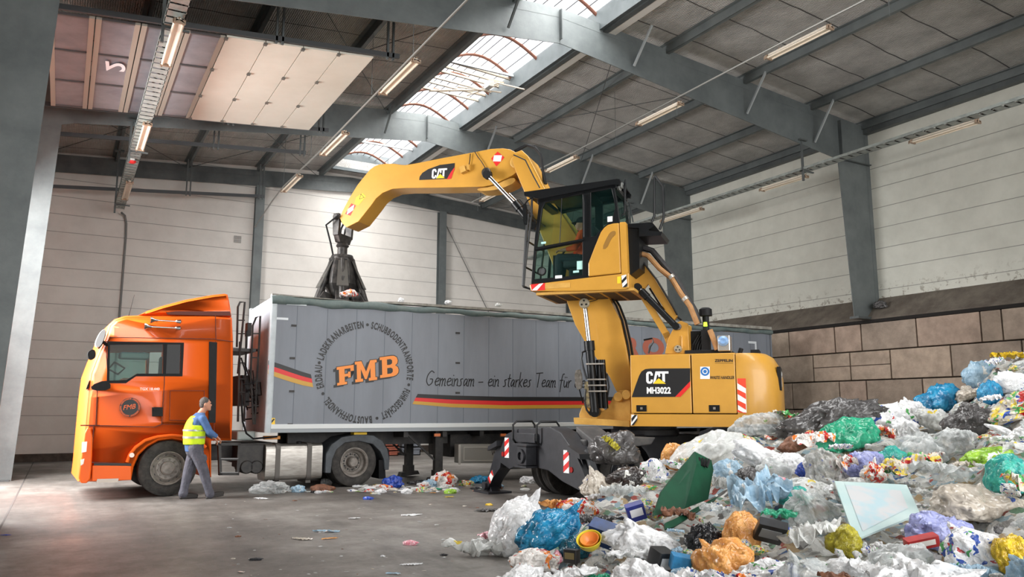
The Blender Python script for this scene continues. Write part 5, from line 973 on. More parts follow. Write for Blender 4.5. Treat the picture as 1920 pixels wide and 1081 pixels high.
# roof visor, cab roof, lamps
g = MB(); v0 = EP([(983, 360), (1158, 335.5), (1164, 340), (1162, 347), (1150, 346), (1013, 373), (984, 367)]); g.prism(v0, e3, CBf-.02, CBf+.05); g.prism(v0, e3, CBn-.05, CBn+.02); bar2(g, ep(985, 362), ep(1160, 337), CBf, CBn, .03); g.build('roof_guard', gb_, cb, None)
g = MB(); g.prism(EP([(1030, 366), (1092, 356), (1092, 362), (1030, 373)]), e3, CBf+.1, CBn-.1); g.build('roof_window_frame', gb_, cb, None)
for x, y in ((1159, 349), (1163, 345)): c_ = ep(x, y); g = MB(); g.lathe([(.001, -.06), (.05, -.05), (.06, 0), (.001, .0)], (c_[0]-.02, CBn-.1, c_[1]), (-1, .3, 0), 16); g.build('work_lamp', mat('lamp_face', lin(150, 152, 150), .25, .3), cb)
# guard bars and mirror at the front of the cab
g = MB()
for l in (CBf+.02, CBf+.5, CBn-.02):
    g.tube([(ep(x, y)[0], l, ep(x, y)[1]) for x, y in ((997, 364), (996, 400), (990, 450), (984, 500), (981, 538), (994, 541))], .022, 6)
for q in ((995, 405), (989, 452), (984, 500), (981, 536)): a = ep(*q); g.tube([(a[0], CBf, a[1]), (a[0], CBn, a[1])], .018, 6)
g.tube([(ep(x, y)[0], CBn-.02, ep(x, y)[1]) for x, y in ((990, 400), (986, 440), (982, 500), (980, 535))], .028, 6); g.build('front_guard', gb_, cb)
g = MB(); g.prism(rrect(*ep(988, 422, 1.4), *ep(981.5, 383, 1.4), .03) if False else smooth_poly(EP([(981, 384), (988, 382), (989, 420), (982, 422)], 1.35), 1), e3, 1.33, 1.39); mo = g.build('cab_mirror', gb_, cb, None); g = MB(); g.tube([(ep(x, y, 1.3)[0], 1.32, ep(x, y, 1.3)[1]) for x, y in ((984, 384), (990, 376), (1000, 370))], .014); g.build('mirror_arm', gb_, mo)
# yellow rear side panel and cab platform
g = MB(); g.prism(EP([(1161, 418), (1150, 419), (1140, 421.5), (1133, 427), (1127, 435), (1115, 464), (1103.5, 494), (1103.5, 518.5), (1165, 512)]), e3, CBn-.10, CBn+.03); yp = g.build('rear_side_panel', cat_y, cb, None, bevel=.02)
g = MB(); g.prism(smooth_poly(EP([(1129, 467), (1141, 441), (1147, 434), (1155, 433), (1155, 440), (1147, 447), (1138, 467)]), 1), e3, CBn+.026, CBn+.034); g.build('vent_recess', mat('dark_ochre', lin(140, 100, 34), .6), yp, None)
g = MB(); g.prism(EP([(1162, 416.5), (1174, 416), (1178, 513), (1166, 515)]), e3, CBn-.14, CBn+.03); g.build('rear_corner_post', cat_y, cb, None, bevel=.02)
g = MB(); g.prism(EP([(1163, 418), (1196, 418), (1196, 500), (1178, 513), (1165, 513)]), e3, CBf, CBn-.15); g.build('cab_rear_housing', gb_, cb, None)
plat = EP([(993, 534), (1102, 520.5), (1180, 512), (1180, 540), (1170, 543), (1080, 546), (996, 546)])
g = MB(); g.prism(plat, e3, CBf-.1, CBn+.03); pl_ = g.build('cab_platform', cat_y, cb, None, bevel=.02)
g = MB(); a = ep(1023, 529.5); b = ep(1070, 544); g.bx((b[0], CBn-.05, b[1]+.05), (a[0], CBn+.035, a[1]-.03)); g.build('step_recess', cat_w, pl_, None)
g = MB(); g.flat(EP([(996, 533.5), (1023, 530.5), (1023, 544), (998, 545.5)]), e3, CBn+.034); wb = g.build('warning_board', red_d, pl_, None); g = MB(); g.flat(EP([(998, 545), (1003, 540), (1012, 532.5), (1020, 531), (1008, 544.5)]), e3, CBn+.038); g.build('white_stripe', white_d, wb, None)
g = MB(); g.flat(EP([(1166, 517), (1175, 515), (1177, 537), (1168, 539)]), e3, CBn+.034); wb = g.build('hazard_plate', white_d, pl_, None); g = MB(); g.flat(EP([(1166.5, 526), (1175, 517), (1175.5, 523), (1167, 532)]), e3, CBn+.036); g.flat(EP([(1168, 539), (1177, 530), (1177, 536), (1174, 538.5)]), e3, CBn+.036); g.build('hazard_stripe', black_d, wb, None)
g = MB(); g.flat(EP([(1158, 519), (1165, 518), (1165, 531), (1158, 532)]), e3, CBn+.034); g.build('yellow_label', yel_d, pl_, None)
zf = ep(1100, 546)[1]; f0 = ep(1000, 540)[0]; f1 = ep(1188, 540)[0]
g = MB(); g.bx((f1, -.05, zf-.02), (f0-.05, CBn-.02, zf+.03)); un = g.build('platform_floor', cat_w, pl_, None); g = MB(); k = 0
x = f1+.1
while x < f0-.3: g.bx((x, .05, zf-.03), (x+.22, CBn-.15, zf-.02)); x += .29
g.build('floor_grating', mat('grating_brown', lin(74, 58, 40), .8), un, None)
# seat inside the cab
g = MB(); s0 = ep(1085, 500, .75); g.bx((s0[0]-.28, .5, s0[1]-.05), (s0[0]+.25, 1.0, s0[1]+.1)); g.bx((s0[0]-.38, .52, s0[1]+.05), (s0[0]-.26, .98, s0[1]+.75)); g.bx((s0[0]-.2, .55, s0[1]-.4), (s0[0]+.15, .95, s0[1]-.05)); g.build('operator_seat', mat('seat_grey', lin(60, 62, 66), .8), cb, None, bevel=.04)
g = MB(); g.bx((s0[0]+.35, .5, s0[1]-.4), (s0[0]+.5, .8, s0[1]+.25)); g.tube([(s0[0]+.42, .65, s0[1]+.2), (s0[0]+.3, .65, s0[1]+.36)], .02); g.build('control_console', black, cb, None)
# rear platform with handrails
g = MB(); zd = ep(1200, 434)[1]; g.prism(EP([(1176, 417), (1221, 414), (1226, 420), (1214, 428), (1216, 430), (1240, 432), (1237, 439), (1196, 441), (1196, 425), (1176, 424)]), e3, CBf+.1, CBn-.1); g.build('rear_platform', gb_, cb, None)
g = MB(); g.tube([(ep(x, y, 1.2)[0], 1.2, ep(x, y, 1.2)[1]) for x, y in ((1222, 416), (1227, 404), (1226.5, 332), (1228, 330), (1243, 350), (1244.5, 408), (1237, 430))], .024, 8); g.build('handrail', gb_, cb)
g = MB(); g.tube([(ep(x, y, 1.2)[0], 1.2, ep(x, y, 1.2)[1]) for x, y in ((1165, 405), (1171, 399), (1173, 350), (1172, 337), (1170, 348), (1173, 396))], .016, 8); g.build('handrail', gb_, cb)
g = MB(); g.tube([(ep(x, y, .5)[0], .5, ep(x, y, .5)[1]) for x, y in ((1198, 462), (1224, 438))], .03, 6); g.build('platform_brace', gb_, cb)
g = MB(); g.tube([(ep(x, y, .4)[0], .4, ep(x, y, .4)[1]) for x, y in ((1180, 380), (1187, 416))], .014, 6); g.build('platform_brace', gb_, cb)
# cab riser arms, cylinder and tower
g = MB(); tw = EP([(1246.6, 663), (1252, 636), (1259, 622), (1265.5, 612), (1270, 604), (1276.5, 601), (1290, 606), (1293, 663)], .75); g.prism(tw, e3, .70, .76); g.prism(tw, e3, .25, .31); g.build('riser_tower', cat_y, ex, 30, bevel=.01)
g = MB(); strip(g, EP([(1211, 563), (1250, 628), (1258, 650)], .68), .12, e3, .60, .70); g.build('riser_arm', cat_y, ex, None, bevel=.01)
g = MB(); g.prism(EP([(1191, 484), (1202, 486), (1211, 496), (1270, 592), (1262, 604), (1215, 532), (1204, 545), (1186, 546), (1183, 525), (1190, 510), (1186, 496)], .60), e3, .50, .60); g.build('riser_arm', cat_y, ex, 30, bevel=.01)
o = ram('riser_cylinder', (1196, 538), (1206, 549), (1268, 612), .78, .035, .06)
pin(ex, 1191.5, 490.5, .64, .07); pin(ex, 1271.5, 612, .80, .06, mat('pin_grey', lin(120, 120, 124), .4, .5)); pin(ex, 1271.5, 654, .78, .07)
g = MB(); g.tube([(ep(x, y, .78)[0], .80, ep(x, y, .78)[1]) for x, y in ((1279, 653), (1279, 632), (1277, 629))], .014); g.build('tower_handle', cat_y, ex)
g = MB(); g.tube([(ep(x, y, .85)[0], .85, ep(x, y, .85)[1]) for x, y in ((1176, 477.7), (1199, 474.4), (1214.4, 478.8), (1236.6, 503), (1258.8, 521), (1276.5, 549.9), (1294, 574), (1307.6, 607.6))], .05, 10); g.tube([(ep(x, y, .85)[0], .85, ep(x, y, .85)[1]) for x, y in ((1331, 618), (1338, 636), (1345, 655))], .05, 10); hs_ = g.build('tan_hose_sleeve', mat('tan_sleeve', lin(176, 132, 86), .7, 0, lin(150, 108, 66), 5, .3, 40), ex)
g = MB()
for q in ((1258.8, 519), (1284.5, 560)): c_ = ep(*q, .85); g.lathe([(.04, -.03), (.062, -.03), (.062, .03), (.04, .03)], (c_[0], .85, c_[1]), (.45, 0, -.9) if False else (-.6, 0, -.8), 16)
g.build('hose_clamp', mat('clamp_zinc', (1, 1, 1)), hs_)
g = MB(); g.tube([(ep(x, y, .7)[0], .7, ep(x, y, .7)[1]) for x, y in ((1186, 472), (1203, 463), (1223, 470), (1243, 494), (1265, 519), (1285, 552), (1303, 583), (1310, 606))], .06, 10); g.tube([(ep(x, y, .5)[0], .5, ep(x, y, .5)[1]) for x, y in ((1218, 540), (1240, 575), (1268, 592), (1278, 600))], .02, 6); g.tube([(ep(x, y, .66)[0], .66, ep(x, y, .66)[1]) for x, y in ((1205, 490), (1232, 525), (1262, 575), (1270, 590))], .02, 6); g.build('black_hose_bundle', mat('spiral_hose_black', lin(38, 38, 40), .6, 0, lin(54, 52, 52), 30), ex)
g = MB(); g.tube([(ep(x, y, .9)[0], .9, ep(x, y, .9)[1]) for x, y in ((1216, 662), (1219, 650), (1225, 640), (1223, 634), (1207, 637))], .016, 8); g.build('deck_grab_rail', gb_, ex)
zt_ = ep(1324, 577, .6); g = MB(); c_ = ep(1323, 592, .6); g.lathe([(.001, c_[1]+.155), (.07, c_[1]+.15), (.115, c_[1]+.12), (.12, c_[1]+.0), (.06, c_[1]-.01), (.055, zd1), (.001, zd1)], (c_[0], .6, 0), (0, 0, 1), 24); g.build('air_intake', black, ex)
c_ = ep(1322.5, 608, .7); g = MB(); g.lathe([(.001, .045), (.03, .04), (.035, -.03), (.001, -.03)], (c_[0], .70, c_[1]), (0, 0, 1), 16); bc_ = g.build('green_beacon', mat('green_lens', (.02, .02, 0), .3), ex); m_ = MATS['green_lens']; m_.node_tree.nodes['Principled BSDF'].inputs['Emission Color'].default_value = (*lin(190, 255, 40), 1); m_.node_tree.nodes['Principled BSDF'].inputs['Emission Strength'].default_value = 2.2
g = MB(); a = ep(1294, 620, .6); b = ep(1318, 660, .6); g.bx((b[0], .3, b[1]), (a[0], .55, a[1])); a = ep(1316, 620, .6); b = ep(1333, 658, .6); g.bx((b[0], .55, b[1]), (a[0], .75, a[1]))
for k in range(6): g.tube([(ep(1295+k*5, 655, .6)[0], .62+.03*k, zd1), (ep(1300+k*5, 640, .6)[0], .7, zd1+.2), (ep(1310+k*4, 622, .6)[0], .6, zd1+.38)], .016, 6)
g.build('valve_manifold', black, ex)
bx0 = ep(1346, 658, .95); bx1 = ep(1368, 627.6, .95); g = MB(); g.bx((bx1[0], .55, bx0[1]), (bx0[0], .95, bx1[1])); cbx = g.build('camera_box', mat('polished_box', lin(196, 194, 190), .25, .8), ex, None, bevel=.015); g = MB(); c_ = ep(1356, 639, .96); g.lathe([(.001, 0), (.08, 0), (.09, .03), (.05, .06), (.001, .05)], (c_[0], .95, c_[1]), (0, 1, 0), 24); g.build('blue_lens', mat('blue_cap', lin(120, 156, 200), .3), cbx)
g = MB(); g.box((ep(1330, 660, .5)[0], 0, zd1+.05), (.8, 1.6, .1)); g.box((ep(1415, 658, .5)[0], .2, zd1+.05), (.15, .5, .12)); g.tube([(ep(1386, 662, .7)[0], .7, zd1), (ep(1390, 648, .7)[0], .7, zd1+.12)], .04); g.build('hood_fittings', black, ex, bevel=.01)
# ---- operator, seen through the door glass
def limb(mb, pts, rs, n=10):
    for i in range(len(pts)-1):
        mb.tube([pts[i], pts[i+1]], [rs[i], rs[i+1]], n)
    for p, r in zip(pts, rs): mb.ball(p, r, n, 8)
skin = mat('skin', lin(206, 150, 122), .55, 0, lin(190, 132, 106), 8); 
def M_local(p): return E0+_ef*p[0]+_el*p[1]+Vector((0, 0, p[2]))
opr = root('person', 'machine operator in an orange hi-vis vest and dark cap, seated inside the raised cab', 'person', E0, math.atan2(_ef.y, _ef.x))
sx, sz = s0[0]-.08, s0[1]+.12; cy_ = .76
g = MB()
g.ball((sx+.02, cy_, sz+.72), (.10, .08, .125)); g.ball((sx+.06, cy_, sz+.66), (.07, .065, .07)); g.ball((sx+.125, cy_, sz+.69), (.022, .016, .022)); g.tube([(sx-.02, cy_, sz+.5), (sx, cy_, sz+.64)], [.065, .055]); limb(g, [Vector((sx-.05, cy_, sz)), Vector((sx-.04, cy_, sz+.28)), Vector((sx-.03, cy_, sz+.46))], [.15, .15, .13])
for s in (-1, 1):
    limb(g, [Vector((sx-.03, cy_+s*.2, sz+.46)), Vector((sx+.08, cy_+s*.26, sz+.2)), Vector((sx+.33, cy_+s*.22, sz+.18))], [.06, .05, .035]); h = Vector((sx+.37, cy_+s*.22, sz+.18)); g.ball(h, (.05, .04, .025)); 
    for k in range(4): limb(g, [h+Vector((.03, (k-1.5)*.02, 0)), h+Vector((.08, (k-1.5)*.022, -.02)), h+Vector((.09, (k-1.5)*.022, -.05))], [.011, .010, .008], 6)
    limb(g, [h+Vector((0, -s*.03, 0)), h+Vector((.04, -s*.06, -.01))], [.012, .009], 6)
    limb(g, [Vector((sx, cy_+s*.1, sz-.0)), Vector((sx+.42, cy_+s*.14, sz+.05)), Vector((sx+.46, cy_+s*.14, sz-.38))], [.09, .07, .05])
remesh(g, 'body', skin, opr, .012, 2)
g = MB(); limb(g, [Vector((sx-.05, cy_, sz+.05)), Vector((sx-.04, cy_, sz+.28)), Vector((sx-.03, cy_, sz+.46))], [.17, .17, .15])
for s in (-1, 1): limb(g, [Vector((sx-.03, cy_+s*.19, sz+.46)), Vector((sx+.08, cy_+s*.26, sz+.2)), Vector((sx+.22, cy_+s*.24, sz+.19))], [.075, .062, .05])
remesh(g, 'orange_vest', mat('hi_vis_orange', lin(255, 92, 32), .7), opr, .014, 2)
g = MB()
for s in (-1, 1): limb(g, [Vector((sx-.03, cy_+s*.1, sz)), Vector((sx+.42, cy_+s*.14, sz+.05)), Vector((sx+.46, cy_+s*.14, sz-.36))], [.11, .085, .06])
remesh(g, 'trousers', mat('dark_trousers', lin(48, 50, 58), .8), opr, .014, 2)
g = MB(); g.ball((sx+.01, cy_, sz+.77), (.11, .09, .09)); g.prism([(sx+.08, sz+.75), (sx+.21, sz+.73), (sx+.2, sz+.745), (sx+.08, sz+.775)], e3, cy_-.07, cy_+.07); remesh(g, 'cap', mat('dark_cap', lin(34, 34, 38), .8), opr, .012, 1)

# ------------------------------------------------------------------ worker beside the truck
M0 = ground(371, 934); M0.z = 0
def mp(x, y): p = onplane(x, y, M0, (0, 1, 0))-M0; return p.x, p.z
def mv(x, y, d=0): a = mp(x, y); return Vector((a[0], d, a[1]))
man = root('person', 'man in a yellow hi-vis vest, blue sweater and grey work trousers walking beside the truck', 'person', M0)
g = MB()
hc = mv(385, 757); g.ball(hc, (.088, .076, .115), 16, 12); g.ball(hc+Vector((.035, 0, -.055)), (.065, .058, .065)); g.ball(hc+Vector((.095, 0, -.02)), (.022, .014, .022), 8, 6); g.ball(hc+Vector((.07, 0, .03)), (.03, .055, .02), 10, 6); g.ball(hc+Vector((.085, 0, -.075)), (.02, .03, .016), 8, 6); g.ball(hc+Vector((.075, 0, -.1)), (.03, .03, .02), 8, 6)
for s in (-1, 1): g.ball(hc+Vector((-.01, s*.078, -.01)), (.022, .012, .034), 8, 6)
g.tube([mv(372, 782), hc+Vector((-.01, 0, -.07))], [.07, .056], 12)
limb(g, [mv(366, 832), mv(366, 806), mv(369, 788)], [.13, .13, .12])
def hand(mb, w, d, s, curl=.5):
    """palm, four bent fingers of their own length and a thumb"""
    d = Vector(d).normalized(); sd = Vector((0, 1, 0)) if abs(d.y) < .8 else Vector((1, 0, 0)); nrm = d.cross(sd).normalized()
    mb.add(*(lambda m: (m.v, m.f))(MB().box(w+d*.045, (.085, .075, .028), Matrix((d, sd, nrm)).transposed())))
    for k, L_ in enumerate((.062, .072, .066, .052)):
        b = w+d*.085+sd*((k-1.5)*.019); m_ = b+d*(L_*.55)+nrm*(-.012*curl*2); t = m_+d*(L_*.3)+nrm*(-.03*curl*2); limb(mb, [b, m_, t], [.0095, .009, .0078], 7)
    b = w+d*.03+sd*(-.036); limb(mb, [b, b+d*.03-sd*.025-nrm*.01, b+d*.055-sd*.02-nrm*.028], [.012, .010, .009], 7)
armN = [mv(377, 785, -.19), mv(389, 809, -.24), mv(403, 817, -.16)]; armF = [mv(378, 785, .19), mv(388, 809, .24), mv(402, 820, .12)]
for a in (armN, armF): limb(g, a, [.055, .046, .032]); hand(g, a[2], (.75, .1, -.65), 1, .6)
hipN, hipF = mv(364, 838, -.1), mv(369, 838, .1); kN, kF = mv(379, 879, -.12), mv(355, 882, .1); aN, aF = mv(391, 924, -.11), mv(345, 926, .1)
limb(g, [hipN, kN, aN], [.095, .065, .045]); limb(g, [hipF, kF, aF], [.095, .065, .045])
remesh(g, 'body', skin, man, .0085, 2)
g = MB(); g.ball(hc+Vector((-.018, 0, .035)), (.088, .082, .095), 16, 10); g.ball(hc+Vector((-.045, 0, -.01)), (.06, .074, .075)); remesh(g, 'hair', mat('greying_hair', lin(66, 60, 56), .8, 0, lin(112, 106, 102), 30, .5, 80), man, .01, 1)
g = MB()
for s in (-1, 1): g.ball(hc+Vector((.083, s*.03, .012)), (.008, .012, .007), 8, 6)
g.build('eyes', mat('eye_dark', lin(40, 34, 32), .3), man)
sw_ = mat('blue_sweater', lin(84, 116, 164), .85, 0, lin(66, 96, 142), 9, .4, 60)
g = MB(); 
def torso(mb, k, top=True):
    vs = []; fs = []; n = 18; rows_ = [((364, 846), .150, .175), ((363, 834), .155, .18), ((364, 822), .160, .19), ((364, 808), .165, .20), ((366, 795), .155, .215), ((370, 784), .135, .215), ((374, 777), .10, .16), ((376, 773), .075, .085)]
    for (x, y), a, b in rows_:
        c = mv(x, y); 
        for i in range(n): t = 2*math.pi*i/n; vs.append(c+Vector((a*k*math.cos(t), b*k*math.sin(t), 0)))
    fs = [(r*n+i, r*n+(i+1) % n, (r+1)*n+(i+1) % n, (r+1)*n+i) for r in range(len(rows_)-1) for i in range(n)]+[tuple(range(n))[::-1], tuple((len(rows_)-1)*n+i for i in range(n))]; mb.add(vs, fs)
torso(g, 1.0)
for a in (armN, armF): b = a[1].lerp(a[2], .9); limb(g, [a[0], a[1], b], [.075, .062, .043])
remesh(g, 'sweater', sw_, man, .012, 3)
vest = mat('hi_vis_yellow', lin(226, 255, 40), .7, 0, lin(206, 240, 30), 6, .3, 20)
g = MB(); n = 24; vs = []; R_ = [((363.5, 833), .172, .195), ((364, 822), .174, .203), ((364, 808), .176, .213), ((366, 796), .166, .222), ((369.5, 786), .146, .20), ((373, 779), .115, .15)]
for (x, y), a, b in R_:
    c = mv(x, y)
    for i in range(n): t = 2*math.pi*i/n; vs.append(c+Vector((a*math.cos(t), b*math.sin(t), 0)))
fs = [(r*n+i, r*n+(i+1) % n, (r+1)*n+(i+1) % n, (r+1)*n+i) for r in range(len(R_)-1) for i in range(n)]
fs = [f for f in fs if not (f[0]//n >= 3 and min((f[0] % n-18) % n, (18-f[0] % n) % n) < 3)]   # arm holes
fs = [f for f in fs if not (f[0]//n >= 3 and min((f[0] % n-6) % n, (6-f[0] % n) % n) < 3)]
g.add(vs, fs); vo_ = g.build('hi_vis_vest', vest, man, 80); sd_ = vo_.modifiers.new('cloth', 'SOLIDIFY'); sd_.thickness = .012; sd_.offset = 1; ss = vo_.modifiers.new('soft', 'SUBSURF'); ss.levels = 1; ss.render_levels = 1
for y0, y1, k in ((804, 807.5, 1.08), (817, 821, 1.08)):
    g = MB(); vs = []
    for y in (y0, y1):
        c = mv(364, y)
        for i in range(n): t = 2*math.pi*i/n; vs.append(c+Vector((.178*k*math.cos(t), .209*k*math.sin(t), 0)))
    g.add(vs, [(i, (i+1) % n, n+(i+1) % n, n+i) for i in range(n)]); g.build('reflective_band', mat('reflective_grey', lin(176, 180, 178), .35, .3), vo_, 60)
tr = mat('grey_work_trousers', lin(96, 96, 106), .85, 0, lin(76, 76, 86), 7, .6, 25)
g = MB(); limb(g, [mv(364, 832), mv(365, 842)], [.165, .16]); limb(g, [hipN, kN, mv(389, 915, -.11), mv(392, 925, -.11)], [.125, .092, .072, .082]); limb(g, [hipF, kF, mv(347, 915, .1), mv(345, 926, .1)], [.125, .092, .072, .085]); g.ball(mv(379, 858, -.2), (.06, .03, .08)); remesh(g, 'trousers', tr, man, .013, 3)
for a, tl_ in ((aN, .12), (aF, .0)):
    g = MB(); f = Vector((1, 0, tl_*1.6)).normalized(); b = Vector((a.x, a.y, .0)); limb(g, [b+Vector((-.03, 0, .075)), b+Vector((.02, 0, .06)), b+f*.15+Vector((0, 0, .05)), b+f*.22+Vector((0, 0, .042))], [.05, .05, .042, .034]); g.box(b+f*.09+Vector((0, 0, .014)), (.3, .095, .025), Matrix.Rotation(-tl_*1.3, 3, 'Y'))
    remesh(g, 'shoe', mat('work_shoe', lin(44, 40, 38), .7), man, .009, 1)
g = MB(); 
for a in (armN, armF): g.ball(a[2]+Vector((.06, 0, -.055)), (.055, .04, .05), 10, 8)
remesh(g, 'orange_brown_gloves', mat('work_glove', lin(176, 100, 62), .8, 0, lin(60, 52, 50), 20), man, .012, 1) if False else None

# ------------------------------------------------------------------ the heap of rubbish
def lerp_tab(t, x):
    if x <= t[0][0]: return t[0][1]
    for (a, va), (b, vb) in zip(t, t[1:]):
        if x <= b: k = (x-a)/(b-a); return va+(vb-va)*k
    return t[-1][1]
SIL = [(930, 1010), (960, 965), (1000, 950), (1060, 935), (1110, 905), (1150, 885), (1200, 862), (1260, 845), (1300, 835), (1360, 810), (1400, 790), (1460, 786), (1520, 762), (1560, 750), (1620, 748), (1700, 752), (1760, 742), (1810, 725), (1835, 700), (1860, 665), (1920, 640), (2100, 590), (2500, 520)]
DSI = [(930, 8.2), (960, 8.6), (1000, 8.9), (1100, 9.8), (1200, 10.6), (1300, 11.1), (1400, 11.6), (1500, 12.3), (1600, 12.8), (1700, 13.2), (1800, 13.3), (1920, 13.2), (2500, 12.5)]
DNR = [(930, 6.9), (1000, 6.5), (1100, 6.1), (1300, 5.6), (1500, 5.2), (1700, 4.9), (1920, 4.6), (2500, 4.2)]   # distance at the lower picture edge
def pile_ab(x):
    ys, Ds, Dn = lerp_tab(SIL, x), lerp_tab(DSI, x), lerp_tab(DNR, x); K = (1081-ys)/(1/Dn-1/Ds); a = 1.55-K/FPX; b = (757-ys+K/Ds)/FPX; return a, b, Ds
def pile_z(x, D):
    a, b, Ds = pile_ab(x)
    z = a+b*D if D <= Ds else a+b*Ds-(D-Ds)*.75
    z -= max(0, (985-x)/60)*.35
    return z
def world_xy(x, D, z): # column x of the view direction and forward distance -> hall position (level ground)
    # ray(x, y) has unit forward component; pick the height given by z
    u = (x-960)/FPX; f = Vector((math.sin(YAW), math.cos(YAW), 0)); r = _r; h = (z-CH); # forward = D measured along the pitched axis
    lf = (D-h*math.sin(PIT))/math.cos(PIT); return f*lf+r*(u*D)+Vector((0, 0, z))
def pile_point(x, y):
    a, b, Ds = pile_ab(x); K = (1.55-a)*FPX; y0 = 757-FPX*b
    D = K/max(y-y0, 1); D = min(max(D, 3.5), Ds); return world_xy(x, D, pile_z(x, D)), D
def rubbish_mat():
    m = bpy.data.materials.new('mixed_rubbish'); m.use_nodes = True; nt = m.node_tree; N = nt.nodes; L = nt.links; b = N['Principled BSDF']; b.inputs['Roughness'].default_value = .4
    tc = N.new('ShaderNodeTexCoord'); n = N.new('ShaderNodeTexNoise'); n.inputs['Scale'].default_value = 3; n.inputs['Detail'].default_value = 4; L.new(tc.outputs['Object'], n.inputs[0])
    ad = N.new('ShaderNodeVectorMath'); ad.operation = 'MULTIPLY_ADD'; ad.inputs[1].default_value = (.5, .5, .5); L.new(n.outputs['Color'], ad.inputs[0]); L.new(tc.outputs['Object'], ad.inputs[2])
    v = N.new('ShaderNodeTexVoronoi'); v.inputs['Scale'].default_value = 11; L.new(ad.outputs[0], v.inputs['Vector']); sp = N.new('ShaderNodeSeparateColor'); L.new(v.outputs['Color'], sp.inputs[0])
    r = N.new('ShaderNodeValToRGB'); r.color_ramp.interpolation = 'CONSTANT'; cs = [(0, (206, 206, 202)), (.2, (150, 148, 144)), (.28, (228, 228, 224)), (.45, (84, 80, 76)), (.49, (176, 168, 152)), (.58, (150, 176, 186)), (.66, (228, 226, 220)), (.76, (176, 150, 110)), (.82, (110, 150, 120)), (.87, (206, 204, 196)), (.93, (160, 64, 50)), (.965, (52, 88, 140))]
    e = r.color_ramp.elements
    while len(e) < len(cs): e.new(.5)
    for i, (p, c) in enumerate(cs): e[i].position = p; e[i].color = (*lin(*c), 1)
    L.new(sp.outputs[0], r.inputs[0]); L.new(r.outputs[0], b.inputs['Base Color'])
    n2 = N.new('ShaderNodeTexNoise'); n2.inputs['Scale'].default_value = 16; n2.inputs['Detail'].default_value = 7; n2.inputs['Roughness'].default_value = .7; L.new(tc.outputs['Object'], n2.inputs[0]); bp = N.new('ShaderNodeBump'); bp.inputs['Strength'].default_value = 1; bp.inputs['Distance'].default_value = .06; L.new(n2.outputs[0], bp.inputs['Height']); L.new(bp.outputs[0], b.inputs['Normal'])
    return m
g = MB(); NX, ND = 190, 150; vs = []
for i in range(NX+1):
    x = 925+(2500-925)*(i/NX)
    for k in range(ND+1):
        D = 4.0+(15.5-4.0)*(k/ND); z = pile_z(x, D); p = world_xy(x, D, max(z, -.3)); nz = noise.noise(p*1.7)*.10+abs(noise.noise(p*5.3))*.12+noise.noise(p*13)*.03
        zz = p.z-.13+nz; vs.append((min(p.x, 18.75), p.y, max(zz, -.12)))
g.add(vs, [(i*(ND+1)+k, i*(ND+1)+k+1, (i+1)*(ND+1)+k+1, (i+1)*(ND+1)+k) for i in range(NX) for k in range(ND)])
heap = g.build('rubbish_heap', rubbish_mat(), None, 180); tag(heap, 'mound of loose mixed household rubbish under the bags and sacks', 'rubbish heap', kind='stuff')

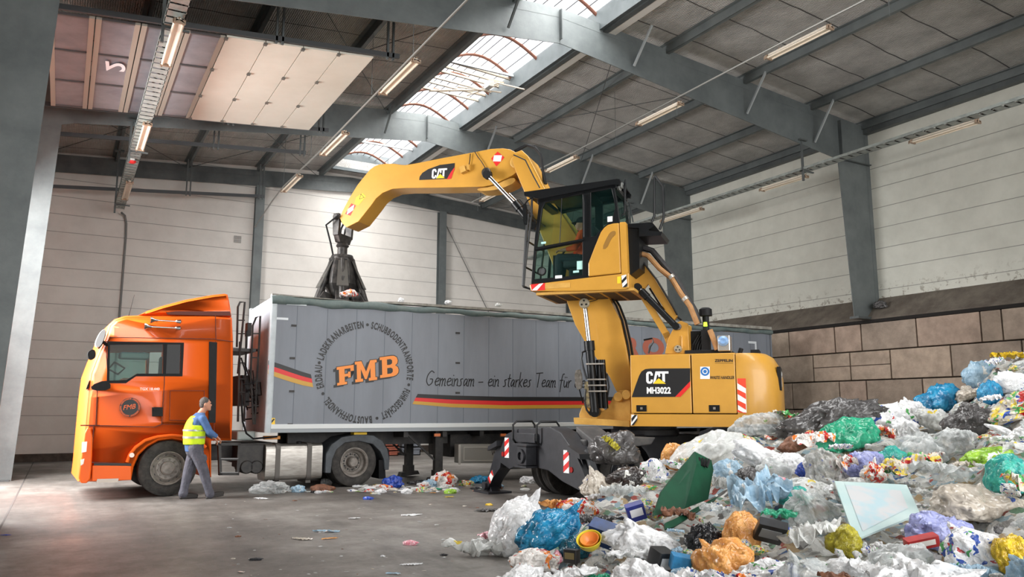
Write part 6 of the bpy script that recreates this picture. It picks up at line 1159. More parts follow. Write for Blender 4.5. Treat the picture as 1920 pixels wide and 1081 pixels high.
def film(name, c1, c2=None, patch=None, trans=.0, rough=.2, pscale=3.5, thr=.60, crk=1.0):
    """crinkled plastic film; patch colours are things printed on or showing through the bag"""
    if name in MATS: return MATS[name]
    m = bpy.data.materials.new(name); m.use_nodes = True; nt = m.node_tree; N = nt.nodes; L = nt.links; b = N['Principled BSDF']; b.inputs['Roughness'].default_value = rough; b.inputs['Specular IOR Level'].default_value = .6
    b.inputs['Subsurface Weight'].default_value = 0
    tc = N.new('ShaderNodeTexCoord'); oi = N.new('ShaderNodeObjectInfo'); ad = N.new('ShaderNodeVectorMath'); ad.operation = 'MULTIPLY_ADD'; ad.inputs[1].default_value = (1, 1, 1)
    cb_ = N.new('ShaderNodeCombineXYZ'); mu = N.new('ShaderNodeMath'); mu.operation = 'MULTIPLY'; mu.inputs[1].default_value = 40; L.new(oi.outputs['Random'], mu.inputs[0]); L.new(mu.outputs[0], cb_.inputs[0]); L.new(tc.outputs['Object'], ad.inputs[0]); L.new(cb_.outputs[0], ad.inputs[2])
    def NZ(s, d, r_=.6):
        n = N.new('ShaderNodeTexNoise'); n.inputs['Scale'].default_value = s; n.inputs['Detail'].default_value = d; n.inputs['Roughness'].default_value = r_; L.new(ad.outputs[0], n.inputs[0]); return n
    n = NZ(5, 6); r = N.new('ShaderNodeValToRGB'); r.color_ramp.elements[0].position = .36; r.color_ramp.elements[1].position = .62
    r.color_ramp.elements[0].color = (*(c2 or tuple(c*.72 for c in c1)), 1); r.color_ramp.elements[1].color = (*c1, 1); L.new(n.outputs[0], r.inputs[0]); out = r.outputs[0]
    for i, pc in enumerate(patch or []):
        q = NZ(pscale+i*.9, 2, .5); q.inputs['Distortion'].default_value = .6; vm = N.new('ShaderNodeMath'); vm.operation = 'GREATER_THAN'; vm.inputs[1].default_value = thr+i*.015; L.new(q.outputs[0] if i % 2 == 0 else q.outputs['Color'], vm.inputs[0])
        mx = N.new('ShaderNodeMixRGB'); mx.inputs[2].default_value = (*pc, 1); L.new(vm.outputs[0], mx.inputs[0]); L.new(out, mx.inputs[1]); out = mx.outputs[0]
    L.new(out, b.inputs['Base Color'])
    v = N.new('ShaderNodeTexNoise'); v.noise_type = 'RIDGED_MULTIFRACTAL' if hasattr(v, 'noise_type') else v.noise_type; v.inputs['Scale'].default_value = 9; v.inputs['Detail'].default_value = 6; v.inputs['Distortion'].default_value = 1.2; L.new(ad.outputs[0], v.inputs['Vector'])
    bp = N.new('ShaderNodeBump'); bp.inputs['Strength'].default_value = .55; bp.inputs['Distance'].default_value = .025; L.new(v.outputs[0], bp.inputs['Height'])
    wv = NZ(4, 3); wa = N.new('ShaderNodeVectorMath'); wa.operation = 'MULTIPLY_ADD'; wa.inputs[1].default_value = (.5, .5, .5); L.new(wv.outputs['Color'], wa.inputs[0]); L.new(ad.outputs[0], wa.inputs[2])
    acc = bp.outputs[0]
    for sc_, am in ((7, .55), (17, .40)):
        vv = N.new('ShaderNodeTexVoronoi'); vv.inputs['Scale'].default_value = sc_; L.new(wa.outputs[0], vv.inputs['Vector']); sb = N.new('ShaderNodeVectorMath'); sb.operation = 'SUBTRACT'; sb.inputs[1].default_value = (.5, .5, .5); L.new(vv.outputs['Color'], sb.inputs[0])
        ma = N.new('ShaderNodeVectorMath'); ma.operation = 'MULTIPLY_ADD'; ma.inputs[1].default_value = (am*crk, am*crk, am*crk); L.new(sb.outputs[0], ma.inputs[0]); L.new(acc, ma.inputs[2]); acc = ma.outputs[0]
    nm_ = N.new('ShaderNodeVectorMath'); nm_.operation = 'NORMALIZE'; L.new(acc, nm_.inputs[0]); L.new(nm_.outputs[0], b.inputs['Normal'])
    if trans:
        t = N.new('ShaderNodeBsdfTransparent'); t.inputs[0].default_value = (*[.5+.5*c for c in c1], 1); fr = N.new('ShaderNodeLayerWeight'); fr.inputs[0].default_value = .35; iv = N.new('ShaderNodeMath'); iv.operation = 'MULTIPLY_ADD'; iv.inputs[1].default_value = -trans; iv.inputs[2].default_value = trans; L.new(fr.outputs['Facing'], iv.inputs[0])
        mx = N.new('ShaderNodeMixShader'); L.new(iv.outputs[0], mx.inputs[0]); L.new(b.outputs[0], mx.inputs[1]); L.new(t.outputs[0], mx.inputs[2]); L.new(mx.outputs[0], N['Material Output'].inputs[0])
    MATS[name] = m; return m
rd, bl_, og_, yl, gn, bk, br_, wt = lin(190, 40, 36), lin(40, 80, 170), lin(232, 130, 50), lin(232, 206, 70), lin(70, 160, 80), lin(30, 30, 34), lin(140, 90, 60), lin(236, 236, 232)
FM = {
 'white': film('white_film', lin(244, 245, 246), lin(226, 228, 231), None, .2), 'white printed': film('white_printed_film', lin(243, 243, 243), lin(224, 226, 230), [bl_, rd, gn], .15, thr=.62, pscale=4.5),
 'milky': film('milky_film', lin(236, 238, 236), lin(212, 214, 212), [yl, br_], .42, thr=.67), 'clear': film('clear_film', lin(232, 236, 236), lin(186, 190, 190), [wt, gn], .68, .08, thr=.66),
 'clear grey': film('grey_clear_film', lin(214, 216, 214), lin(160, 160, 156), [wt, br_, bl_], .55, .1, thr=.64), 'pale blue': film('pale_blue_film', lin(186, 214, 232), lin(146, 182, 208), [wt], .25, thr=.66),
 'grey': film('dark_grey_film', lin(96, 94, 94), lin(60, 58, 58), None, 0, .25), 'black': film('black_film', lin(34, 36, 42), lin(20, 21, 25), None, 0, .2), 'teal green': film('green_film', lin(60, 184, 142), lin(36, 140, 108), None, .15),
 'turquoise': film('turquoise_film', lin(70, 190, 170), lin(46, 150, 150), None, .2), 'lime': film('lime_film', lin(166, 208, 70), lin(120, 168, 50), [wt], 0, thr=.66), 'blue': film('blue_film', lin(44, 146, 190), lin(24, 104, 150), None, .05),
 'royal blue': film('royal_blue_film', lin(40, 82, 186), lin(24, 52, 140), [wt], 0, thr=.68), 'yellow': film('yellow_film', lin(232, 196, 44), lin(196, 158, 26), None, .08), 'olive yellow': film('olive_yellow_film', lin(206, 196, 60), lin(150, 140, 40), None, .3),
 'orange': film('orange_film', lin(240, 178, 104), lin(214, 142, 72), None, .15), 'lavender': film('lavender_film', lin(170, 176, 222), lin(136, 144, 200), None, .2), 'beige': film('beige_film', lin(208, 200, 188), lin(176, 166, 152), [bl_], .05, thr=.69),
 'red printed': film('red_printed_film', lin(232, 228, 224), lin(200, 196, 192), [rd, og_], .05, thr=.56), 'brown': film('brown_paper', lin(134, 88, 62), lin(96, 60, 42), None, 0, .6), 'many-coloured': film('many_coloured_film', lin(220, 214, 200), lin(180, 170, 150), [gn, rd, yl, bl_], 0, .3, thr=.56),
 'dark printed': film('dark_printed_film', lin(62, 52, 50), lin(30, 26, 26), [wt], 0, .3, 5, .6), 'dark teal': film('dark_teal_film', lin(24, 104, 128), lin(14, 70, 92)), 'pink': film('pink_film', lin(236, 200, 208), lin(226, 120, 140), None, .05)}

def bag_mesh(name, seed, dims=(1, 1, .8), knot=False, sub=4, crease=1.0, lump=1.0, knot_at=None):
    bm = bmesh.new(); bmesh.ops.create_icosphere(bm, subdivisions=sub, radius=.5); R = random.Random(seed); off = Vector((R.uniform(-50, 50), R.uniform(-50, 50), R.uniform(-50, 50))); kd = Vector(knot_at or (R.uniform(-.6, .6), R.uniform(-.6, .6), 1)).normalized()
    for v in bm.verts:
        d = v.co.normalized(); p = d+off
        r = .5*(1+lump*.30*noise.noise(p*1.3)+.16*lump*noise.noise(p*2.7))
        w_ = p+noise.noise_vector(p*1.6)*.35; dd, _q = noise.voronoi(w_*2.3); e1 = min(1, (dd[1]-dd[0])*2.2); dd, _q = noise.voronoi(w_*5.2+Vector((7, 3, 1))); e2 = min(1, (dd[1]-dd[0])*2)
        rg = 1-abs(noise.noise(Vector((p.x*6, p.y*6, p.z*3.2))))*2.4
        th_ = d.angle(kd); hv = (d-kd*d.dot(kd)); hv = hv.normalized() if hv.length > 1e-4 else d; pl = Vector((hv.x*2.6, hv.y*2.6, hv.z*2.6))+kd*(th_*.75)+off; tw = noise.noise(pl*.6)*.8
        rf = 1-abs(noise.noise(pl+Vector((tw, 0, tw))))*2.6; rf2 = 1-abs(noise.noise(pl*2.3+Vector((0, tw, 0))))*2.6
        r += crease*(.026*e1+.012*e2+.055*rf+.028*rf2-.04); r += crease*.006*rg
        if knot:
            a = d.angle(kd)
            if a < .75:
                k = 1-a/.75; ang = math.atan2(d.cross(kd).dot(kd.orthogonal()), d.dot(kd.orthogonal())); r += .16*k*k; d = (d+kd*(k*.9)).normalized(); r += .03*math.sin(ang*9)*k
                if k > .72: r += .16*(k-.72)/.28
                elif k > .5: r -= .05
        q = d*r; q = Vector((q.x*dims[0], q.y*dims[1], q.z*dims[2]))
        if q.z < -.28*dims[2]: q.z = -.28*dims[2]+(q.z+.28*dims[2])*.35
        v.co = q
    me = bpy.data.meshes.new(name); bm.to_mesh(me); bm.free()
    for p in me.polygons: p.use_smooth = True
    me.materials.append(FM['white']); return me
def sheet_mesh(name, seed, w=1, h=.6, n=26, amp=.16):
    R = random.Random(seed); off = Vector((R.uniform(-50, 50), R.uniform(-50, 50), 0)); g = MB(); vs = []
    for i in range(n+1):
        for j in range(n+1):
            u, v = i/n-.5, j/n-.5; p = Vector((u*3, v*3, 0))+off; e = 1+.35*noise.noise(Vector((u*2.2, v*2.2, 5))+off)
            a = math.atan2(v, u); rr = max(abs(u), abs(v))*2; cx, cy = math.cos(a)*rr*.5*(.75+.35*noise.noise(Vector((math.cos(a)*1.5, math.sin(a)*1.5, 0))+off)*1.6), math.sin(a)*rr*.5*(.75+.35*noise.noise(Vector((math.cos(a)*1.5, math.sin(a)*1.5, 9))+off)*1.6)
            z = amp*(1-abs(noise.noise(p*1.1))*2.2)+amp*.4*noise.noise(p*3)-amp*.2*rr*rr; vs.append((cx*w*1.25*e, cy*h*1.25*e, max(z, -.25*amp)+.01*noise.noise(p*9)+.004))
    g.add(vs, [(i*(n+1)+j, i*(n+1)+j+1, (i+1)*(n+1)+j+1, (i+1)*(n+1)+j) for i in range(n) for j in range(n)]); me = g.mesh(name, FM['white'], 180); return me
PROTO = {'bag': [bag_mesh('bag', 10+i, (1, .74+.08*(i % 3), .52+.06*(i % 4)), sub=5, crease=1.1+.25*(i % 3)) for i in range(8)], 'sack': [bag_mesh('sack', 40+i, (1, .82, .7), True, sub=5, crease=1.2) for i in range(6)], 'film': [sheet_mesh('film', 70+i, 1, .75, 34, .15+.04*(i % 3)) for i in range(7)], 'pouch': [bag_mesh('pouch', 90+i, (1, .5, .32), sub=3, crease=1.3) for i in range(4)]}
def put(nm, kind, colr, loc, size, rot, label, cat, group=None, mesh=None, scale=(1, 1, 1)):
    me = mesh or PROTO[kind][RND.randrange(len(PROTO[kind]))]; o = bpy.data.objects.new(nm, me); S.collection.objects.link(o); o.location = loc; o.rotation_euler = rot; o.scale = (size*scale[0], size*scale[1], size*scale[2])
    o.material_slots[0].link = 'OBJECT'; o.material_slots[0].material = FM[colr]; return tag(o, label, cat, group)
HER = []   # (x, y, radius px, short name)
def hero(nm, kind, colr, x, y, w, h, label, short, tilt=0, dD=0.0, lift=.0, seed=None, cat=None, knot=None, floor=False, ax=.6, crease=1.0, lump=1.0):
    if floor: P = ground(x, y+h*.45); D = (P-CO).dot(CF)
    else: P, D = pile_point(x, y+h*.18)
    D += dD; 
    if dD: P = CO+ray(x, y+h*.18)*D
    wm, hm = w*D/FPX, h*D/FPX; sd = seed if seed is not None else int(x*7+y)
    if kind == 'film': me = sheet_mesh(nm, sd, 1, ax, 30, .18); o = bpy.data.objects.new(nm, me); o.scale = (wm, wm, wm); z = P.z+.02
    else:
        me = bag_mesh(nm, sd, (1, ax, min(1.2, h/w)), kind == 'sack', 5 if w > 60 else 4, crease, lump, knot); o = bpy.data.objects.new(nm, me); o.scale = (wm*1.04,)*3; z = P.z+(hm*.30 if floor else hm*.12)+lift
    S.collection.objects.link(o); o.location = (P.x, P.y, z)
    rx = Matrix.Rotation(-YAW, 4, 'Z') @ Matrix.Rotation(math.radians(tilt), 4, 'Y'); o.rotation_euler = rx.to_euler()
    o.material_slots[0].link = 'OBJECT'; o.material_slots[0].material = FM[colr]; tag(o, label, cat or {'film': 'plastic sheet', 'sack': 'rubbish sack', 'bag': 'rubbish bag', 'pouch': 'packaging'}[kind]); HER.append((x, y, max(w, h)*.42, short, o)); return o
hero('refuse_sack', 'sack', 'white', 974, 985, 108, 118, 'tall smooth white refuse sack at the left foot of the heap', 'the tall white sack', 0, knot=(.5, 0, 1), crease=.5, lump=.5, floor=True, ax=.8)
hero('refuse_sack', 'sack', 'blue', 1026, 992, 112, 72, 'large shiny blue refuse sack beside the tall white sack', 'the blue refuse sack', -22, knot=(1, 0, .6), crease=1.2, ax=.7, dD=-.15, lift=-.02)
hero('plastic_bag', 'bag', 'dark teal', 1078, 1012, 52, 42, 'small dark teal crumpled bag right of the blue refuse sack', 'the dark teal bag')
hero('carrier_bag', 'bag', 'red printed', 1002, 1036, 88, 40, 'white carrier bag with red print in front of the blue refuse sack', 'the red-printed carrier', 0, ax=.7)
hero('plastic_sheet', 'film', 'milky', 915, 1030, 150, 26, 'long translucent white sheet lying flat on the floor at the heap edge', 'the long white sheet', 0, floor=True, ax=.34)
hero('plastic_sheet', 'film', 'pink', 928, 1003, 70, 20, 'small pink and white crumpled sheet left of the tall white sack', 'the pink sheet', 0, floor=True, ax=.5)
hero('refuse_sack', 'bag', 'orange', 1393, 984, 66, 84, 'orange translucent sack standing upright, upper of the two orange sacks', 'the upper orange sack', 8, ax=.8, crease=.7, lump=.6)
hero('refuse_sack', 'sack', 'orange', 1362, 1040, 112, 88, 'large orange translucent sack, lower of the two orange sacks', 'the lower orange sack', -6, ax=.8, crease=.8, lump=.7)
hero('refuse_sack', 'bag', 'black', 1322, 996, 70, 58, 'shiny black sack left of the upper orange sack', 'the shiny black sack', 10)
hero('refuse_sack', 'bag', 'teal green', 1588, 803, 104, 64, 'bright green translucent bag under the long dark grey tarpaulin', 'the bright green bag', -18, ax=.6)
hero('grey_tarpaulin', 'bag', 'grey', 1560, 770, 165, 56, 'long dark grey crumpled tarpaulin along the crest behind the bright green bag', 'the grey tarpaulin', -12, ax=.4, crease=1.8, cat='tarpaulin')
hero('refuse_sack', 'bag', 'grey', 1826, 780, 96, 66, 'dark grey sack with radiating creases near the right edge', 'the dark grey sack', -10, crease=1.5)
hero('refuse_sack', 'bag', 'blue', 1765, 737, 84, 52, 'blue sack on the crest between dark grey sack and block wall', 'the blue crest sack', -20, ax=.6)
hero('refuse_sack', 'bag', 'turquoise', 1893, 874, 74, 82, 'round taut turquoise sack at the right picture edge', 'the round turquoise sack', 0, crease=.5, lump=.5, ax=.9)
hero('plastic_bag', 'pouch', 'lime', 1848, 842, 84, 30, 'flat lime green bag left of the round turquoise sack', 'the lime green bag', -10, ax=.6)
hero('refuse_sack', 'bag', 'milky', 1336, 832, 130, 66, 'big dusty white sack in front of the yellow engine door', 'the dusty white sack', -14, crease=.6, ax=.7)
hero('refuse_sack', 'bag', 'clear', 1424, 783, 96, 44, 'clear crinkled bag on the crest below the counterweight', 'the clear crest bag', -4, ax=.6)
hero('refuse_sack', 'sack', 'beige', 1832, 932, 164, 66, 'wide beige sack with blue marks right of the pale blue board', 'the beige sack', 6, crease=.7, ax=.6)
hero('refuse_sack', 'bag', 'lavender', 1768, 985, 124, 72, 'lavender blue bag below the beige sack', 'the lavender bag', 10, crease=1.2)
hero('refuse_sack', 'sack', 'white printed', 1838, 1026, 112, 100, 'big white bag with red and blue print left of the tall yellow sack', 'the big printed bag', 0, ax=.8)
hero('refuse_sack', 'bag', 'yellow', 1902, 1020, 64, 160, 'tall bright yellow sack at the lower right corner', 'the tall yellow sack', 4, ax=.8, crease=.8)
hero('refuse_sack', 'sack', 'white', 1212, 1003, 140, 62, 'broad white translucent sack below the dark green bin', 'the broad white sack', 16, ax=.6, crease=1.2)
hero('plastic_bag', 'bag', 'orange', 1262, 842, 44, 58, 'pale yellow upright bag in front of the slew ring', 'the pale yellow bag', 20, ax=.7)
hero('plastic_bag', 'bag', 'white printed', 1228, 868, 50, 44, 'round white bag with blue print left of the pale yellow bag', 'the round printed bag')
hero('plastic_bag', 'pouch', 'dark printed', 1168, 886, 84, 44, 'brown and white printed bag beside the black stabiliser', 'the brown printed bag', -18, ax=.7)
hero('leather_bag', 'pouch', 'brown', 1488, 820, 52, 30, 'brown leather-like pouch left of the bright green bag', 'the brown pouch', -18, ax=.6)
hero('plastic_bag', 'bag', 'royal blue', 1508, 866, 26, 52, 'narrow royal blue bag below the brown pouch', 'the royal blue bag', 20)
hero('refuse_sack', 'bag', 'white printed', 1658, 773, 100, 60, 'white bag with blue printed patches right of the bright green bag', 'the blue-patched bag', 0)
hero('refuse_sack', 'bag', 'clear', 1725, 830, 84, 64, 'large clear crinkled bag centre right of the bright green bag', 'the large clear bag', 0)
hero('refuse_sack', 'bag', 'clear grey', 1545, 862, 64, 66, 'upright clear bag right of the royal blue bag', 'the upright clear bag')
hero('refuse_sack', 'bag', 'white', 1478, 856, 64, 44, 'knotted white bag left of the royal blue bag', 'the knotted white bag', 0, knot=(.2, 0, 1))
hero('plastic_sheet', 'film', 'pale blue', 1812, 1066, 128, 34, 'pale blue sheet at the bottom edge right of centre', 'the pale blue sheet', 0, ax=.5)
hero('refuse_sack', 'bag', 'clear', 1694, 1040, 120, 74, 'large clear bag with white contents below the pale blue board', 'the clear sack', 0)
hero('refuse_sack', 'bag', 'white', 1590, 1058, 98, 54, 'smooth white bag at the bottom edge left of the clear sack', 'the smooth white bag', 0, crease=.7)
hero('refuse_sack', 'bag', 'olive yellow', 1585, 1000, 58, 62, 'olive yellow translucent sack under the pale blue board', 'the olive sack', 20, ax=.7)
hero('plastic_sheet', 'film', 'grey', 1118, 962, 84, 34, 'grey plastic sheet behind the blue refuse sack', 'the grey sheet', 0, ax=.5)
hero('refuse_sack', 'bag', 'red printed', 1085, 937, 70, 34, 'white sack with red contents beside the tyre of the machine', 'the red-filled sack', 0)
hero('refuse_sack', 'bag', 'clear grey', 1600, 905, 60, 50, 'grey clear bag just above the pale blue board', 'the grey clear bag', 0)
hero('refuse_sack', 'bag', 'milky', 1505, 905, 92, 46, 'milky white bag between the royal blue bag and the board', 'the milky bag', 0)
hero('refuse_sack', 'bag', 'blue', 1856, 722, 40, 62, 'turquoise blue bag near the top right corner of the heap', 'the upper blue bag', 20)
hero('refuse_sack', 'bag', 'white', 1893, 705, 58, 44, 'white bag near the top right corner of the heap', 'the upper white bag', 0)
hero('plastic_sheet', 'film', 'yellow', 1893, 655, 60, 30, 'yellow and white film on the highest point of the heap', 'the top yellow film', 0, ax=.6)
hero('refuse_sack', 'bag', 'pale blue', 1838, 690, 60, 50, 'pale blue translucent bag at the upper right slope', 'the upper pale blue bag', -20)
hero('refuse_sack', 'bag', 'lavender', 1620, 853, 68, 46, 'bluish grey bag right of the upright clear bag', 'the bluish bag', -15)
hero('refuse_sack', 'bag', 'turquoise', 1672, 842, 56, 38, 'turquoise limp bag left of the large clear bag', 'the limp turquoise bag', -10)
hero('refuse_sack', 'bag', 'pale blue', 1366, 868, 50, 42, 'dull blue bag right of the dark green bin', 'the dull blue bag')
hero('refuse_sack', 'bag', 'white', 1430, 845, 110, 44, 'long limp white sheet bag above the dull blue bag', 'the limp white bag', 24, ax=.5, crease=1.4)
hero('refuse_sack', 'bag', 'turquoise', 1492, 917, 52, 36, 'small turquoise bag above the upper orange sack', 'the small turquoise bag')
hero('refuse_sack', 'bag', 'clear', 1450, 870, 60, 48, 'clear bag with blue contents below the limp white bag', 'the blue-filled bag')
hero('plastic_sheet', 'film', 'teal green', 1130, 1078, 90, 24, 'green plastic film at the bottom edge of the picture', 'the bottom green film', 0, ax=.5)
hero('plastic_bag', 'pouch', 'lime', 1780, 1058, 60, 26, 'yellow green bag above the pale blue sheet', 'the yellow green bag', -14)
hero('refuse_sack', 'bag', 'white printed', 1440, 1055, 110, 40, 'white cloth-like bag right of the lower orange sack', 'the cloth-like bag', -6, ax=.6)
# sack thrown over the front wheel, with a yellow rag
P = CO+ray(1150, 845)*11.8; o = put('refuse_sack', 'bag', 'grey', P, 1, (0, 0, -.5), 'dull black sack leaning on the near front wheel of the machine', 'rubbish sack', mesh=bag_mesh('black_sack', 5, (.72, .5, .56), crease=1.2)); HER.append((1150, 845, 36, 'the black wheel sack', o))
P = CO+ray(1144, 832)*11.5; o = put('rag', 'film', 'olive yellow', P, .32, (.5, .5, .3), 'yellow green rag lying on the dull black sack by the wheel', 'rag'); HER.append((1142, 832, 16, 'the yellow rag', o))
# dark green broken bin
P, D = pile_point(1285, 935); D -= .35; bn = root('broken_bin', 'dark green broken plastic bin lying open on the left slope of the heap', 'bin', CO+ray(1285, 935)*D)
dg = mat('dark_green_plastic', lin(12, 70, 46), .6, 0, lin(8, 54, 36), 3, spec=.25); BL = bn.location.copy()
def bpnt(x, y, d): return CO+ray(x, y)*(D+d)-BL
def slab(mb, pts, th=.02):
    n = len(pts); nn = (pts[1]-pts[0]).cross(pts[2]-pts[0]).normalized()*th; vs = pts+[p+nn for p in pts]; mb.add(vs, [tuple(range(n)), tuple(range(n, 2*n))[::-1]]+[(i, (i+1) % n, (i+1) % n+n, i+n) for i in range(n)])
g = MB(); slab(g, [bpnt(1226, 966, -.35), bpnt(1240, 922, -.1), bpnt(1262, 893, .15), bpnt(1290, 862, .35), bpnt(1303, 846, .45), bpnt(1306, 870, .3), bpnt(1284, 952, -.15)]); g.build('side_wall', dg, bn, None)
g = MB(); slab(g, [bpnt(1303, 846, .45), bpnt(1334, 862, .55), bpnt(1338, 880, .45), bpnt(1328, 935, .2), bpnt(1284, 952, -.15), bpnt(1306, 870, .3)]); bt = g.build('base_panel', dg, bn, None)
g = MB()
for k in range(4): g.bar(bpnt(1312+k*6, 858+k*1, .42), bpnt(1310+k*5, 872+k*1, .36), .015, .03)
g.build('moulded_rib', black_d, bt, None)
g = MB(); slab(g, [bpnt(1244, 984, -.55), bpnt(1262, 976, -.45), bpnt(1345, 932, .1), bpnt(1339, 940, .02), bpnt(1262, 990, -.52), bpnt(1246, 994, -.6)], .03); g.build('rim', dg, bn, None); HER.append((1285, 920, 62, 'the dark green bin', bn))
# pale blue picture board
P1, D1 = pile_point(1640, 955); D1 -= .25; bd_ = root('picture_board', 'pale blue board with a faded blurred picture lying on the heap', 'board', CO+ray(1645, 955)*D1); BL = bd_.location.copy()
def q3(x, y, d): return CO+ray(x, y)*(D1+d)-BL
pts = [q3(1565, 901, .45), q3(1700, 908, .42), q3(1725, 961, -.05), q3(1603, 1011, -.5)]; _n = (pts[1]-pts[0]).cross(pts[3]-pts[0]).normalized(); _d = ray(1725, 961); _o = CO-BL; pts[2] = _o+_d*((pts[0]-_o).dot(_n)/_d.dot(_n)); g = MB(); slab(g, [Vector(p) for p in pts], .018)
g.build('panel', mat('pale_blue_board', lin(178, 206, 208), .12, 0, lin(198, 216, 214), 1.5, coat=.3), bd_, None)
nn = (pts[1]-pts[0]).cross(pts[2]-pts[0]).normalized(); nn = nn if nn.dot(CF) < 0 else -nn; g = MB(); c = [pts[0].lerp(pts[2], .13), pts[1].lerp(pts[3], .13), pts[2].lerp(pts[0], .13), pts[3].lerp(pts[1], .13)]; g.add([p+nn*(.021 if nn.dot(_n) > 0 else .003) for p in c], [(0, 1, 2, 3)])
g.build('faded_print', mat('faded_print', lin(178, 202, 210), .2, 0, lin(200, 202, 204), 5.5, vlo=.42, vhi=.62, detail=2), bd_, None); HER.append((1645, 955, 88, 'the pale blue board', bd_))
# nested bowls, trays, cartons
def thing_at(nm, label, cat, x, y, w, short, lift=.02, dD=-.08):
    P, D = pile_point(x, y); D += dD; r = root(nm, label, cat, CO+ray(x, y)*D+Vector((0, 0, lift)), RND.uniform(-.6, .6)-YAW); HER.append((x, y, w*.5, short, r)); return r, D/FPX
r, k = thing_at('nested_bowls', 'yellow bowl with an orange bowl inside, tipped over near the bottom edge', 'bowl', 1108, 1030, 44, 'the yellow bowl')
for nm, rad, z, c in (('yellow_bowl', 24, 0, (226, 206, 60)), ('orange_bowl', 18, .02, (240, 150, 70))):
    R_ = rad*k; g = MB(); g.lathe([(.001, 0), (R_*.5, 0), (R_*.85, R_*.4), (R_, R_*.9), (R_*.95, R_*.9), (R_*.8, R_*.45), (R_*.45, .012), (.001, .012)], (0, 0, z), (0, -.55, .8), 28); g.build(nm, mat(nm, lin(*c), .35), r)
def carton(nm, label, cat, x, y, w, h, d, colr, short, band=None, rot=(0, 0, 0)):
    r, k = thing_at(nm, label, cat, x, y, w, short); W, H_, D_ = w*k, h*k, d*k; g = MB(); R3 = Matrix.Rotation(rot[0], 4, 'X') @ Matrix.Rotation(rot[1], 4, 'Y')
    g.prism(rrect(-W/2, -D_/2, W/2, D_/2, min(W, D_)*.12, 3), lambda a, b, dd: Vector((a, b, dd)), -H_/2, H_/2); g.build('shell', mat(nm+'_'+short[4:].replace(' ', '_'), lin(*colr), .4, 0, lin(*[int(c*.7) for c in colr]), 6), r, 40, mat4=R3, bevel=.006)
    if band: g = MB(); g.bx((-W*.35, -D_/2-.004, -H_*.2), (W*.35, -D_/2+.001, H_*.28)); g.build('print_patch', mat('patch_%d%d%d' % band, lin(*band), .5), r, None, mat4=R3)
    return r
carton('carton', 'navy blue carton with a white patch right of the dark teal bag', 'carton', 1132, 1004, 52, 40, 30, (40, 72, 128), 'the navy carton', (214, 220, 230), (.5, .3, 0))
carton('black_box', 'black ribbed plastic box near the bottom edge below the broad white sack', 'box', 1238, 1056, 40, 44, 34, (30, 32, 36), 'the black box', (180, 184, 188), (.3, .1, 0))
carton('blue_pack', 'bright blue pack right of the black ribbed box', 'pack', 1276, 1058, 38, 26, 24, (50, 140, 196), 'the blue pack', None, (.2, .2, 0))
carton('food_tray', 'black food tray with bottles right of the upper orange sack', 'tray', 1444, 1000, 52, 60, 16, (44, 46, 50), 'the black tray', (150, 156, 162), (.9, .35, 0))
carton('coffee_pack', 'dark blue and white pack left of the dark green bin', 'pack', 1192, 962, 34, 30, 22, (44, 56, 150), 'the coffee pack', (230, 230, 234), (.2, -.3, 0))
carton('dark_pack', 'small black pack left of the nested bowls', 'pack', 1072, 1046, 28, 24, 18, (28, 26, 28), 'the small black pack', (110, 96, 60))
carton('snack_box', 'red and white box in front of the lavender bag', 'box', 1728, 1021, 60, 20, 22, (196, 48, 48), 'the red box', (232, 226, 220), (.2, -.2, 0))

# bags filling the rest of the heap
KW = [('white', 24), ('milky', 16), ('clear', 18), ('clear grey', 10), ('white printed', 18), ('pale blue', 6), ('red printed', 7), ('many-coloured', 9), ('grey', 3), ('black', 3), ('teal green', 2), ('lime', 2), ('yellow', 2), ('royal blue', 2), ('orange', 2), ('brown', 2), ('beige', 4), ('lavender', 2), ('pink', 1)]
kw = [c for c, n in KW for _ in range(n)]; placed = [(x, y, r) for x, y, r, s, o in HER]; R2 = random.Random(11)
used = set(); NAMES = {'bag': 'plastic_bag', 'sack': 'knotted_bag', 'film': 'plastic_film', 'pouch': 'packaging'}
WORD = {'bag': ['crumpled bag', 'bulging bag', 'creased bag', 'lumpy bag'], 'sack': ['knotted bag', 'tied bag', 'twisted bag'], 'film': ['piece of film', 'torn film', 'limp film', 'loose film'], 'pouch': ['flat packet', 'squashed packet', 'narrow packet']}
def make_label(colr, kind, x, y, hs, wt_):
    near = sorted(hs, key=lambda h: (h[0]-x)**2+(h[1]-y)**2)[:7]
    def rel(h): dx, dy = x-h[0], y-h[1]; return ('right of' if dx > 0 else 'left of') if abs(dx) > abs(dy) else ('below' if dy > 0 else 'above')
    for size in ([wt_] if wt_ else ['']):
        for w in WORD[kind]:
            for i in range(len(near)):
                l = ' '.join(q for q in (size, colr, w, rel(near[i]), near[i][3]) if q)
                if l not in used: used.add(l); return l
                for j in range(len(near)):
                    if j != i:
                        l2 = l+', '+rel(near[j])+' '+near[j][3]
                        if l2 not in used and len(l2.split()) <= 16: used.add(l2); return l2
    return None
cnt = 0; HS = list(HER)
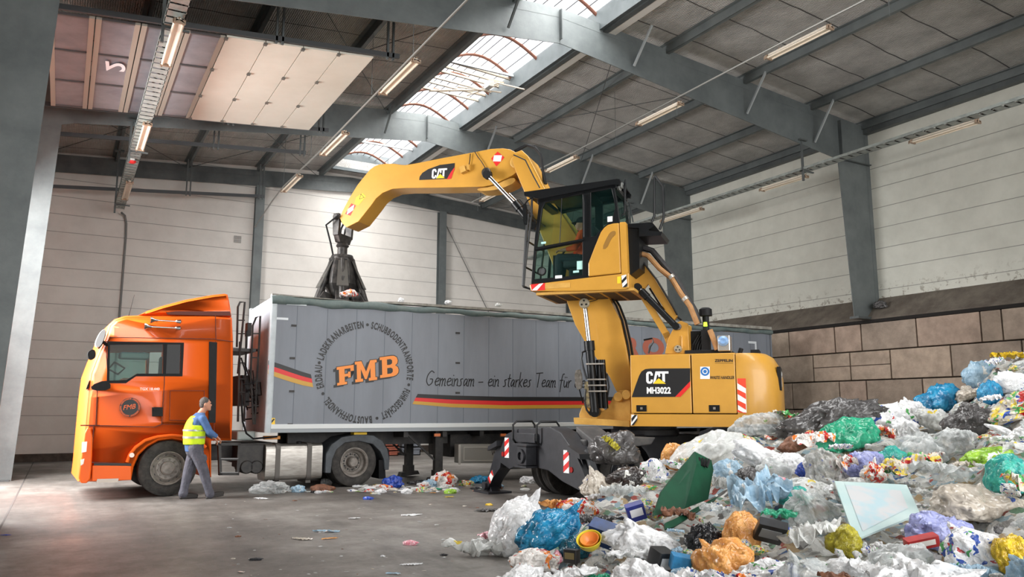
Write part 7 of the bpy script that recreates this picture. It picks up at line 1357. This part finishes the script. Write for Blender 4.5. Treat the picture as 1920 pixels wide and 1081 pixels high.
def fill(tries, rp0, rp1, limit, minf, kinds, wt_):
    global cnt
    c0 = cnt
    for _ in range(tries):
        if cnt-c0 >= limit: break
        x = R2.uniform(955, 1960); ys = lerp_tab(SIL, x); y = R2.uniform(ys+6, 1110)
        P, D = pile_point(x, y); rm_ = R2.uniform(rp0, rp1); rpx = rm_*FPX/D*.5
        if any((x-a)**2+((y-b)*1.35)**2 < ((rpx+c)*minf)**2 for a, b, c in placed): continue
        kind = R2.choice(kinds); colr = R2.choice(kw if wt_ else ['white', 'milky', 'clear', 'clear grey', 'white printed', 'clear', 'white', 'beige', 'milky', 'many-coloured', 'pale blue', 'red printed']); lb = make_label(colr, kind, x, y, HS, wt_)
        if not lb: continue
        o = put(NAMES[kind], kind, colr, P+Vector((0, 0, rm_*.10 if kind != 'film' else .09)), rm_*(1.25 if kind == 'film' else 1), (R2.uniform(-.5, .5)*(.5 if kind == 'film' else 1), R2.uniform(-.5, .5)*(.5 if kind == 'film' else 1), R2.uniform(0, 6.28)), lb, {'bag': 'rubbish bag', 'sack': 'rubbish bag', 'film': 'plastic film', 'pouch': 'packaging'}[kind], 'bags and packaging on the rubbish heap', scale=(1, R2.uniform(.8, 1.1), R2.uniform(.8, 1.1)))
        placed.append((x, y, rpx*.92)); cnt += 1
fill(6000, .42, .66, 80, .74, ['bag', 'film', 'sack', 'film'], '')
fill(9000, .24, .38, 120, .76, ['bag', 'sack', 'film', 'film', 'pouch', 'film'], 'small')
fill(12000, .10, .2, 90, .74, ['pouch', 'film', 'pouch', 'bag'], 'tiny')

# ------------------------------------------------------------------ litter on the concrete
def litter(nm, kind, colr, x, y, w, label, cat, group=None, ax=1.0, hz=1.0):
    P = ground(x, y); D = (P-CO).dot(CF); s = w*D/FPX; zz = s*.17*hz if kind in ('bag', 'sack') else (s*.08*hz if kind == 'pouch' else .008)
    return put(nm, kind, colr, P+Vector((0, 0, zz)), s, (0, 0, R2.uniform(-.5, .5)-YAW), label, cat, group, scale=(1, ax, hz*(.28 if kind == 'film' else 1)))
for a in [('plastic_bag', 'bag', 'clear', 506, 924, 62, 'long clear plastic bag on the floor below the fuel tank', .6, .7), ('plastic_bag', 'bag', 'pale blue', 559, 922, 28, 'small pale blue bag on the floor below the tank strap', .8, .9), ('plastic_bag', 'pouch', 'brown', 604, 920, 42, 'brown paper bundle on the floor in front of the rear drive wheel', .8, 1.2), ('plastic_bag', 'bag', 'clear grey', 611, 908, 22, 'round clear bag behind the brown paper bundle', 1, 1),
          ('plastic_bag', 'bag', 'royal blue', 737, 913, 38, 'bright blue and clear bag on the floor right of the rear drive wheel', .8, 1.1), ('plastic_bag', 'bag', 'red printed', 832, 911, 46, 'white bag with red print on the floor below the pallet box', .8, 1.1), ('plastic_bag', 'bag', 'pale blue', 806, 912, 28, 'pale bag left of the red printed bag on the floor', .8, 1.0), ('plastic_bag', 'bag', 'white', 795, 913, 22, 'small white bag near the landing legs of the trailer', .8, .9),
          ('plastic_bag', 'bag', 'white', 1000-10, 905, 30, 'white bag on the floor behind the stabiliser foot', .8, .8), ('plastic_bag', 'bag', 'blue', 900, 905, 34, 'blue and green bag on the floor left of the stabiliser foot', .8, .8), ('plastic_bag', 'bag', 'many-coloured', 874, 910, 28, 'many-coloured packet on the floor left of the blue and green bag', .8, .7),
          ('plastic_sheet', 'film', 'white', 489, 935, 26, 'white scrap of sheet in front of the long clear bag', .5, 1), ('plastic_sheet', 'film', 'white', 664, 972, 24, 'white crumpled tissue alone on the open floor', .6, 1), ('plastic_sheet', 'film', 'white', 772, 966, 42, 'white crumpled tissue to the right on the open floor', .5, 1), ('plastic_sheet', 'film', 'pale blue', 612, 997, 56, 'long pale blue strip on the open floor', .25, 1), ('packaging', 'film', 'beige', 566, 1011, 38, 'beige crumpled paper left of the orange and yellow wrapper', .5, 1), ('packaging', 'film', 'orange', 618, 1010, 34, 'orange and yellow wrapper on the open floor', .3, 1),
          ('soap_bar', 'pouch', 'pink', 769, 1021, 28, 'pink oval lump on the open floor', .8, 1.2), ('packaging', 'pouch', 'black', 479, 1050, 24, 'black rectangular strip on the open floor', .4, .8), ('packaging', 'pouch', 'white', 718, 1043, 10, 'small white lump below the pink oval lump', 1, 1.2), ('packaging', 'film', 'white', 771, 1059, 34, 'white strip at the lower middle of the floor', .4, 1), ('plastic_sheet', 'film', 'pale blue', 738, 1076, 28, 'pale sheet at the bottom edge of the floor', .6, 1), ('packaging', 'film', 'red printed', 452, 1073, 18, 'small red and white scrap near the bottom edge', .6, 1),
          ('packaging', 'pouch', 'brown', 446, 1006, 10, 'small reddish brown cap on the open floor', 1, 1.2), ('packaging', 'pouch', 'royal blue', 690, 936, 22, 'dark blue wrapper in front of the litter strip', .6, 1), ('packaging', 'film', 'yellow', 843, 932, 20, 'yellow flat wrapper in front of the litter strip', .5, 1), ('packaging', 'pouch', 'black', 832, 1041, 14, 'small black packet at the right of the open floor', .6, 1), ('packaging', 'film', 'royal blue', 10, 1004, 18, 'small blue wrapper at the left picture edge', .5, 1), ('packaging', 'pouch', 'black', 785, 907, 40, 'flat black tray in the litter strip', .5, .7), ('packaging', 'pouch', 'red printed', 716, 915, 34, 'red and white packet left of the bright blue bag', .7, .9), ('packaging', 'pouch', 'red printed', 692, 922, 20, 'orange and white packet above the dark blue wrapper', .8, 1.1), ('packaging', 'film', 'grey', 915, 958, 52, 'flat dark mat with rags on the floor near the stabiliser foot', .6, 1), ('packaging', 'pouch', 'yellow', 917, 947, 16, 'yellow scrap on the flat dark mat', .8, 1)]:
    litter(a[0], a[1], a[2], a[3], a[4], a[5], a[6], 'litter', None, a[7], a[8])
    used.add(a[6])
GR = 'small scraps in the litter strip by the trailer'
for i in range(95):
    x = R2.gauss(725, 110) if i < 70 else R2.uniform(560, 990); y = 917+R2.gauss(0, 4.5)+abs(x-725)*.006
    x = min(max(x, 545), 985); colr = R2.choice(kw+['white', 'white', 'clear', 'many-coloured', 'red printed']); litter('litter_scrap', R2.choice(['pouch', 'film', 'bag', 'pouch']), colr, x, y, R2.uniform(8, 22), 'small scrap of packaging in the litter strip beside the trailer wheels', 'litter', GR, .8, .8)
for i in range(70):
    x = R2.uniform(420, 960); y = R2.uniform(935, 1078); litter('floor_scrap', R2.choice(['pouch', 'film']), R2.choice(['white', 'beige', 'milky', 'clear', 'brown']), x, y, R2.uniform(3, 9), 'tiny pale scrap scattered on the open concrete floor', 'litter', 'tiny scraps scattered over the open floor', .7, .8)
# rubbish lodged on the ledge behind the near column and along the trailer rim
o = put('plastic_bag', 'bag', 'grey', (19.0, 13.3, 4.36), .36, (0, 0, 1), 'grimy lump of rubbish wedged beside the column foot on the concrete ledge', 'rubbish bag')
for i, (x, y, c) in enumerate([(655, 551, 'red printed'), (752, 563, 'white'), (840, 567, 'white'), (935, 572, 'milky')]):
    P = onplane(x, y, R0+_ry*(.5 if i == 0 else .09), _ry); put('plastic_bag', 'bag', c, P, .34 if i == 0 else .16, (0, 0, i), ['white bag with red print between the grapple tines', 'small white scrap on the trailer rim right of the grapple', 'white scrap on the trailer rim above the slogan', 'flat pale scrap on the trailer rim left of the yellow boom'][i], 'litter')
